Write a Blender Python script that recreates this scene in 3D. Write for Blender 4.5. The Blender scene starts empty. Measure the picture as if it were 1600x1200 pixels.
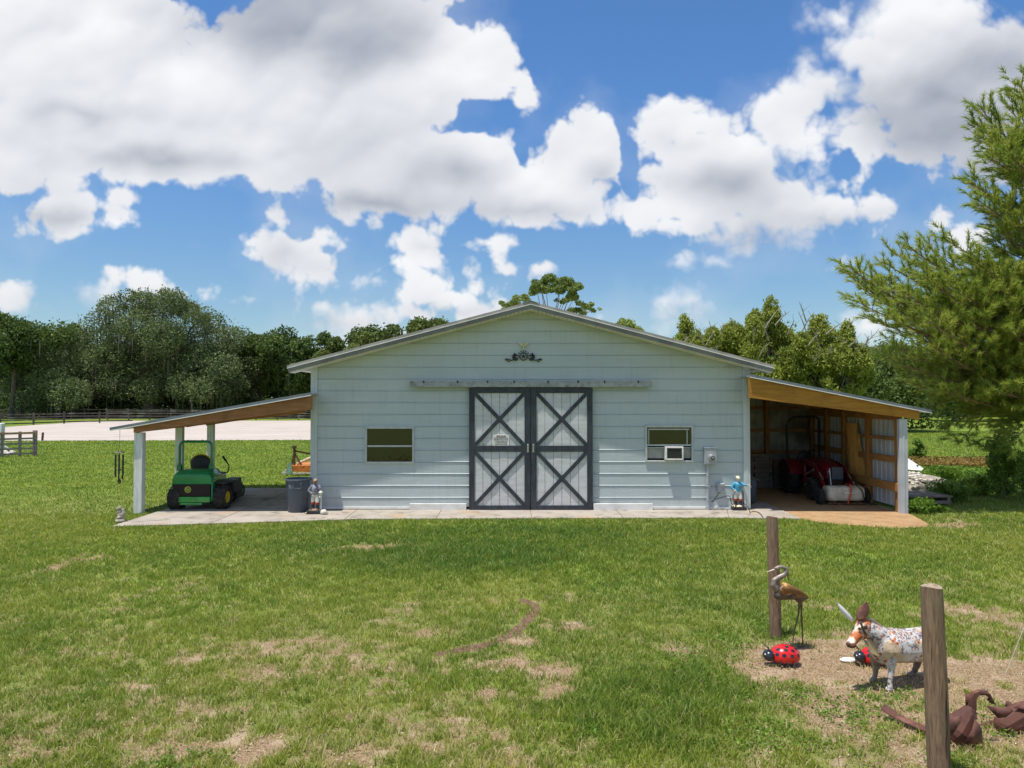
import bpy, math, random
import numpy as np
from mathutils import Vector
R = math.radians
sc = bpy.context.scene
col = sc.collection
# ---------------- camera ----------------
CH, FPX, PITCH = 2.73, 1111.0, math.atan(25/1111)
cd = bpy.data.cameras.new('camera'); cam = bpy.data.objects.new('camera', cd); col.objects.link(cam)
cd.sensor_width = 36; cd.lens = FPX/1600*36; cd.clip_start = .05; cd.clip_end = 3000
cam.location = (0, 0, CH); cam.rotation_euler = (R(90)+PITCH, 0, 0); sc.camera = cam
# photo pixel -> world helpers (used to read real positions off the photograph)
def ray(px, py):
    a = (px-800)/FPX; b = (600-py)/FPX; c, s = math.cos(PITCH), math.sin(PITCH)
    return a, c-b*s, s+b*c
def W(px, py, Y):
    d = ray(px, py); t = Y/d[1]
    return (d[0]*t, Y, CH+d[2]*t)
def G(px, py, z=0.0):
    d = ray(px, py); t = (z-CH)/d[2]
    return (d[0]*t, d[1]*t, z)
# ---------------- light ----------------
sd = bpy.data.lights.new('sun', 'SUN'); sun = bpy.data.objects.new('sun', sd); col.objects.link(sun)
SV = Vector((-.225, -.15, 1)).normalized()
sd.energy = 5.0; sd.angle = R(.5); sd.color = (1, .955, .88)
sun.rotation_euler = SV.to_track_quat('Z', 'Y').to_euler()
sc.view_settings.view_transform = 'Standard'; sc.view_settings.look = 'None'
sc.view_settings.exposure = 0.2; sc.view_settings.gamma = 1
sc.cycles.max_bounces = 6; sc.cycles.transparent_max_bounces = 6
sc.cycles.use_denoising = True
wd = bpy.data.worlds.new('World'); sc.world = wd; wd.use_nodes = True
def make_clouds(NX=2080, U0=-1.3, U1=1.3, V1=1.17):
    """cumulus cover and shade over the front of the sky, in tangent coordinates (x/y, z/y) of the view direction"""
    NY = int(NX*V1/(U1-U0)); us = np.linspace(U0, U1, NX, dtype=np.float32); vs = np.linspace(0, V1, NY, dtype=np.float32)
    U, V = np.meshgrid(us, vs); px = (U1-U0)/NX; f4 = np.float32
    def n2(x, y, seed):
        tb = np.random.default_rng(seed).random((256, 256)).astype(f4)
        xi = np.floor(x); yi = np.floor(y); fx = x-xi; fy = y-yi; fx = fx*fx*(3-2*fx); fy = fy*fy*(3-2*fy)
        a = xi.astype(np.int32) & 255; b = yi.astype(np.int32) & 255; a1 = (a+1) & 255; b1 = (b+1) & 255
        return (tb[b, a]*(1-fx)+tb[b, a1]*fx)*(1-fy)+(tb[b1, a]*(1-fx)+tb[b1, a1]*fx)*fy
    def fb(s, oc, seed, g=.5, x=None, y=None):
        x = U if x is None else x; y = V if y is None else y; r = 0; t = 0; a = 1.
        for o in range(oc): r = r+a*n2(x*s*2**o+17.3*o, y*s*2**o+5.1*o, seed+o); t += a; a *= g
        return r/t-.5
    def worley(x, y, s, seed):
        rr = np.random.default_rng(seed); jx = rr.random((256, 256)).astype(f4); jy = rr.random((256, 256)).astype(f4)
        x = x*s; y = y*s; xi = np.floor(x).astype(np.int32); yi = np.floor(y).astype(np.int32); best = np.full(x.shape, 9, f4)
        for dx in (-1, 0, 1):
            for dy in (-1, 0, 1):
                a = (xi+dx) & 255; b = (yi+dy) & 255; ex = xi+dx+jx[b, a]-x; ey = yi+dy+jy[b, a]-y; best = np.minimum(best, ex*ex+ey*ey)
        return 1-np.minimum(1, best)          # round bumps
    wx = fb(7, 3, 1)*.045+fb(22, 4, 11)*.022; wy = fb(7, 3, 21)*.032+fb(22, 4, 31)*.022
    Uw = U+wx; Vw = V+wy
    def field(lst, soft, k):
        acc = None
        for (p, q, rx, ry) in lst:
            d = ray(p, q); cu, cv = d[0]/d[1], d[2]/d[1]; ru, rv = rx/FPX, ry/FPX; m = (ru*rv)**.5 if soft else min(ru, rv)
            e = (1-np.sqrt(((Uw-cu)/ru)**2+((Vw-cv)/rv)**2))*m
            if acc is None: acc = e
            else: h = np.clip(.5+.5*(e-acc)/k, 0, 1); acc = acc*(1-h)+e*h+k*h*(1-h)
        return acc.astype(f4)
    body = [(60,100,260,190),(330,180,300,120),(520,120,220,160),(620,250,190,80),(470,240,170,70),(750,105,58,90),(690,90,90,110),(745,245,80,70),
            (830,300,120,58),(925,245,62,74),(20,250,100,50),(640,325,90,30),(812,145,28,34),(690,15,60,50),(770,60,26,30),(835,345,90,14),
            (1050,195,62,44),(1140,265,100,95),(1225,200,75,72),(1290,150,44,48),(1190,320,190,62),(985,338,62,36),(1300,320,82,46),(1200,372,100,26),(1270,100,22,18),
            (1430,60,120,130),(1560,140,150,130),(1470,190,110,66),(1320,20,62,38),(1560,240,110,42),(1370,205,62,36),(1410,235,60,26),(1325,75,26,18),
            (440,350,36,30),(450,397,86,46),(442,428,72,26),(500,385,26,24),(525,438,30,9),(663,372,50,34),(670,408,54,24),
            (650,455,32,24),(700,462,66,30),(745,442,46,26),(790,432,36,22),(835,420,22,14),(720,492,110,20),(500,482,60,24),(545,500,44,20),(450,502,44,16),(600,540,120,16),
            (160,452,36,20),(205,460,50,24),(255,470,46,20),(20,472,44,20),(55,482,20,8),(95,325,52,18),(120,345,46,12),(165,322,18,8),(388,472,30,9),
            (1030,472,38,28),(1072,474,44,28),(1050,495,60,22),(1308,404,34,17),(1470,358,30,20),(1510,372,36,18),(1365,515,46,34),(1060,414,30,12),(1120,408,50,9),(780,388,22,6),
            (-250,120,240,150),(-420,420,160,50),(1850,200,180,110),(2050,430,150,40),(700,-330,420,130),(1500,-230,200,70),(-100,-250,260,120),(930,500,36,9)]
    holes = [(748,155,30,20),(735,180,14,18),(985,255,13,52),(808,232,9,20),(870,80,50,60),(1336,258,14,16),(1352,125,8,16)]
    dark = [(450,20,230,78),(560,55,110,44),(350,40,90,50),(130,175,70,18),(600,330,120,16),(830,335,80,14),(250,250,140,22),(730,270,60,40),
            (1140,290,110,46),(1200,372,110,24),(1290,345,80,16),(1480,180,170,66),(1560,255,90,32),(1560,100,90,60),(455,405,50,22),(1060,225,30,14),
            (935,285,40,26),(700,485,70,12),(500,505,70,12),(190,470,60,10),(1052,490,50,12),(1430,215,70,24),(670,392,30,12),(110,340,50,8)]
    f = field(body, False, .014)+fb(11, 5, 41)*.040-.003; g = field(dark, True, .05)
    hl = field(holes, False, .01)
    xq = U+fb(30, 4, 51)*.02; yq = V+fb(30, 4, 61)*.02
    B1 = worley(xq, yq, 13, 71); B2 = worley(xq, yq, 29, 72); B3 = worley(xq, yq, 62, 73); B4 = worley(xq, yq, 125, 74)
    size = np.clip(f/.05, 0, 1)
    bil = (B1-.72)*.034+(B2-.72)*.018+(B3-.72)*.010+(B4-.72)*.005
    dens = f+bil+fb(60, 4, 81)*.012-np.maximum(0, (hl+.008)*1.7)
    wsp = np.clip((fb(3.4, 3, 91)+.03)/.2, 0, 1); wd = .015+.038*wsp
    t = np.clip((dens+.004)/wd, 0, 1); alpha = t*t*(3-2*t)
    haze = np.clip((f+fb(9, 6, 95)*.16+.028)/.08, 0, 1)*.20; alpha = np.maximum(alpha, haze)
    def blur(a, s):
        ky = np.exp(-2*(np.pi*s*np.fft.fftfreq(a.shape[0]))**2)[:, None]; kx = np.exp(-2*(np.pi*s*np.fft.rfftfreq(a.shape[1]))**2)[None]
        return np.fft.irfft2(np.fft.rfft2(a)*ky*kx, s=a.shape).astype(f4)
    c = np.clip(dens, 0, .05)/.05
    def lit(a, s, k):   # brighter where the surface turns up towards the sun
        b = blur(a, s); gy, gx = np.gradient(b); return np.clip(-(gy*.95-gx*.30)*k*s, -1, 1)
    hmap = np.clip(dens, 0, .16)
    L1 = lit(hmap*8, 3, .42)+lit(hmap*8, 9, .40)+lit(hmap*5, 24, .40)
    b2_ = (worley(xq, yq, 9, 76)-.7)*.05+bil
    bump = lit(b2_*9, 2.5, 1.1)+lit(b2_*9, 6, 1.2)+lit(b2_*9, 14, 1.0)
    over = 0
    for k in (14, 28, 44, 64, 88):
        sh = np.zeros_like(c); sh[:-k] = c[k:]; over = over+sh
    under = np.clip(blur(over/5, 8)-.35, 0, 1)/.65
    ns = fb(4.6, 4, 101)
    core = np.clip((g+ns*.05+.04)/.11, 0, 1); core = core*core*(3-2*core)
    dim = .13+.60*core+.14*under-.42*L1-.62*bump*(.5+.5*c)+ns*.30+fb(14, 4, 111)*.16
    dim = np.clip(dim, 0, 1)
    fade = np.clip(V/.03, 0, 1)*np.clip((1.28-np.abs(U))/.15, 0, 1)
    return U0, U1, V1, NX, NY, alpha*fade, dim

def build_world():
    nt = wd.node_tree; N = nt.nodes; L = nt.links; N.clear()
    def mth(op, a, b=None, c=None, clamp=False):
        n = N.new('ShaderNodeMath'); n.operation = op; n.use_clamp = clamp
        for i, v in enumerate((a, b, c)):
            if v is None: continue
            if isinstance(v, (int, float)): n.inputs[i].default_value = v
            else: L.new(v, n.inputs[i])
        return n.outputs[0]
    def vm(op, a, b=None):
        n = N.new('ShaderNodeVectorMath'); n.operation = op
        for i, v in enumerate((a, b)):
            if v is None: continue
            if isinstance(v, tuple): n.inputs[i].default_value = v
            else: L.new(v, n.inputs[i])
        return n.outputs['Value'] if op in ('LENGTH',) else n.outputs[0]
    def noise(vec, scale, detail, rough=.55, dist=0):
        n = N.new('ShaderNodeTexNoise'); L.new(vec, n.inputs['Vector']); n.noise_dimensions = '3D'
        n.inputs['Scale'].default_value = scale; n.inputs['Detail'].default_value = detail
        n.inputs['Roughness'].default_value = rough; n.inputs['Distortion'].default_value = dist
        return n
    def mixc(f, a, b):
        n = N.new('ShaderNodeMix'); n.data_type = 'RGBA'
        for s, v in ((0, f), (6, a), (7, b)):
            if isinstance(v, tuple): n.inputs[s].default_value = (*v, 1)
            elif isinstance(v, (int, float)): n.inputs[s].default_value = v
            else: L.new(v, n.inputs[s])
        return n.outputs[2]
    def sstep(v, a, b):
        n = N.new('ShaderNodeMapRange'); n.interpolation_type = 'SMOOTHSTEP'
        L.new(v, n.inputs[0]); n.inputs[1].default_value = a; n.inputs[2].default_value = b
        return n.outputs[0]
    tc = N.new('ShaderNodeTexCoord'); sep = N.new('ShaderNodeSeparateXYZ'); L.new(tc.outputs['Generated'], sep.inputs[0])
    sky = N.new('ShaderNodeTexSky'); sky.sky_type = 'NISHITA'; sky.sun_disc = False
    sky.sun_elevation = math.asin(SV.z); sky.sun_rotation = math.atan2(SV.x, SV.y)
    sky.air_density = 1.0; sky.dust_density = .35; sky.ozone_density = 2.2; sky.altitude = 50
    y = mth('MAXIMUM', sep.outputs[1], .03)
    u = mth('DIVIDE', sep.outputs[0], y); v = mth('DIVIDE', sep.outputs[2], y)
    U0, U1, V1, NX, NY, al, dm = make_clouds()
    img = bpy.data.images.new('cloud_cover', NX, NY, alpha=False, float_buffer=True); img.colorspace_settings.name = 'Non-Color'
    buf = np.ones((NY, NX, 4), np.float32); buf[..., 0] = al; buf[..., 1] = dm; buf[..., 2] = 0; img.pixels.foreach_set(buf.ravel()); img.update(); img.pack()
    cb = N.new('ShaderNodeCombineXYZ'); L.new(mth('DIVIDE', mth('SUBTRACT', u, U0), U1-U0), cb.inputs[0]); L.new(mth('DIVIDE', v, V1), cb.inputs[1])
    it = N.new('ShaderNodeTexImage'); it.image = img; it.interpolation = 'Cubic'; it.extension = 'CLIP'; L.new(cb.outputs[0], it.inputs[0])
    sc_ = N.new('ShaderNodeSeparateColor'); L.new(it.outputs[0], sc_.inputs[0])
    front = sstep(sep.outputs[1], .12, .3)
    nb = noise(tc.outputs['Generated'], 2.6, 6, .55)
    inside_ = mth('MULTIPLY', mth('LESS_THAN', mth('ABSOLUTE', u), 1.15), mth('MULTIPLY', front, mth('LESS_THAN', v, 1.05)))
    back = mth('MULTIPLY', mth('MULTIPLY', sstep(nb.outputs[0], .5, .6), mth('SUBTRACT', 1.0, inside_)), sstep(sep.outputs[2], .02, .15))
    alpha = mth('MAXIMUM', mth('MULTIPLY', sc_.outputs[0], front), back)
    dim = mth('MAXIMUM', sc_.outputs[1], mth('MULTIPLY', back, .3))
    white = (9.6, 9.7, 9.9); grey = (3.2, 3.55, 4.35)
    cc = mixc(dim, white, grey)
    # clear sky: the Sky Texture, tinted a little deeper blue
    sk = N.new('ShaderNodeMix'); sk.data_type = 'RGBA'; sk.blend_type = 'MULTIPLY'; sk.inputs[0].default_value = 1
    L.new(sky.outputs[0], sk.inputs[6]); L.new(mixc(sstep(sep.outputs[2], .0, .42), SKYT0, SKYT), sk.inputs[7])
    out = mixc(mth('MULTIPLY', alpha, .97), sk.outputs[2], cc)
    bg = N.new('ShaderNodeBackground'); L.new(out, bg.inputs[0]); bg.inputs[1].default_value = .087
    o = N.new('ShaderNodeOutputWorld'); L.new(bg.outputs[0], o.inputs[0])
SKYT = (.80, 1.20, 1.56); SKYT0 = (.96, 1.07, 1.07)
build_world()
# world sampling
wd.cycles.sampling_method = 'MANUAL'; wd.cycles.sample_map_resolution = 512

# ---------------- helpers ----------------
rng = np.random.default_rng(7)
def vnoise(p, seed=0):
    """value noise, p (N,k) -> (N,) in 0..1"""
    p = np.asarray(p, float); k = p.shape[1]; i0 = np.floor(p).astype(np.int64); f = p-i0; f = f*f*(3-2*f)
    out = np.zeros(len(p))
    for c in range(2**k):
        h = np.full(len(p), seed*7919+17, np.int64); w = np.ones(len(p))
        for d in range(k):
            b = (c >> d) & 1
            h = h*1103515245+(i0[:, d]+b)*(73856093, 19349663, 83492791)[d]+12345
            h ^= (h >> 13)
            w = w*(f[:, d] if b else 1-f[:, d])
        h &= 0x7fffffff; h = (h*2654435761) & 0xffffffff; h ^= h >> 15; h = (h*2246822519) & 0xffffffff; h ^= h >> 13
        out += w*(h/4294967296.)
    return out
def fbm(p, oct=4, seed=0):
    p = np.asarray(p, float); s = 0; a = 1; t = 0
    for o in range(oct): s = s+a*vnoise(p*2**o, seed+o); t += a; a *= .5
    return s/t

BASE = {}
def place(o, loc=(0, 0, 0), parent=None):
    col.objects.link(o)
    if parent is None: o.location = loc; BASE[o.name] = Vector(loc)
    else: o.parent = parent; BASE[o.name] = BASE[parent.name]
def tag(o, label=None, cat=None, group=None, kind=None):
    if label: o['label'] = label
    if cat: o['category'] = cat
    if group: o['group'] = group
    if kind: o['kind'] = kind
    return o
def thing(name, label, cat, loc=(0, 0, 0), group=None):
    o = bpy.data.objects.new(name, None); o.empty_display_size = .2; place(o, loc)
    return tag(o, label, cat, group)
class MB:
    """collects shapes in world coordinates; build() makes one mesh object"""
    def __init__(s): s.v = []; s.f = []; s.m = []; s.mi = 0
    def add(s, v, f):
        b = len(s.v); s.v += [tuple(q) for q in v]; s.f += [tuple(b+i for i in q) for q in f]; s.m += [s.mi]*len(f); return s
    def box(s, x0, x1, y0, y1, z0, z1):
        v = [(x0,y0,z0),(x1,y0,z0),(x1,y1,z0),(x0,y1,z0),(x0,y0,z1),(x1,y0,z1),(x1,y1,z1),(x0,y1,z1)]
        return s.add(v, [(3,2,1,0),(4,5,6,7),(0,1,5,4),(1,2,6,5),(2,3,7,6),(3,0,4,7)])
    def bar(s, a, b, w, h, up=(0, 0, 1)):
        a = Vector(a); b = Vector(b); d = (b-a).normalized(); u = Vector(up)
        r = d.cross(u)
        if r.length < 1e-4: r = d.cross(Vector((1, 0, 0)))
        r.normalize(); u = r.cross(d).normalized()
        v = [p+r*(i*w/2)+u*(j*h/2) for p in (a, b) for (i, j) in ((-1,-1),(1,-1),(1,1),(-1,1))]
        return s.add(v, [(3,2,1,0),(4,5,6,7),(0,1,5,4),(1,2,6,5),(2,3,7,6),(3,0,4,7)])
    def tube(s, pts, r, n=8, cap=True):
        pts = [Vector(p) for p in pts]; m = len(pts)
        rr = list(r) if isinstance(r, (list, tuple)) else [r]*m
        t0 = (pts[1]-pts[0]).normalized(); a = t0.orthogonal().normalized(); V = []
        for i, p in enumerate(pts):
            t = (pts[min(i+1, m-1)]-pts[max(i-1, 0)]).normalized()
            a = (a-t*a.dot(t)).normalized(); b = t.cross(a)
            V += [p+(a*math.cos(2*math.pi*k/n)+b*math.sin(2*math.pi*k/n))*rr[i] for k in range(n)]
        F = [(i*n+k, i*n+(k+1) % n, (i+1)*n+(k+1) % n, (i+1)*n+k) for i in range(m-1) for k in range(n)]
        if cap: F += [tuple(range(n))[::-1], tuple((m-1)*n+k for k in range(n))]
        return s.add(V, F)
    def lathe(s, c, prof, n=20, axis='z'):
        V = []
        for (r, h) in prof:
            for k in range(n):
                a = 2*math.pi*k/n; x, y = r*math.cos(a), r*math.sin(a)
                q = (x, y, h) if axis == 'z' else ((h, x, y) if axis == 'x' else (y, h, x))
                V.append((c[0]+q[0], c[1]+q[1], c[2]+q[2]))
        m = len(prof)
        F = [(i*n+k, i*n+(k+1) % n, (i+1)*n+(k+1) % n, (i+1)*n+k) for i in range(m-1) for k in range(n)]
        F += [tuple(range(n))[::-1], tuple((m-1)*n+k for k in range(n))]
        return s.add(V, F)
    def ell(s, c, r, rot=None, n=14, m=9):
        V = []; 
        for i in range(m+1):
            th = math.pi*i/m
            for k in range(n):
                a = 2*math.pi*k/n
                q = Vector((r[0]*math.sin(th)*math.cos(a), r[1]*math.sin(th)*math.sin(a), r[2]*math.cos(th)))
                if rot: q.rotate(rot)
                V.append(q+Vector(c))
        F = [(i*n+k, (i+1)*n+k, (i+1)*n+(k+1) % n, i*n+(k+1) % n) for i in range(m) for k in range(n)]
        return s.add(V, F)
    def cap(s, a, b, ra, rb, n=10):
        """tapered limb with round ends"""
        a = Vector(a); b = Vector(b); d = b-a; L = max(d.length, 1e-5); t = d/L; P = []; Q = []
        for k in range(5): w = math.pi/2*(1-k/4); P.append(a-t*ra*math.sin(w)); Q.append(max(ra*math.cos(w), 1e-4))
        for k in range(5): w = math.pi/2*k/4; P.append(b+t*rb*math.sin(w)); Q.append(max(rb*math.cos(w), 1e-4))
        x = t.orthogonal().normalized(); y = t.cross(x); V = []
        for p, r in zip(P, Q): V += [p+(x*math.cos(2*math.pi*k/n)+y*math.sin(2*math.pi*k/n))*r for k in range(n)]
        F = [(i*n+k, i*n+(k+1) % n, (i+1)*n+(k+1) % n, (i+1)*n+k) for i in range(9) for k in range(n)]
        F += [tuple(range(n))[::-1], tuple(9*n+k for k in range(n))]
        return s.add(V, F)
    def prism(s, poly, y0, y1, plane='xz'):
        """polygon (a,b) extruded along the third axis"""
        def P(a, b, c): return (a, c, b) if plane == 'xz' else ((a, b, c) if plane == 'xy' else (c, a, b))
        n = len(poly); V = [P(a, b, y0) for a, b in poly]+[P(a, b, y1) for a, b in poly]
        return s.add(V, [tuple(range(n)), tuple(range(n, 2*n))[::-1]]+[(k, n+k, n+(k+1) % n, (k+1) % n) for k in range(n)])
    def xf(s, i0, fn):
        for i in range(i0, len(s.v)): s.v[i] = tuple(fn(Vector(s.v[i])))
        return s
    def build(s, name, mats, parent=None, loc=None, bevel=0, smooth=True, remesh=0, relax=4, sub=0, ang=35, recalc=True):
        base = BASE[parent.name] if parent is not None else Vector(loc if loc is not None else (0, 0, 0))
        me = bpy.data.meshes.new(name)
        me.from_pydata([(x-base.x, y-base.y, z-base.z) for x, y, z in s.v], [], s.f)
        if not isinstance(mats, (list, tuple)): mats = [mats]
        for m in mats: me.materials.append(m)
        if len(mats) > 1: me.polygons.foreach_set('material_index', s.m)
        if recalc:
            import bmesh
            bm = bmesh.new(); bm.from_mesh(me); bmesh.ops.recalc_face_normals(bm, faces=bm.faces); bm.to_mesh(me); bm.free()
        o = bpy.data.objects.new(name, me); place(o, base, parent)
        if remesh:
            q = o.modifiers.new('r', 'REMESH'); q.mode = 'VOXEL'; q.voxel_size = remesh; q.use_smooth_shade = True
            q = o.modifiers.new('s', 'SMOOTH'); q.factor = .5; q.iterations = relax
        elif smooth:
            me.polygons.foreach_set('use_smooth', [True]*len(me.polygons)); me.set_sharp_from_angle(angle=R(ang))
        if bevel:
            q = o.modifiers.new('b', 'BEVEL'); q.width = bevel; q.segments = 2; q.limit_method = 'ANGLE'; q.angle_limit = R(40)
            q.harden_normals = False
        if sub:
            q = o.modifiers.new('u', 'SUBSURF'); q.levels = sub; q.render_levels = sub
        return o
def npmesh(name, V, F, mat, parent=None, loc=(0, 0, 0), attrs=None, smooth=False):
    """V (N,3) world, F (M,k) all the same k"""
    base = BASE[parent.name] if parent is not None else Vector(loc)
    V = np.asarray(V, np.float32)-np.array(base, np.float32); F = np.asarray(F, np.int32); k = F.shape[1]
    me = bpy.data.meshes.new(name); me.vertices.add(len(V)); me.vertices.foreach_set('co', V.ravel())
    me.loops.add(F.size); me.loops.foreach_set('vertex_index', F.ravel())
    me.polygons.add(len(F)); me.polygons.foreach_set('loop_start', np.arange(0, F.size, k, dtype=np.int32))
    if smooth: me.polygons.foreach_set('use_smooth', np.ones(len(F), bool))
    me.update(calc_edges=True)
    for an, (dom, arr) in (attrs or {}).items():
        a = me.attributes.new(an, 'FLOAT', dom); a.data.foreach_set('value', np.asarray(arr, np.float32))
    me.materials.append(mat); me.validate()
    o = bpy.data.objects.new(name, me); place(o, base, parent); return o

# ---------------- materials ----------------
class NT:
    def __init__(s, name):
        s.m = bpy.data.materials.new(name); s.m.use_nodes = True; s.t = s.m.node_tree; s.N = s.t.nodes; s.N.clear()
        s.out = s.N.new('ShaderNodeOutputMaterial'); s.b = s.N.new('ShaderNodeBsdfPrincipled'); s.t.links.new(s.b.outputs[0], s.out.inputs[0])
        s.tc = s.N.new('ShaderNodeTexCoord')
    def L(s, a, b): s.t.links.new(a, b)
    def map(s, scale=(1, 1, 1), rot=(0, 0, 0), coord='Object'):
        n = s.N.new('ShaderNodeMapping'); s.L(s.tc.outputs[coord], n.inputs[0]); n.inputs['Scale'].default_value = scale; n.inputs['Rotation'].default_value = rot
        return n.outputs[0]
    def noise(s, vec, scale, detail=5, rough=.55, dist=0):
        n = s.N.new('ShaderNodeTexNoise'); s.L(vec, n.inputs['Vector']); n.inputs['Scale'].default_value = scale
        n.inputs['Detail'].default_value = detail; n.inputs['Roughness'].default_value = rough; n.inputs['Distortion'].default_value = dist
        return n.outputs[0]
    def vor(s, vec, scale, feat='F1'):
        n = s.N.new('ShaderNodeTexVoronoi'); n.feature = feat; s.L(vec, n.inputs['Vector']); n.inputs['Scale'].default_value = scale; return n
    def rng(s, v, a, b, c=0., d=1., smooth=True):
        n = s.N.new('ShaderNodeMapRange'); n.interpolation_type = 'SMOOTHSTEP' if smooth else 'LINEAR'; s.L(v, n.inputs[0])
        for i, q in enumerate((a, b, c, d)): n.inputs[i+1].default_value = q
        return n.outputs[0]
    def mth(s, op, a, b=None):
        n = s.N.new('ShaderNodeMath'); n.operation = op
        for i, v in enumerate((a, b)):
            if v is None: continue
            if isinstance(v, (int, float)): n.inputs[i].default_value = v
            else: s.L(v, n.inputs[i])
        return n.outputs[0]
    def mix(s, f, a, b, blend='MIX'):
        n = s.N.new('ShaderNodeMix'); n.data_type = 'RGBA'; n.blend_type = blend
        for k, v in ((0, f), (6, a), (7, b)):
            if isinstance(v, tuple): n.inputs[k].default_value = (*v[:3], 1)
            elif isinstance(v, (int, float)): n.inputs[k].default_value = v
            else: s.L(v, n.inputs[k])
        return n.outputs[2]
    def attr(s, name):
        n = s.N.new('ShaderNodeAttribute'); n.attribute_name = name; return n.outputs['Fac']
    def set(s, **k):
        for a, v in k.items():
            i = s.b.inputs[{'color': 'Base Color', 'rough': 'Roughness', 'metal': 'Metallic', 'spec': 'Specular IOR Level', 'ior': 'IOR', 'coat': 'Coat Weight', 'trans': 'Transmission Weight'}[a]]
            if isinstance(v, tuple): i.default_value = (*v[:3], 1)
            elif isinstance(v, (int, float)): i.default_value = v
            else: s.L(v, i)
        return s
    def bump(s, h, strength=.3, dist=.01):
        n = s.N.new('ShaderNodeBump'); s.L(h, n.inputs['Height']); n.inputs['Strength'].default_value = strength; n.inputs['Distance'].default_value = dist
        s.L(n.outputs[0], s.b.inputs['Normal']); return s
def mat(name, c1, c2=None, scale=6, rough=.7, bump=.0, bscale=40, metal=0, stretch=(1, 1, 1), lo=.4, hi=.65, spec=.4, c3=None, s3=2., lo3=.55, hi3=.7, bd=.01, coat=0):
    t = NT(name); v = t.map(stretch)
    c = c1
    if c2: c = t.mix(t.rng(t.noise(v, scale, 6), lo, hi), c1, c2)
    if c3: c = t.mix(t.rng(t.noise(v, s3, 4), lo3, hi3), c, c3)
    t.set(color=c, rough=rough, metal=metal, spec=spec, coat=coat)
    if bump: t.bump(t.noise(v, bscale, 4), bump, bd)
    return t.m
QG = 1.0
# ---------------- palette ----------------
def siding_mat():
    t = NT('painted_siding'); v = t.map((1, 1, 1)); vs = t.map((2.2, 1, .25)); vh = t.map((.35, 1, 6))
    c = t.mix(t.rng(t.noise(v, .7, 4), .35, .7), (.47, .525, .53), (.435, .49, .495))
    c = t.mix(t.mth('MULTIPLY', t.rng(t.noise(vs, 5, 5), .5, .75), .5), c, (.37, .42, .41))
    c = t.mix(t.mth('MULTIPLY', t.rng(t.noise(vh, 3, 4), .5, .8), .25), c, (.66, .71, .72))
    # dirt splashed up from the walk
    sp = t.N.new('ShaderNodeSeparateXYZ'); t.L(t.tc.outputs['Object'], sp.inputs[0])
    d = t.mth('MULTIPLY', t.rng(sp.outputs[2], .45, .02), t.rng(t.noise(v, 7, 5), .35, .7))
    c = t.mix(t.mth('MULTIPLY', d, .45), c, (.42, .36, .30))
    sx = t.mth('SUBTRACT', 1.0, t.rng(t.mth('ABSOLUTE', t.mth('SUBTRACT', t.mth('FRACT', t.mth('DIVIDE', sp.outputs[0], 3.66)), .39)), 0, .0012))
    c = t.mix(t.mth('MULTIPLY', sx, .55), c, (.22, .27, .27))
    t.set(color=c, rough=.5, spec=.35).bump(t.noise(t.map((.4, 1, 3)), 9, 4), .25, .012)
    return t.m
m_siding = siding_mat()
m_trim = mat('painted_trim', (.54, .58, .57), (.47, .51, .51), 3, .5, .1, 20, stretch=(1, 1, .3))
m_white = mat('white_metal_trim', (.74, .74, .71), (.62, .61, .57), 4, .45, .05, 30)
m_soffit = mat('vinyl_soffit', (.70, .68, .60), (.62, .60, .52), 3, .55)
m_rake = mat('brown_grey_rake_metal', (.36, .335, .31), (.27, .25, .23), 3, .5, .1, 30)
m_fascia = mat('grey_fascia', (.20, .195, .19), (.15, .145, .14), 3, .5, .1, 30)
def metal_roof():
    t = NT('galvanised_roof'); v = t.map((1, 1, 1))
    c = t.mix(t.rng(t.noise(v, 2.2, 5), .35, .7), (.40, .42, .43), (.30, .31, .32))
    c = t.mix(t.rng(t.noise(t.map((3, .4, 1)), 6, 5), .58, .75), c, (.26, .22, .19))
    t.set(color=c, rough=.42, metal=.55, spec=.5).bump(t.noise(v, 30, 3), .1, .01); return t.m
m_roof = metal_roof()
m_galv = mat('galvanised_metal', (.50, .51, .52), (.36, .37, .38), 9, .4, .06, 50, metal=.6, c3=(.30, .25, .2), s3=14, lo3=.62, hi3=.72)
def wood_mat(name, a, b, knot, axis='x', sc_=3):
    st = {'x': (.25, 3, 3), 'y': (3, .25, 3), 'z': (3, 3, .25)}[axis]
    t = NT(name); v = t.map(st); g = t.noise(v, sc_*3, 7, .6, .6)
    c = t.mix(t.rng(g, .35, .68), a, b)
    st2 = {'x': (.5, 1, 1), 'y': (1, .5, 1), 'z': (1, 1, .5)}[axis]
    k = t.vor(t.map(st2), 2.6).outputs[0]
    c = t.mix(t.rng(k, .11, .05), c, knot)
    c = t.mix(t.rng(t.noise(t.map((1, 1, 1)), 1.7, 4), .45, .75, 0, .5), c, knot)
    t.set(color=c, rough=.75, spec=.25).bump(g, .4, .006); return t.m
m_beam_y = wood_mat('yellow_pine_beam', (.43, .21, .035), (.32, .145, .022), (.17, .07, .02))
m_beam_b = wood_mat('brown_pine_beam', (.36, .175, .075), (.27, .12, .045), (.14, .06, .03))
m_stud = wood_mat('framing_lumber', (.36, .18, .06), (.26, .125, .04), (.10, .045, .02), 'z')
m_girt = wood_mat('girt_lumber', (.40, .20, .07), (.29, .14, .045), (.11, .05, .025), 'y')
m_ply = mat('plywood', (.74, .40, .11), (.58, .29, .07), 8, .8, .2, 30, stretch=(2, 2, .4), c3=(.25, .14, .06), s3=3)
m_oldwood = wood_mat('weathered_pallet_wood', (.26, .215, .175), (.16, .13, .11), (.08, .06, .05))
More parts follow.
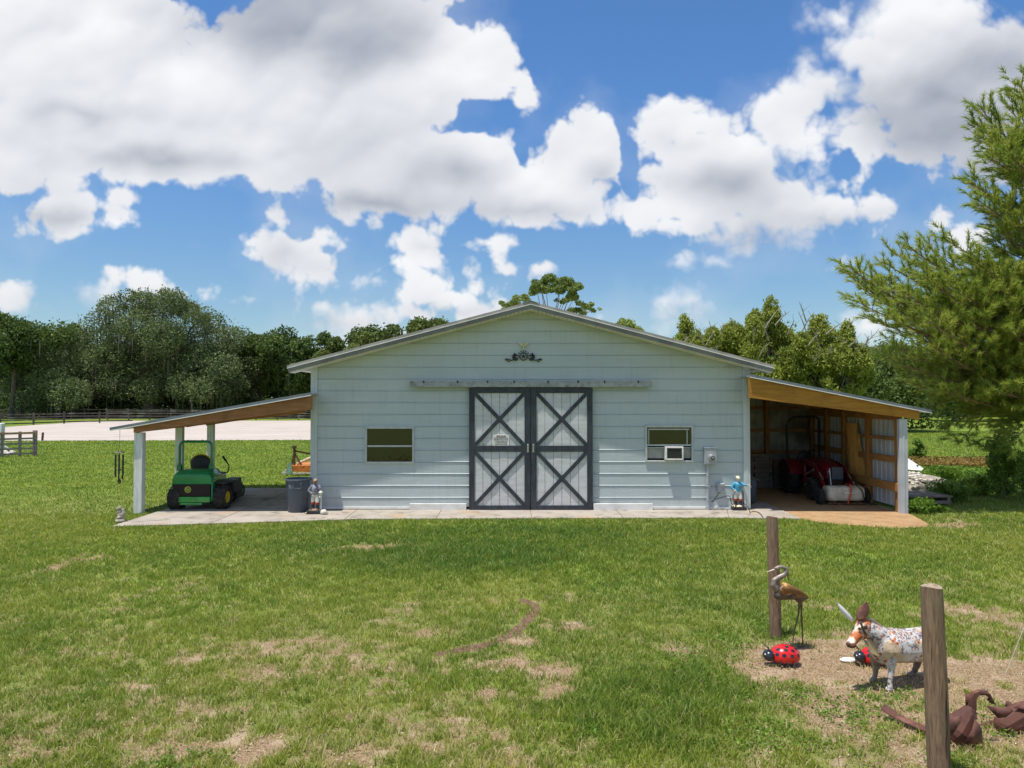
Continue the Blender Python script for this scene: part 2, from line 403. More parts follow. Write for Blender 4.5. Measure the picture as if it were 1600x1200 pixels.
m_postw = mat('white_painted_post', (.72, .73, .71), (.58, .58, .55), 5, .6, .2, 20, stretch=(3, 3, .4), c3=(.34, .30, .25), s3=6, lo3=.66, hi3=.78)
m_panel = mat('white_steel_panel', (.50, .52, .55), (.42, .44, .46), 2, .45)
def concrete():
    t = NT('old_concrete'); v = t.map((1, 1, 1))
    c = t.mix(t.rng(t.noise(v, 1.3, 6, .6), .3, .7), (.40, .355, .30), (.30, .262, .215))
    c = t.mix(t.rng(t.noise(v, 2.6, 6, .7), .52, .68), c, (.20, .165, .13))
    c = t.mix(t.rng(t.noise(v, .9, 5), .56, .7), c, (.40, .27, .16))
    c = t.mix(t.rng(t.noise(v, 60, 3), .6, .8), c, (.3, .27, .24))
    t.set(color=c, rough=.85, spec=.25).bump(t.noise(v, 25, 6), .35, .01); return t.m
m_conc = concrete()
m_joint = mat('joint_dirt', (.12, .10, .08), (.2, .16, .1), 8, .9)
m_black = mat('black_painted_board', (.028, .034, .042), (.045, .052, .062), 5, .55, .25, 30, stretch=(2, 2, .5), c3=(.24, .24, .23), s3=17, lo3=.735, hi3=.75)
m_blackm = mat('black_metal', (.02, .02, .022), (.035, .033, .032), 9, .5, .1, 60)
m_door = mat('white_door_board', (.60, .60, .60), (.52, .52, .51), 4, .6, .25, 30, stretch=(.6, 1, 3), c3=(.50, .49, .46), s3=5, lo3=.6, hi3=.8)
m_groove = mat('board_groove', (.13, .14, .14))
m_chrome = mat('bare_steel', (.6, .6, .6), (.45, .45, .45), 9, .3, metal=.8)
def glass_mat():
    t = NT('window_glass'); t.set(color=(.006, .009, .006), rough=.03, spec=.5, ior=1.65); t.bump(t.noise(t.map(), 5.0, 4), .22, .02); return t.m
m_glass = glass_mat()
m_alu = mat('window_aluminium', (.50, .53, .53), (.42, .45, .45), 6, .4, metal=.2)
m_text = mat('sign_letters', (.05, .04, .05)); m_signw = mat('sign_board', (.74, .71, .66), (.66, .62, .56), 12, .5)
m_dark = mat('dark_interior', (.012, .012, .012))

# ---------------- barn ----------------
YW = 17.6; XC = .45; HW = 5.4; XL, XR = XC-HW, XC+HW
EZ, RZ, RHW, YF = 3.53, 5.07, 5.85, 17.17       # roof edge heights, half width, front edge
SL = (RZ-EZ)/RHW; BD = 13.0
barn = thing('barn', 'pale blue metal-sided barn with low gable roof and open lean-to on either side', 'barn', (XC, YW, 0))
def zr(x): return RZ-SL*abs(x-XC)             # roof line
lw = (W(573, 669, YW), W(645, 722, YW)); rw = (W(1010, 667, YW), W(1081, 720, YW))
wins = [(lw[0][0], lw[1][0], lw[1][2], lw[0][2]), (rw[0][0], rw[1][0], rw[1][2], rw[0][2])]
def siding():
    P = .2935; z0 = .325; prof = [(.10, 0.)]
    k = 0
    while z0+P*k < 5.0:
        z = z0+P*k; prof += [(z-.020, 0.), (z-.019, -.014), (z-.010, -.014), (z-.009, .010), (z+.002, .010), (z+.014, .0)]; k += 1
    for w in wins: prof += [(w[2], None), (w[3], None)]
    zt = zr(XL)-.07
    prof += [(zt, None), (RZ-.072, 0.)]
    prof = sorted(prof, key=lambda q: q[0]); kn = [q for q in prof if q[1] is not None]
    prof = [(z, np.interp(z, [q[0] for q in kn], [q[1] for q in kn]) if d is None else d) for z, d in prof]
    mb = MB()
    def xr(z):
        h = min(HW, max(0, (RZ-.07-z)/SL)); return XC-h, XC+h
    for (za, da), (zb, db) in zip(prof[:-1], prof[1:]):
        if zb-za < 1e-5: continue
        a0, a1 = xr(za); b0, b1 = xr(zb)
        if a1-a0 < .01: break
        cuts = [w for w in wins if za >= w[2]-1e-6 and zb <= w[3]+1e-6]
        if not cuts: segs = [(a0, a1, b0, b1)]
        else:
            xs = [XL]+[q for w in sorted(cuts) for q in (w[0], w[1])]+[XR]; segs = [(xs[i], xs[i+1], xs[i], xs[i+1]) for i in range(0, len(xs), 2)]
        for (p0, p1, q0, q1) in segs:
            n = max(1, int((p1-p0)/.6))
            for i in range(n):
                s0, s1 = i/n, (i+1)/n
                def wob(x, z): return .0012*math.sin(x*2.1+z*9)+.0008*math.sin(x*5.3+z*31)
                pts = [(p0+(p1-p0)*s0, za, da), (p0+(p1-p0)*s1, za, da), (q0+(q1-q0)*s1, zb, db), (q0+(q1-q0)*s0, zb, db)]
                mb.add([(x, YW-d-wob(x, z), z+.003*math.sin(x*1.3+z*7)*(0 if z < .2 else 1)) for x, z, d in pts], [(0, 1, 2, 3)])
    return mb
sid = siding().build('siding', m_siding, barn, smooth=False, recalc=False)
mb = MB()   # side and rear walls with corrugation-free steel
for x in (XL, XR-.05): mb.box(x+.002, x+.048, YW+.06, YW+BD, .0, zr(XL)-.08)
mb.prism([(XL, 0), (XR, 0), (XR, zr(XR)-.08), (XC, RZ-.09), (XL, zr(XL)-.08)], YW+BD, YW+BD+.05)
mb.build('side_wall', m_siding, barn)
# near-black backing behind the windows, its colour standing in for unlit room
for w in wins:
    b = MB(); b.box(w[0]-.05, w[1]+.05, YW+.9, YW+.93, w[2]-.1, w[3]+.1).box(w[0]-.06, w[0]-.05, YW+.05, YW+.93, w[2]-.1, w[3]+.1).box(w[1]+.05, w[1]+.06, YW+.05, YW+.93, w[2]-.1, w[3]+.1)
    b.box(w[0]-.05, w[1]+.05, YW+.05, YW+.93, w[2]-.13, w[2]-.1).box(w[0]-.05, w[1]+.05, YW+.05, YW+.93, w[3]+.1, w[3]+.13); b.build('dark_window_backing', m_dark, barn)
for x0, x1 in ((XL-.02, XL+.14), (XR-.14, XR+.02)):
    MB().box(x0, x1, YW-.045, YW+.10, .06, zr(XL)-.085).box(x0+.06, x1-.06, YW-.055, YW-.046, .06, zr(XL)-.085).build('corner_trim', m_trim, barn, bevel=.006)
for a, b in ((XL+.16, XC-1.72), (XC+1.72, XR-.16)): MB().box(a, b, YW-.04, YW+.02, .05, .10).build('base_flashing', m_white, barn)
# low white planks either side of the doors
for a, b in ((W(640, 800, YW-.1)[0], XC-1.57), (XC+1.55, W(1020, 800, YW-.1)[0])):
    MB().box(a, b, YW-.12, YW-.045, .0, .19).build('base_plank', m_white, barn, bevel=.006)
# roof: two sloping ribbed sheets
def roof_side(s):
    mb = MB(); n = 0
    y0, y1 = YF, YW+BD+.4
    def pt(h, y, t): return (XC+s*h, y, RZ-SL*h+t)
    mb.add([pt(0, y0, 0), pt(RHW, y0, 0), pt(RHW, y1, 0), pt(0, y1, 0), pt(0, y0, .035), pt(RHW, y0, .035), pt(RHW, y1, .035), pt(0, y1, .035)],
           [(3,2,1,0),(4,5,6,7),(0,1,5,4),(1,2,6,5),(2,3,7,6),(3,0,4,7)])
    y = y0+.23
    while y < y1-.1:
        mb.add([pt(.05, y-.02, .036), pt(RHW-.003, y-.02, .036), pt(RHW-.003, y+.02, .036), pt(.05, y+.02, .036), pt(.05, y-.01, .056), pt(RHW-.003, y-.01, .056), pt(RHW-.003, y+.01, .056), pt(.05, y+.01, .056)],
               [(4,5,6,7),(0,1,5,4),(1,2,6,5),(2,3,7,6),(3,0,4,7)]); y += .23
    return mb
rf = roof_side(1); rl = roof_side(-1); rf.add(rl.v, rl.f)
roof = rf.build('roof', m_roof, barn, smooth=False)
mb = MB()
for s in (-1, 1):   # rake trim: drip edge and fascia following the slope
    def q(h, t, y): return (XC+s*h, y, RZ-SL*h+t)
    for (t0, t1, ya, yb, hm, mi) in ((-.030, .045, YF-.030, YF-.002, RHW+.03, 0), (-.125, -.032, YF-.022, YF+.012, RHW+.0, 1)):
        mb.mi = mi
        mb.add([q(0, t0, ya), q(hm, t0, ya), q(hm, t0, yb), q(0, t0, yb), q(0, t1, ya), q(hm, t1, ya), q(hm, t1, yb), q(0, t1, yb)],
               [(3,2,1,0),(4,5,6,7),(0,1,5,4),(1,2,6,5),(2,3,7,6),(3,0,4,7)])
mb.build('rake_trim', [m_rake, m_fascia], roof, smooth=False)
mb = MB()
for s in (-1, 1):   # white line of the drip lip
    def q(h, t, y): return (XC+s*h, y, RZ-SL*h+t)
    a, b = Vector(q(0, -.028, YF-.036)), Vector(q(RHW+.03, -.028, YF-.036)); mb.bar(a, b, .010, .018)
mb.build('drip_lip', m_white, roof)
mb = MB()
for s in (-1, 1): mb.add([(XC, YF-.05, RZ+.07), (XC+s*.19, YF-.05, RZ+.012), (XC+s*.19, YW+BD+.4, RZ+.012), (XC, YW+BD+.4, RZ+.07), (XC, YF-.05, RZ+.058), (XC+s*.19, YF-.05, RZ-.0), (XC+s*.19, YW+BD+.4, RZ+.0), (XC, YW+BD+.4, RZ+.058)],
               [(0,1,2,3),(7,6,5,4),(0,4,5,1),(1,5,6,2),(2,6,7,3)])
mb.build('ridge_cap', m_roof, roof, smooth=False)
mb = MB()      # soffit boards under the overhang, with grooves
for s in (-1, 1):
    h = .0
    while h < RHW-.02:
        h2 = min(h+.10, RHW-.005)
        def q(hh, t, y): return (XC+s*hh, y, RZ-SL*hh+t)
        a, b, c, d = q(h, -.145, YF+.014), q(h2-.012, -.145, YF+.014), q(h2-.012, -.145, YW-.012), q(h, -.145, YW-.012)
        up = .03
        mb.add([a, b, c, d]+[(p[0], p[1], p[2]+up) for p in (a, b, c, d)], [(3,2,1,0),(4,5,6,7),(0,1,5,4),(1,2,6,5),(2,3,7,6),(3,0,4,7)])
        h += .10
    x0, x1 = sorted((XC+s*(HW+.03), XC+s*(RHW-.01)))
    mb.box(x0, x1, YW+.02, YW+BD, EZ-.075, EZ-.045)
mb.build('soffit', m_soffit, barn, smooth=False)
# windows
m_curt = mat('accordion_curtain', (.36, .36, .32), (.28, .29, .27), 5, .7)
for i, w in enumerate(wins):
    x0, x1, z0, z1 = w; zm = z0+(z1-z0)*(.46 if i else .47); f = MB()
    t = .035; a0, a1 = YW-.035, YW+.05
    f.box(x0-t, x0+.012, a0, a1, z0-t, z1+t).box(x1-.012, x1+t, a0, a1, z0-t, z1+t).box(x0+.012, x1-.012, a0, a1, z1-.012, z1+t).box(x0+.012, x1-.012, a0, a1, z0-t, z0+.012)
    f.box(x0-t-.03, x1+t+.03, YW-.028, YW-.01, z1+t, z1+t+.02)
    wo = f.build('window', m_alu, barn, bevel=.004)
    MB().box(x0+.014, x1-.014, YW+.0, YW+.03, zm-.02, zm+.02).build('sash', m_alu, wo, bevel=.003)
    MB().box(x0+.013, x1-.013, YW+.022, YW+.028, zm+.021, z1-.013).build('pane', m_glass, wo)
    if i == 0:
        MB().box(x0+.013, x1-.013, YW+.012, YW+.018, z0+.013, zm-.021).build('pane', m_glass, wo)
    else:
        MB().box(x0+.014, x1-.014, YW+.005, YW+.025, zm-.075, zm-.052).build('lifted_sash_rail', m_alu, wo, bevel=.003)
        b = MB(); xa, xb = W(1040, 700, YW)[0], W(1068, 700, YW)[0]
        n = 9
        for (p, q) in ((x0+.02, xa-.01), (xb+.01, x1-.014)):
            k = max(3, int((q-p)/.035)); b = MB()
            b.add([(p+(q-p)*j/k, YW+.03+(.012 if j % 2 else 0), z) for j in range(k+1) for z in (z0+.06, zm-.08)], [(2*j, 2*j+2, 2*j+3, 2*j+1) for j in range(k)])
            b.build('side_curtain', m_curt, wo, smooth=False, recalc=False)
        MB().box(x0+.05, x1-.05, YW+.016, YW+.021, z1-.075, z1-.045).box(x0+.05, x0+.07, YW+.016, YW+.021, zm+.03, z1-.076).box(x1-.12, x1-.10, YW+.016, YW+.021, zm+.03, z1-.076).build('inner_blind_rail', m_alu, wo)
# doors
DZ0, DZ1 = .035, W(830, 606, YW-.1)[2]; DXL, DXM, DXR = W(733, 700, YW-.1)[0], W(829, 700, YW-.1)[0], W(926, 700, YW-.1)[0]
YD = YW-.10
SIGNTXT = ['WARNING', 'UNDER FLORIDA LAW, AN EQUINE ACTIVITY SPONSOR OR', 'EQUINE PROFESSIONAL IS NOT LIABLE FOR AN INJURY TO,', 'OR THE DEATH OF, A PARTICIPANT IN EQUINE', 'ACTIVITIES RESULTING FROM THE INHERENT', 'RISKS OF EQUINE ACTIVITIES.']
def text_mesh(txt, size, c, depth=.001, mat_=None, name='lettering', parent=None, width=None):
    cu = bpy.data.curves.new('t', 'FONT'); cu.body = txt; cu.size = size; cu.align_x = 'CENTER'; cu.align_y = 'CENTER'; cu.extrude = depth
    cu.offset = size*.02
    to = bpy.data.objects.new('t', cu); col.objects.link(to); bpy.context.view_layer.update()
    me = bpy.data.meshes.new_from_object(to.evaluated_get(bpy.context.evaluated_depsgraph_get())); bpy.data.objects.remove(to)
    co = np.empty(len(me.vertices)*3, np.float32); me.vertices.foreach_get('co', co); co = co.reshape(-1, 3)
    if width: co[:, 0] *= width/max(1e-6, np.ptp(co[:, 0]))
    fs = [tuple(p.vertices) for p in me.polygons]; bpy.data.meshes.remove(me)
    return [(c[0]+x, c[1]-z, c[2]+y) for x, y, z in co], fs
for di, (x0, x1) in enumerate(((DXL, DXM-.012), (DXM+.012, DXR))):
    S, B = .135, .15; zm = W(800, 701, YD)[2]
    pn = MB()
    nb = 6; bw = (x1-x0-2*S)/nb
    for k in range(nb):
        a = x0+S+bw*k; pn.box(a+(.0 if k == 0 else .004), a+bw-(.0 if k == nb-1 else .004), YD+.005+.002*((k*7+di) % 3), YD+.03, DZ0+B*.7, DZ1-B*.8)
    door = pn.build('sliding_door', m_door, barn, bevel=.003)
    tag(door, 'white board door leaf with warning sign' if di == 0 else 'white board door leaf without sign')
    MB().box(x0+.02, x1-.02, YD+.031, YD+.036, DZ0+.02, DZ1-.02).build('backing_board', m_groove, door)
    fr = MB()
    fr.box(x0, x0+S, YD-.022, YD+.03, DZ0, DZ1).box(x1-S, x1, YD-.022, YD+.03, DZ0, DZ1)
    fr.box(x0+S+.001, x1-S-.001, YD-.020, YD+.004, DZ0, DZ0+B*.75).box(x0+S+.001, x1-S-.001, YD-.020, YD+.004, DZ1-B*.85, DZ1).box(x0+S+.001, x1-S-.001, YD-.020, YD+.004, zm-.075, zm+.075)
    fr.build('door_frame', m_black, door, bevel=.004)
    br = MB()
    for (za, zb) in ((DZ0+B*.75, zm-.075), (zm+.075, DZ1-B*.85)):
        for sgn, dy in ((1, .0), (-1, .003)):
            a = Vector((x0+S+.0, 0, za if sgn > 0 else zb)); b = Vector((x1-S, 0, zb if sgn > 0 else za))
            d = (b-a).normalized(); nrm = Vector((-d.z, 0, d.x))*.046
            ext = d*.02
            pts = [(a+ext*.0-nrm), (b-nrm), (b+nrm), (a+nrm)]
            cx = (x0+x1)/2
            poly = [(min(max(p.x, x0+S+.001), x1-S-.001), min(max(p.z, za+.001), zb-.001)) for p in pts]
            # clipped corners keep the brace inside its panel
            hw = .046/abs(d.x) ; hx = .046/abs(d.z)
            if sgn > 0: poly = [(x0+S+.001, za+.001), (x0+S+hx, za+.001), (x1-S-.001, zb-hw), (x1-S-.001, zb-.001), (x1-S-hx, zb-.001), (x0+S+.001, za+hw)]
            else: poly = [(x0+S+.001, zb-.001), (x0+S+.001, zb-hw), (x1-S-hx, za+.001), (x1-S-.001, za+.001), (x1-S-.001, za+hw), (x0+S+hx, zb-.001)]
            br.prism(poly, YD-.019-dy, YD+.004-dy*.3)
    br.build('brace', m_black, door, smooth=False)
    hx_ = x1-.055 if di == 0 else x0+.055
    MB().tube([(hx_, YD-.02, zm+.10), (hx_, YD-.075, zm+.09), (hx_, YD-.075, zm-.05), (hx_, YD-.02, zm-.06)], .011, 6).box(hx_-.02, hx_+.02, YD-.028, YD-.0225, zm-.09, zm+.12).build('handle', m_chrome, door)
    if di == 0:
        c = W(783, 688, YD); sx, sz = .20, .135
        sg = MB(); sg.box(c[0]-sx, c[0]+sx, YD-.006, YD+.004, c[2]-sz, c[2]+sz); sign = sg.build('warning_sign', m_signw, door, bevel=.002)
        MB().box(c[0]-.11, c[0]+.11, YD-.0085, YD-.0062, c[2]+sz-.055, c[2]+sz-.015).build('sign_header', m_text, door)
        tm = MB(); tv, tf = text_mesh(SIGNTXT[0], .036, (c[0], YD-.010, c[2]+sz-.035), width=.19); tm.add(tv, tf); tm.build('sign_title', m_signw, door, smooth=False, recalc=False)
        tm = MB()
        for k, l in enumerate(SIGNTXT[1:]):
            tv, tf = text_mesh(l, .024, (c[0], YD-.0075, c[2]+sz-.080-.038*k), width=(.36, .36, .32, .30, .30)[k]); tm.add(tv, tf)
        tm.build('sign_lettering', m_text, door, smooth=False, recalc=False)
# sliding track
ta, tb = W(641, 600, YD)[0], W(1017, 600, YD)[0]; tz = W(830, 600, YD)[2]
tr = MB(); tr.box(ta, tb, YW-.165, YW-.03, tz+.045, tz+.075).box(ta, tb, YW-.165, YW-.15, tz-.075, tz+.045).box(ta, tb, YW-.149, YW-.10, tz-.075, tz-.062)
track = tr.build('door_track', mat('dull_track_metal', (.36, .375, .375), (.25, .26, .26), 6, .5, .1, 40, metal=.3, c3=(.2, .15, .11), s3=9, lo3=.6, hi3=.7), barn, bevel=.003)
for k in range(8):
    x = ta+.38+(tb-ta-.75)*k/7+(.05 if k % 3 else -.04); MB().box(x-.016, x+.016, YW-.175, YW-.166, tz+.02, tz+.085).tube([(x, YW-.185, tz+.05), (x, YW-.17, tz+.05)], .009, 6).build('track_bracket', m_blackm, track)
for x in (DXL+.2, DXM-.2, DXM+.25, DXR-.25): MB().box(x-.02, x+.02, YD-.02, YD+.02, DZ1, DZ1+.06).build('roller_hanger', m_blackm, track)

m_etrim = mat('blue_grey_edge_trim', (.17, .19, .215), (.13, .145, .165), 3, .45)
# ---- lean-tos ----
def leanto_roof(xa, za, xb, zb, y0, y1, name, th=.055):
    mb = MB()
    def pt(x, y, t): return (x, y, za+(zb-za)*(x-xa)/(xb-xa)+t)
    lo, hi = min(xa, xb), max(xa, xb)
    mb.add([pt(lo, y0, -.02), pt(hi, y0, -.02), pt(hi, y1, -.02), pt(lo, y1, -.02), pt(lo, y0, .02), pt(hi, y0, .02), pt(hi, y1, .02), pt(lo, y1, .02)],
           [(3,2,1,0),(4,5,6,7),(0,1,5,4),(1,2,6,5),(2,3,7,6),(3,0,4,7)])
    y = y0+.2
    while y < y1-.05:
        mb.add([pt(lo+.003, y-.02, .021), pt(hi, y-.02, .021), pt(hi, y+.02, .021), pt(lo+.003, y+.02, .021), pt(lo+.003, y-.01, .04), pt(hi, y-.01, .04), pt(hi, y+.01, .04), pt(lo+.003, y+.01, .04)],
               [(4,5,6,7),(0,1,5,4),(1,2,6,5),(2,3,7,6),(3,0,4,7)]); y += .23
    r = mb.build(name, m_galv, barn, smooth=False)
    lf_, hf_ = (lo, hi+.19) if xb < xa else (lo-.21, hi)
    e1, e2 = (hi, hf_) if xb < xa else (lf_, lo)
    mb = MB(); mb.add([pt(e1, y0, -.018), pt(e2, y0, -.018), pt(e2, YW-.05, -.018), pt(e1, YW-.05, -.018), pt(e1, y0, .018), pt(e2, y0, .018), pt(e2, YW-.05, .018), pt(e1, YW-.05, .018)],
           [(3,2,1,0),(4,5,6,7),(0,1,5,4),(1,2,6,5),(2,3,7,6),(3,0,4,7)]); mb.build('roof_return', m_galv, r, smooth=False)
    MB().bar(pt(lf_, y0-.012, .014), pt(hf_, y0-.012, .014), .02, .062).build('edge_trim', m_etrim, r)
    MB().bar(pt(lf_, y0-.014, -.028), pt(hf_, y0-.014, -.028), .02, .020).build('edge_lip', m_white, r)
    return r, pt
# left carport
A = W(172, 671, 16.95); B = W(487, 618, 16.95); XLb = XL-.024
LR, LPT = leanto_roof(XLb, B[2], A[0], A[2], 16.95, 22.6, 'carport_roof')
p1 = W(487, 639, 17.0); p2 = W(209, 676, 17.0); xo = p2[0]
def zu(x): return LPT(x, 0, 0)[2]-.022
XLf = XL+.165
MB().prism([(xo, p2[2]), (XLf, p1[2]-.01), (XLf, zu(XLf)), (xo, zu(xo))], 16.99, 17.035).build('front_rafter', m_beam_b, LR, smooth=False)
MB().prism([(xo, p2[2]-.005), (XLb, p1[2]-.10), (XLb, zu(XLb)), (xo, zu(xo))], 17.1, 17.145).build('inner_rafter', m_beam_b, LR, smooth=False)
mb = MB()
for y in (18.4, 19.75, 21.0): mb.prism([(xo, zu(xo)-.13), (XLb, zu(XLb)-.2), (XLb, zu(XLb)), (xo, zu(xo))], y, y+.04)
mb.build('rafter', m_beam_b, LR, smooth=False)
mb = MB()
mb.box(xo-.05, xo+.06, 17.15, 22.3, zu(xo)-.085, zu(xo)-.012)
mb.build('side_beam', m_beam_y, LR)
zt = p2[2]-.002
post_xl = W(216, 700, 17.05)[0]
for k, (x, y) in enumerate(((post_xl, 17.07), (W(279, 700, 19.7)[0], 19.7), (W(328, 700, 21.9)[0], 21.9))):
    MB().box(x-.10, x+.10, y-.0 if k else 17.04-.0, y+.14, -.05, (zt if k == 0 else zu(xo)-.088)).build('carport_post', m_postw, LR, bevel=.008)
# right shed
A = W(1455, 643.5, 16.95); B = W(1169, 590, 16.95); XRb = XR+.024
RR, RPT = leanto_roof(XRb, B[2], A[0], A[2], 16.95, 22.6, 'shed_roof')
def zv(x): return RPT(x, 0, 0)[2]-.022
q1 = W(1169, 622, 17.0); q2 = W(1436, 655.5, 17.0); xq = q2[0]
XRf = XR-.19
MB().prism([(XRf, q1[2]+.01), (xq, q2[2]), (xq, zv(xq)), (XRf, zv(XRf))], 16.99, 17.035).build('front_rafter', m_beam_y, RR, smooth=False)
mb = MB()
for y in (17.3, 18.6, 19.9, 21.2): mb.prism([(XRb, zv(XRb)-.25), (9.25, zv(9.25)-.12), (9.25, zv(9.25)), (XRb, zv(XRb))], y, y+.04)
mb.build('rafter', m_beam_b, RR, smooth=False)
SW = 9.30; YB = 22.3
def ribbed(n, f, z0, z1, name, parent, m):
    mb = MB(); V = []; 
    for k in range(n+1):
        for (o, d) in ((0, 0), (.35, 0), (.42, 1), (.58, 1), (.65, 0)):
            if k == n and o: break
            p = f((k+o)/n, d); V.append(p)
    vv = [(x, y, z) for x, y in V for z in (z0 if not callable(z0) else z0(x), z1 if not callable(z1) else z1(x))]
    mb.add(vv, [(2*i, 2*i+2, 2*i+3, 2*i+1) for i in range(len(V)-1)]); return mb.build(name, m, parent, smooth=False, recalc=False)
ribbed(24, lambda t, d: (SW+.13+.02*d, 17.2+(YB+.1-17.2)*t), .12, zv(SW)-.02, 'side_wall_panel', RR, m_panel)
ribbed(17, lambda t, d: (XRb+(SW+.13-XRb)*t, YB+.06+.02*d), .1, lambda x: zv(x)-.03, 'rear_wall_panel', RR, mat('shade_toned_rear_panel', (.36, .36, .335), (.25, .25, .23), 3, .6, c3=(.10, .085, .065), s3=.8, lo3=.4, hi3=.7))  # rear steel coloured darker to paint in the dim shed interior
for k, (x0, x1, y) in enumerate(((SW, SW+.12, 17.2), (SW, SW+.12, 18.62), (SW, SW+.12, 20.0), (SW, SW+.12, 21.1), (SW, SW+.12, 22.15))):
    MB().box(x0-(.0 if k != 1 else .02), x1, y, y+.13, -.02, zv(SW)-.13).build('wall_post', m_stud, RR, bevel=.004)
for x in (6.55, 7.9): MB().box(x, x+.12, YB-.12, YB-.0, 0, zv(x)-.1).build('wall_post', m_stud, RR, bevel=.004)
gz = []
for (pa, pb) in ((639, 656), (683, 688), (713, 722.5), (753, 766)):
    z1_, z0_ = W(1402, pa, 17.45)[2], W(1402, pb, 17.45)[2]; gz.append((z0_, z1_))
for k, (a, b) in enumerate(gz):
    MB().box(SW+(.03 if k < 3 else -.045), SW+(.11 if k < 3 else -.002), 17.34 if k < 3 else 17.15, YB-.15, a, b).build('wall_girt', m_girt, RR, bevel=.003)
for (a, b) in ((1.05, 1.17), (1.74, 1.82), (2.45, 2.53)):
    MB().box(XRb, 9.2, YB+.002, YB+.05, a, b).build('rear_girt', m_beam_b, RR)
# white metal trim on the front corner post
mb = MB(); xt = W(1412, 700, 17.05)[0]; zt2 = W(1412, 654.5, 17.05)[2]
mb.box(xt-.10, xt+.095, 17.04, 17.16, -.02, zt2).box(xt-.02, xt+.02, 17.03, 17.041, -.02, zt2)
mb.build('corner_post', m_panel, RR, bevel=.008)
# ---------------- ground ----------------
CORN = [G(172, 825), G(440, 817), G(560, 813), G(1110, 811), G(1252, 812.5), G(1186, 783)]
def seg_d(x, y, pts, w):
    out = np.zeros_like(x)
    P = [G(a, b)[:2] for a, b in pts]
    for (ax, ay), (bx, by) in zip(P[:-1], P[1:]):
        dx, dy = bx-ax, by-ay; t = np.clip(((x-ax)*dx+(y-ay)*dy)/(dx*dx+dy*dy+1e-9), 0, 1)
        out = np.maximum(out, np.exp(-(((x-ax-t*dx)**2+(y-ay-t*dy)**2)/(w*w))))
    return out
DRY = [(1235,1035,110,30,1.15),(1400,1068,140,32,1.1),(1540,1060,100,38,.95),(1475,1040,90,16,.8),(1520,958,60,12,1.0),(1340,1010,110,22,.7),(1560,1130,80,40,.8),(1300,1110,90,30,.5),
       (825,1003,28,9,1.3),(860,1055,36,25,1.15),(800,1035,40,9,.9),(880,1085,40,12,.9),(893,978,34,8,.9),(865,940,30,5,1.1),(650,990,30,9,.7),(760,1085,30,14,.9),
       (1065,1020,24,12,1.1),(135,872,34,7,1.3),(85,888,26,6,1.1),(565,856,50,5,1.1),(640,853,40,4,.7),(630,950,40,8,.5),(380,1175,70,16,1.0),(260,1170,60,20,.8),(215,1073,24,9,1.0),(290,1033,30,7,.8),
       (600,855,30,5,.5),(400,1010,80,10,.3),(250,1130,130,40,.35),(700,1165,120,30,.3),(60,1165,60,30,.3),(540,1185,60,12,.5),(930,1160,50,15,.4),(790,1145,40,10,.7),(1270,945,60,10,.4),(1080,948,60,10,.4),(640,920,40,6,.3),
       (450,860,150,12,.35),(1440,1170,60,30,.6),(1580,985,60,14,.6),(1210,1060,40,16,.6),(1480,820,60,8,.8),(430,1060,60,10,.3)]
LUSH = [(1010,1105,130,55,1.4),(960,1140,80,40,.7),(1090,1050,110,45,.7),(760,860,420,22,.9),(900,830,350,14,.8),(1150,960,90,30,.5),(760,880,120,20,.6),(150,830,180,40,.35),(1000,900,250,30,.4),(740,1070,80,14,.3),(370,1080,130,18,.5),(40,1000,70,50,.5),(600,890,150,25,.5)]
def gauss(x, y, lst):
    s = np.zeros_like(x)
    for (px, py, rx, ry, a) in lst:
        c = G(px, py); sx = rx/FPX*c[1]; sy = abs(G(px, py-ry)[1]-G(px, py+ry)[1])/2
        s += a*np.exp(-(((x-c[0])/sx)**2+((y-c[1])/sy)**2))
    return s
def dryness(x, y):
    x = np.asarray(x, float); y = np.asarray(y, float); p = np.stack([x, y], 1)
    n = fbm(p*.55, 4, 3); n2 = fbm(p*2.6, 4, 11); n3 = fbm(p*9, 2, 19)
    near = np.clip((13-y)/8, 0, 1)*np.clip((y-1)/3, 0, 1)
    n4 = fbm(p*22, 2, 23); base = .22*near+(n-.5)*.35+(n2-.5)*.6+(n3-.5)*.8+(n4-.5)*.4
    fld = gauss(x, y, DRY)*(.05+.65*n2+.55*n3)-gauss(x, y, LUSH)*.55
    return np.clip(base+fld+.02, 0, 1.25)
RUT = [(690,1022),(745,1012),(800,993),(825,970),(840,950),(818,937)]
def relief(x, y):
    p = np.stack([x, y], 1); r = seg_d(x, y, RUT, .10)
    return .03*(fbm(p*.35, 3, 5)-.5)+.012*(fbm(p*3, 3, 8)-.5)+r*(.045*(fbm(p*9, 2, 4)-.25))
def edge_fade(x, y):   # flat at the slab, dirt and beyond the lawn
    return np.clip((15.3-y)/1.5, 0, 1)*np.clip((y-2)/2, 0, 1)
def gridaxis(pts):
    out = []
    for (a, b, s) in pts: out += list(np.arange(a, b, s))
    return np.array(out+[pts[-1][1]])
gx = gridaxis([(-700, -100, 60), (-100, -30, 5), (-30, -14, .8), (-14, 14, .07), (14, 30, .8), (30, 100, 5), (100, 700, 60)])
gy = gridaxis([(-300, -20, 40), (-20, 3, 1.5), (3, 11, .06), (11, 19, .12), (19, 40, 1), (40, 120, 6), (120, 900, 60)])
XX, YY = np.meshgrid(gx, gy); x = XX.ravel(); y = YY.ravel()
dr = dryness(x, y); ru = seg_d(x, y, RUT, .085)*(fbm(np.stack([x, y], 1)*7, 2, 2)*1.2+.3); zz = relief(x, y)*edge_fade(x, y)
nx, ny = len(gx), len(gy); ii = (np.arange(ny-1)[:, None]*nx+np.arange(nx-1)[None]).ravel()
FF = np.stack([ii, ii+1, ii+nx+1, ii+nx], 1)
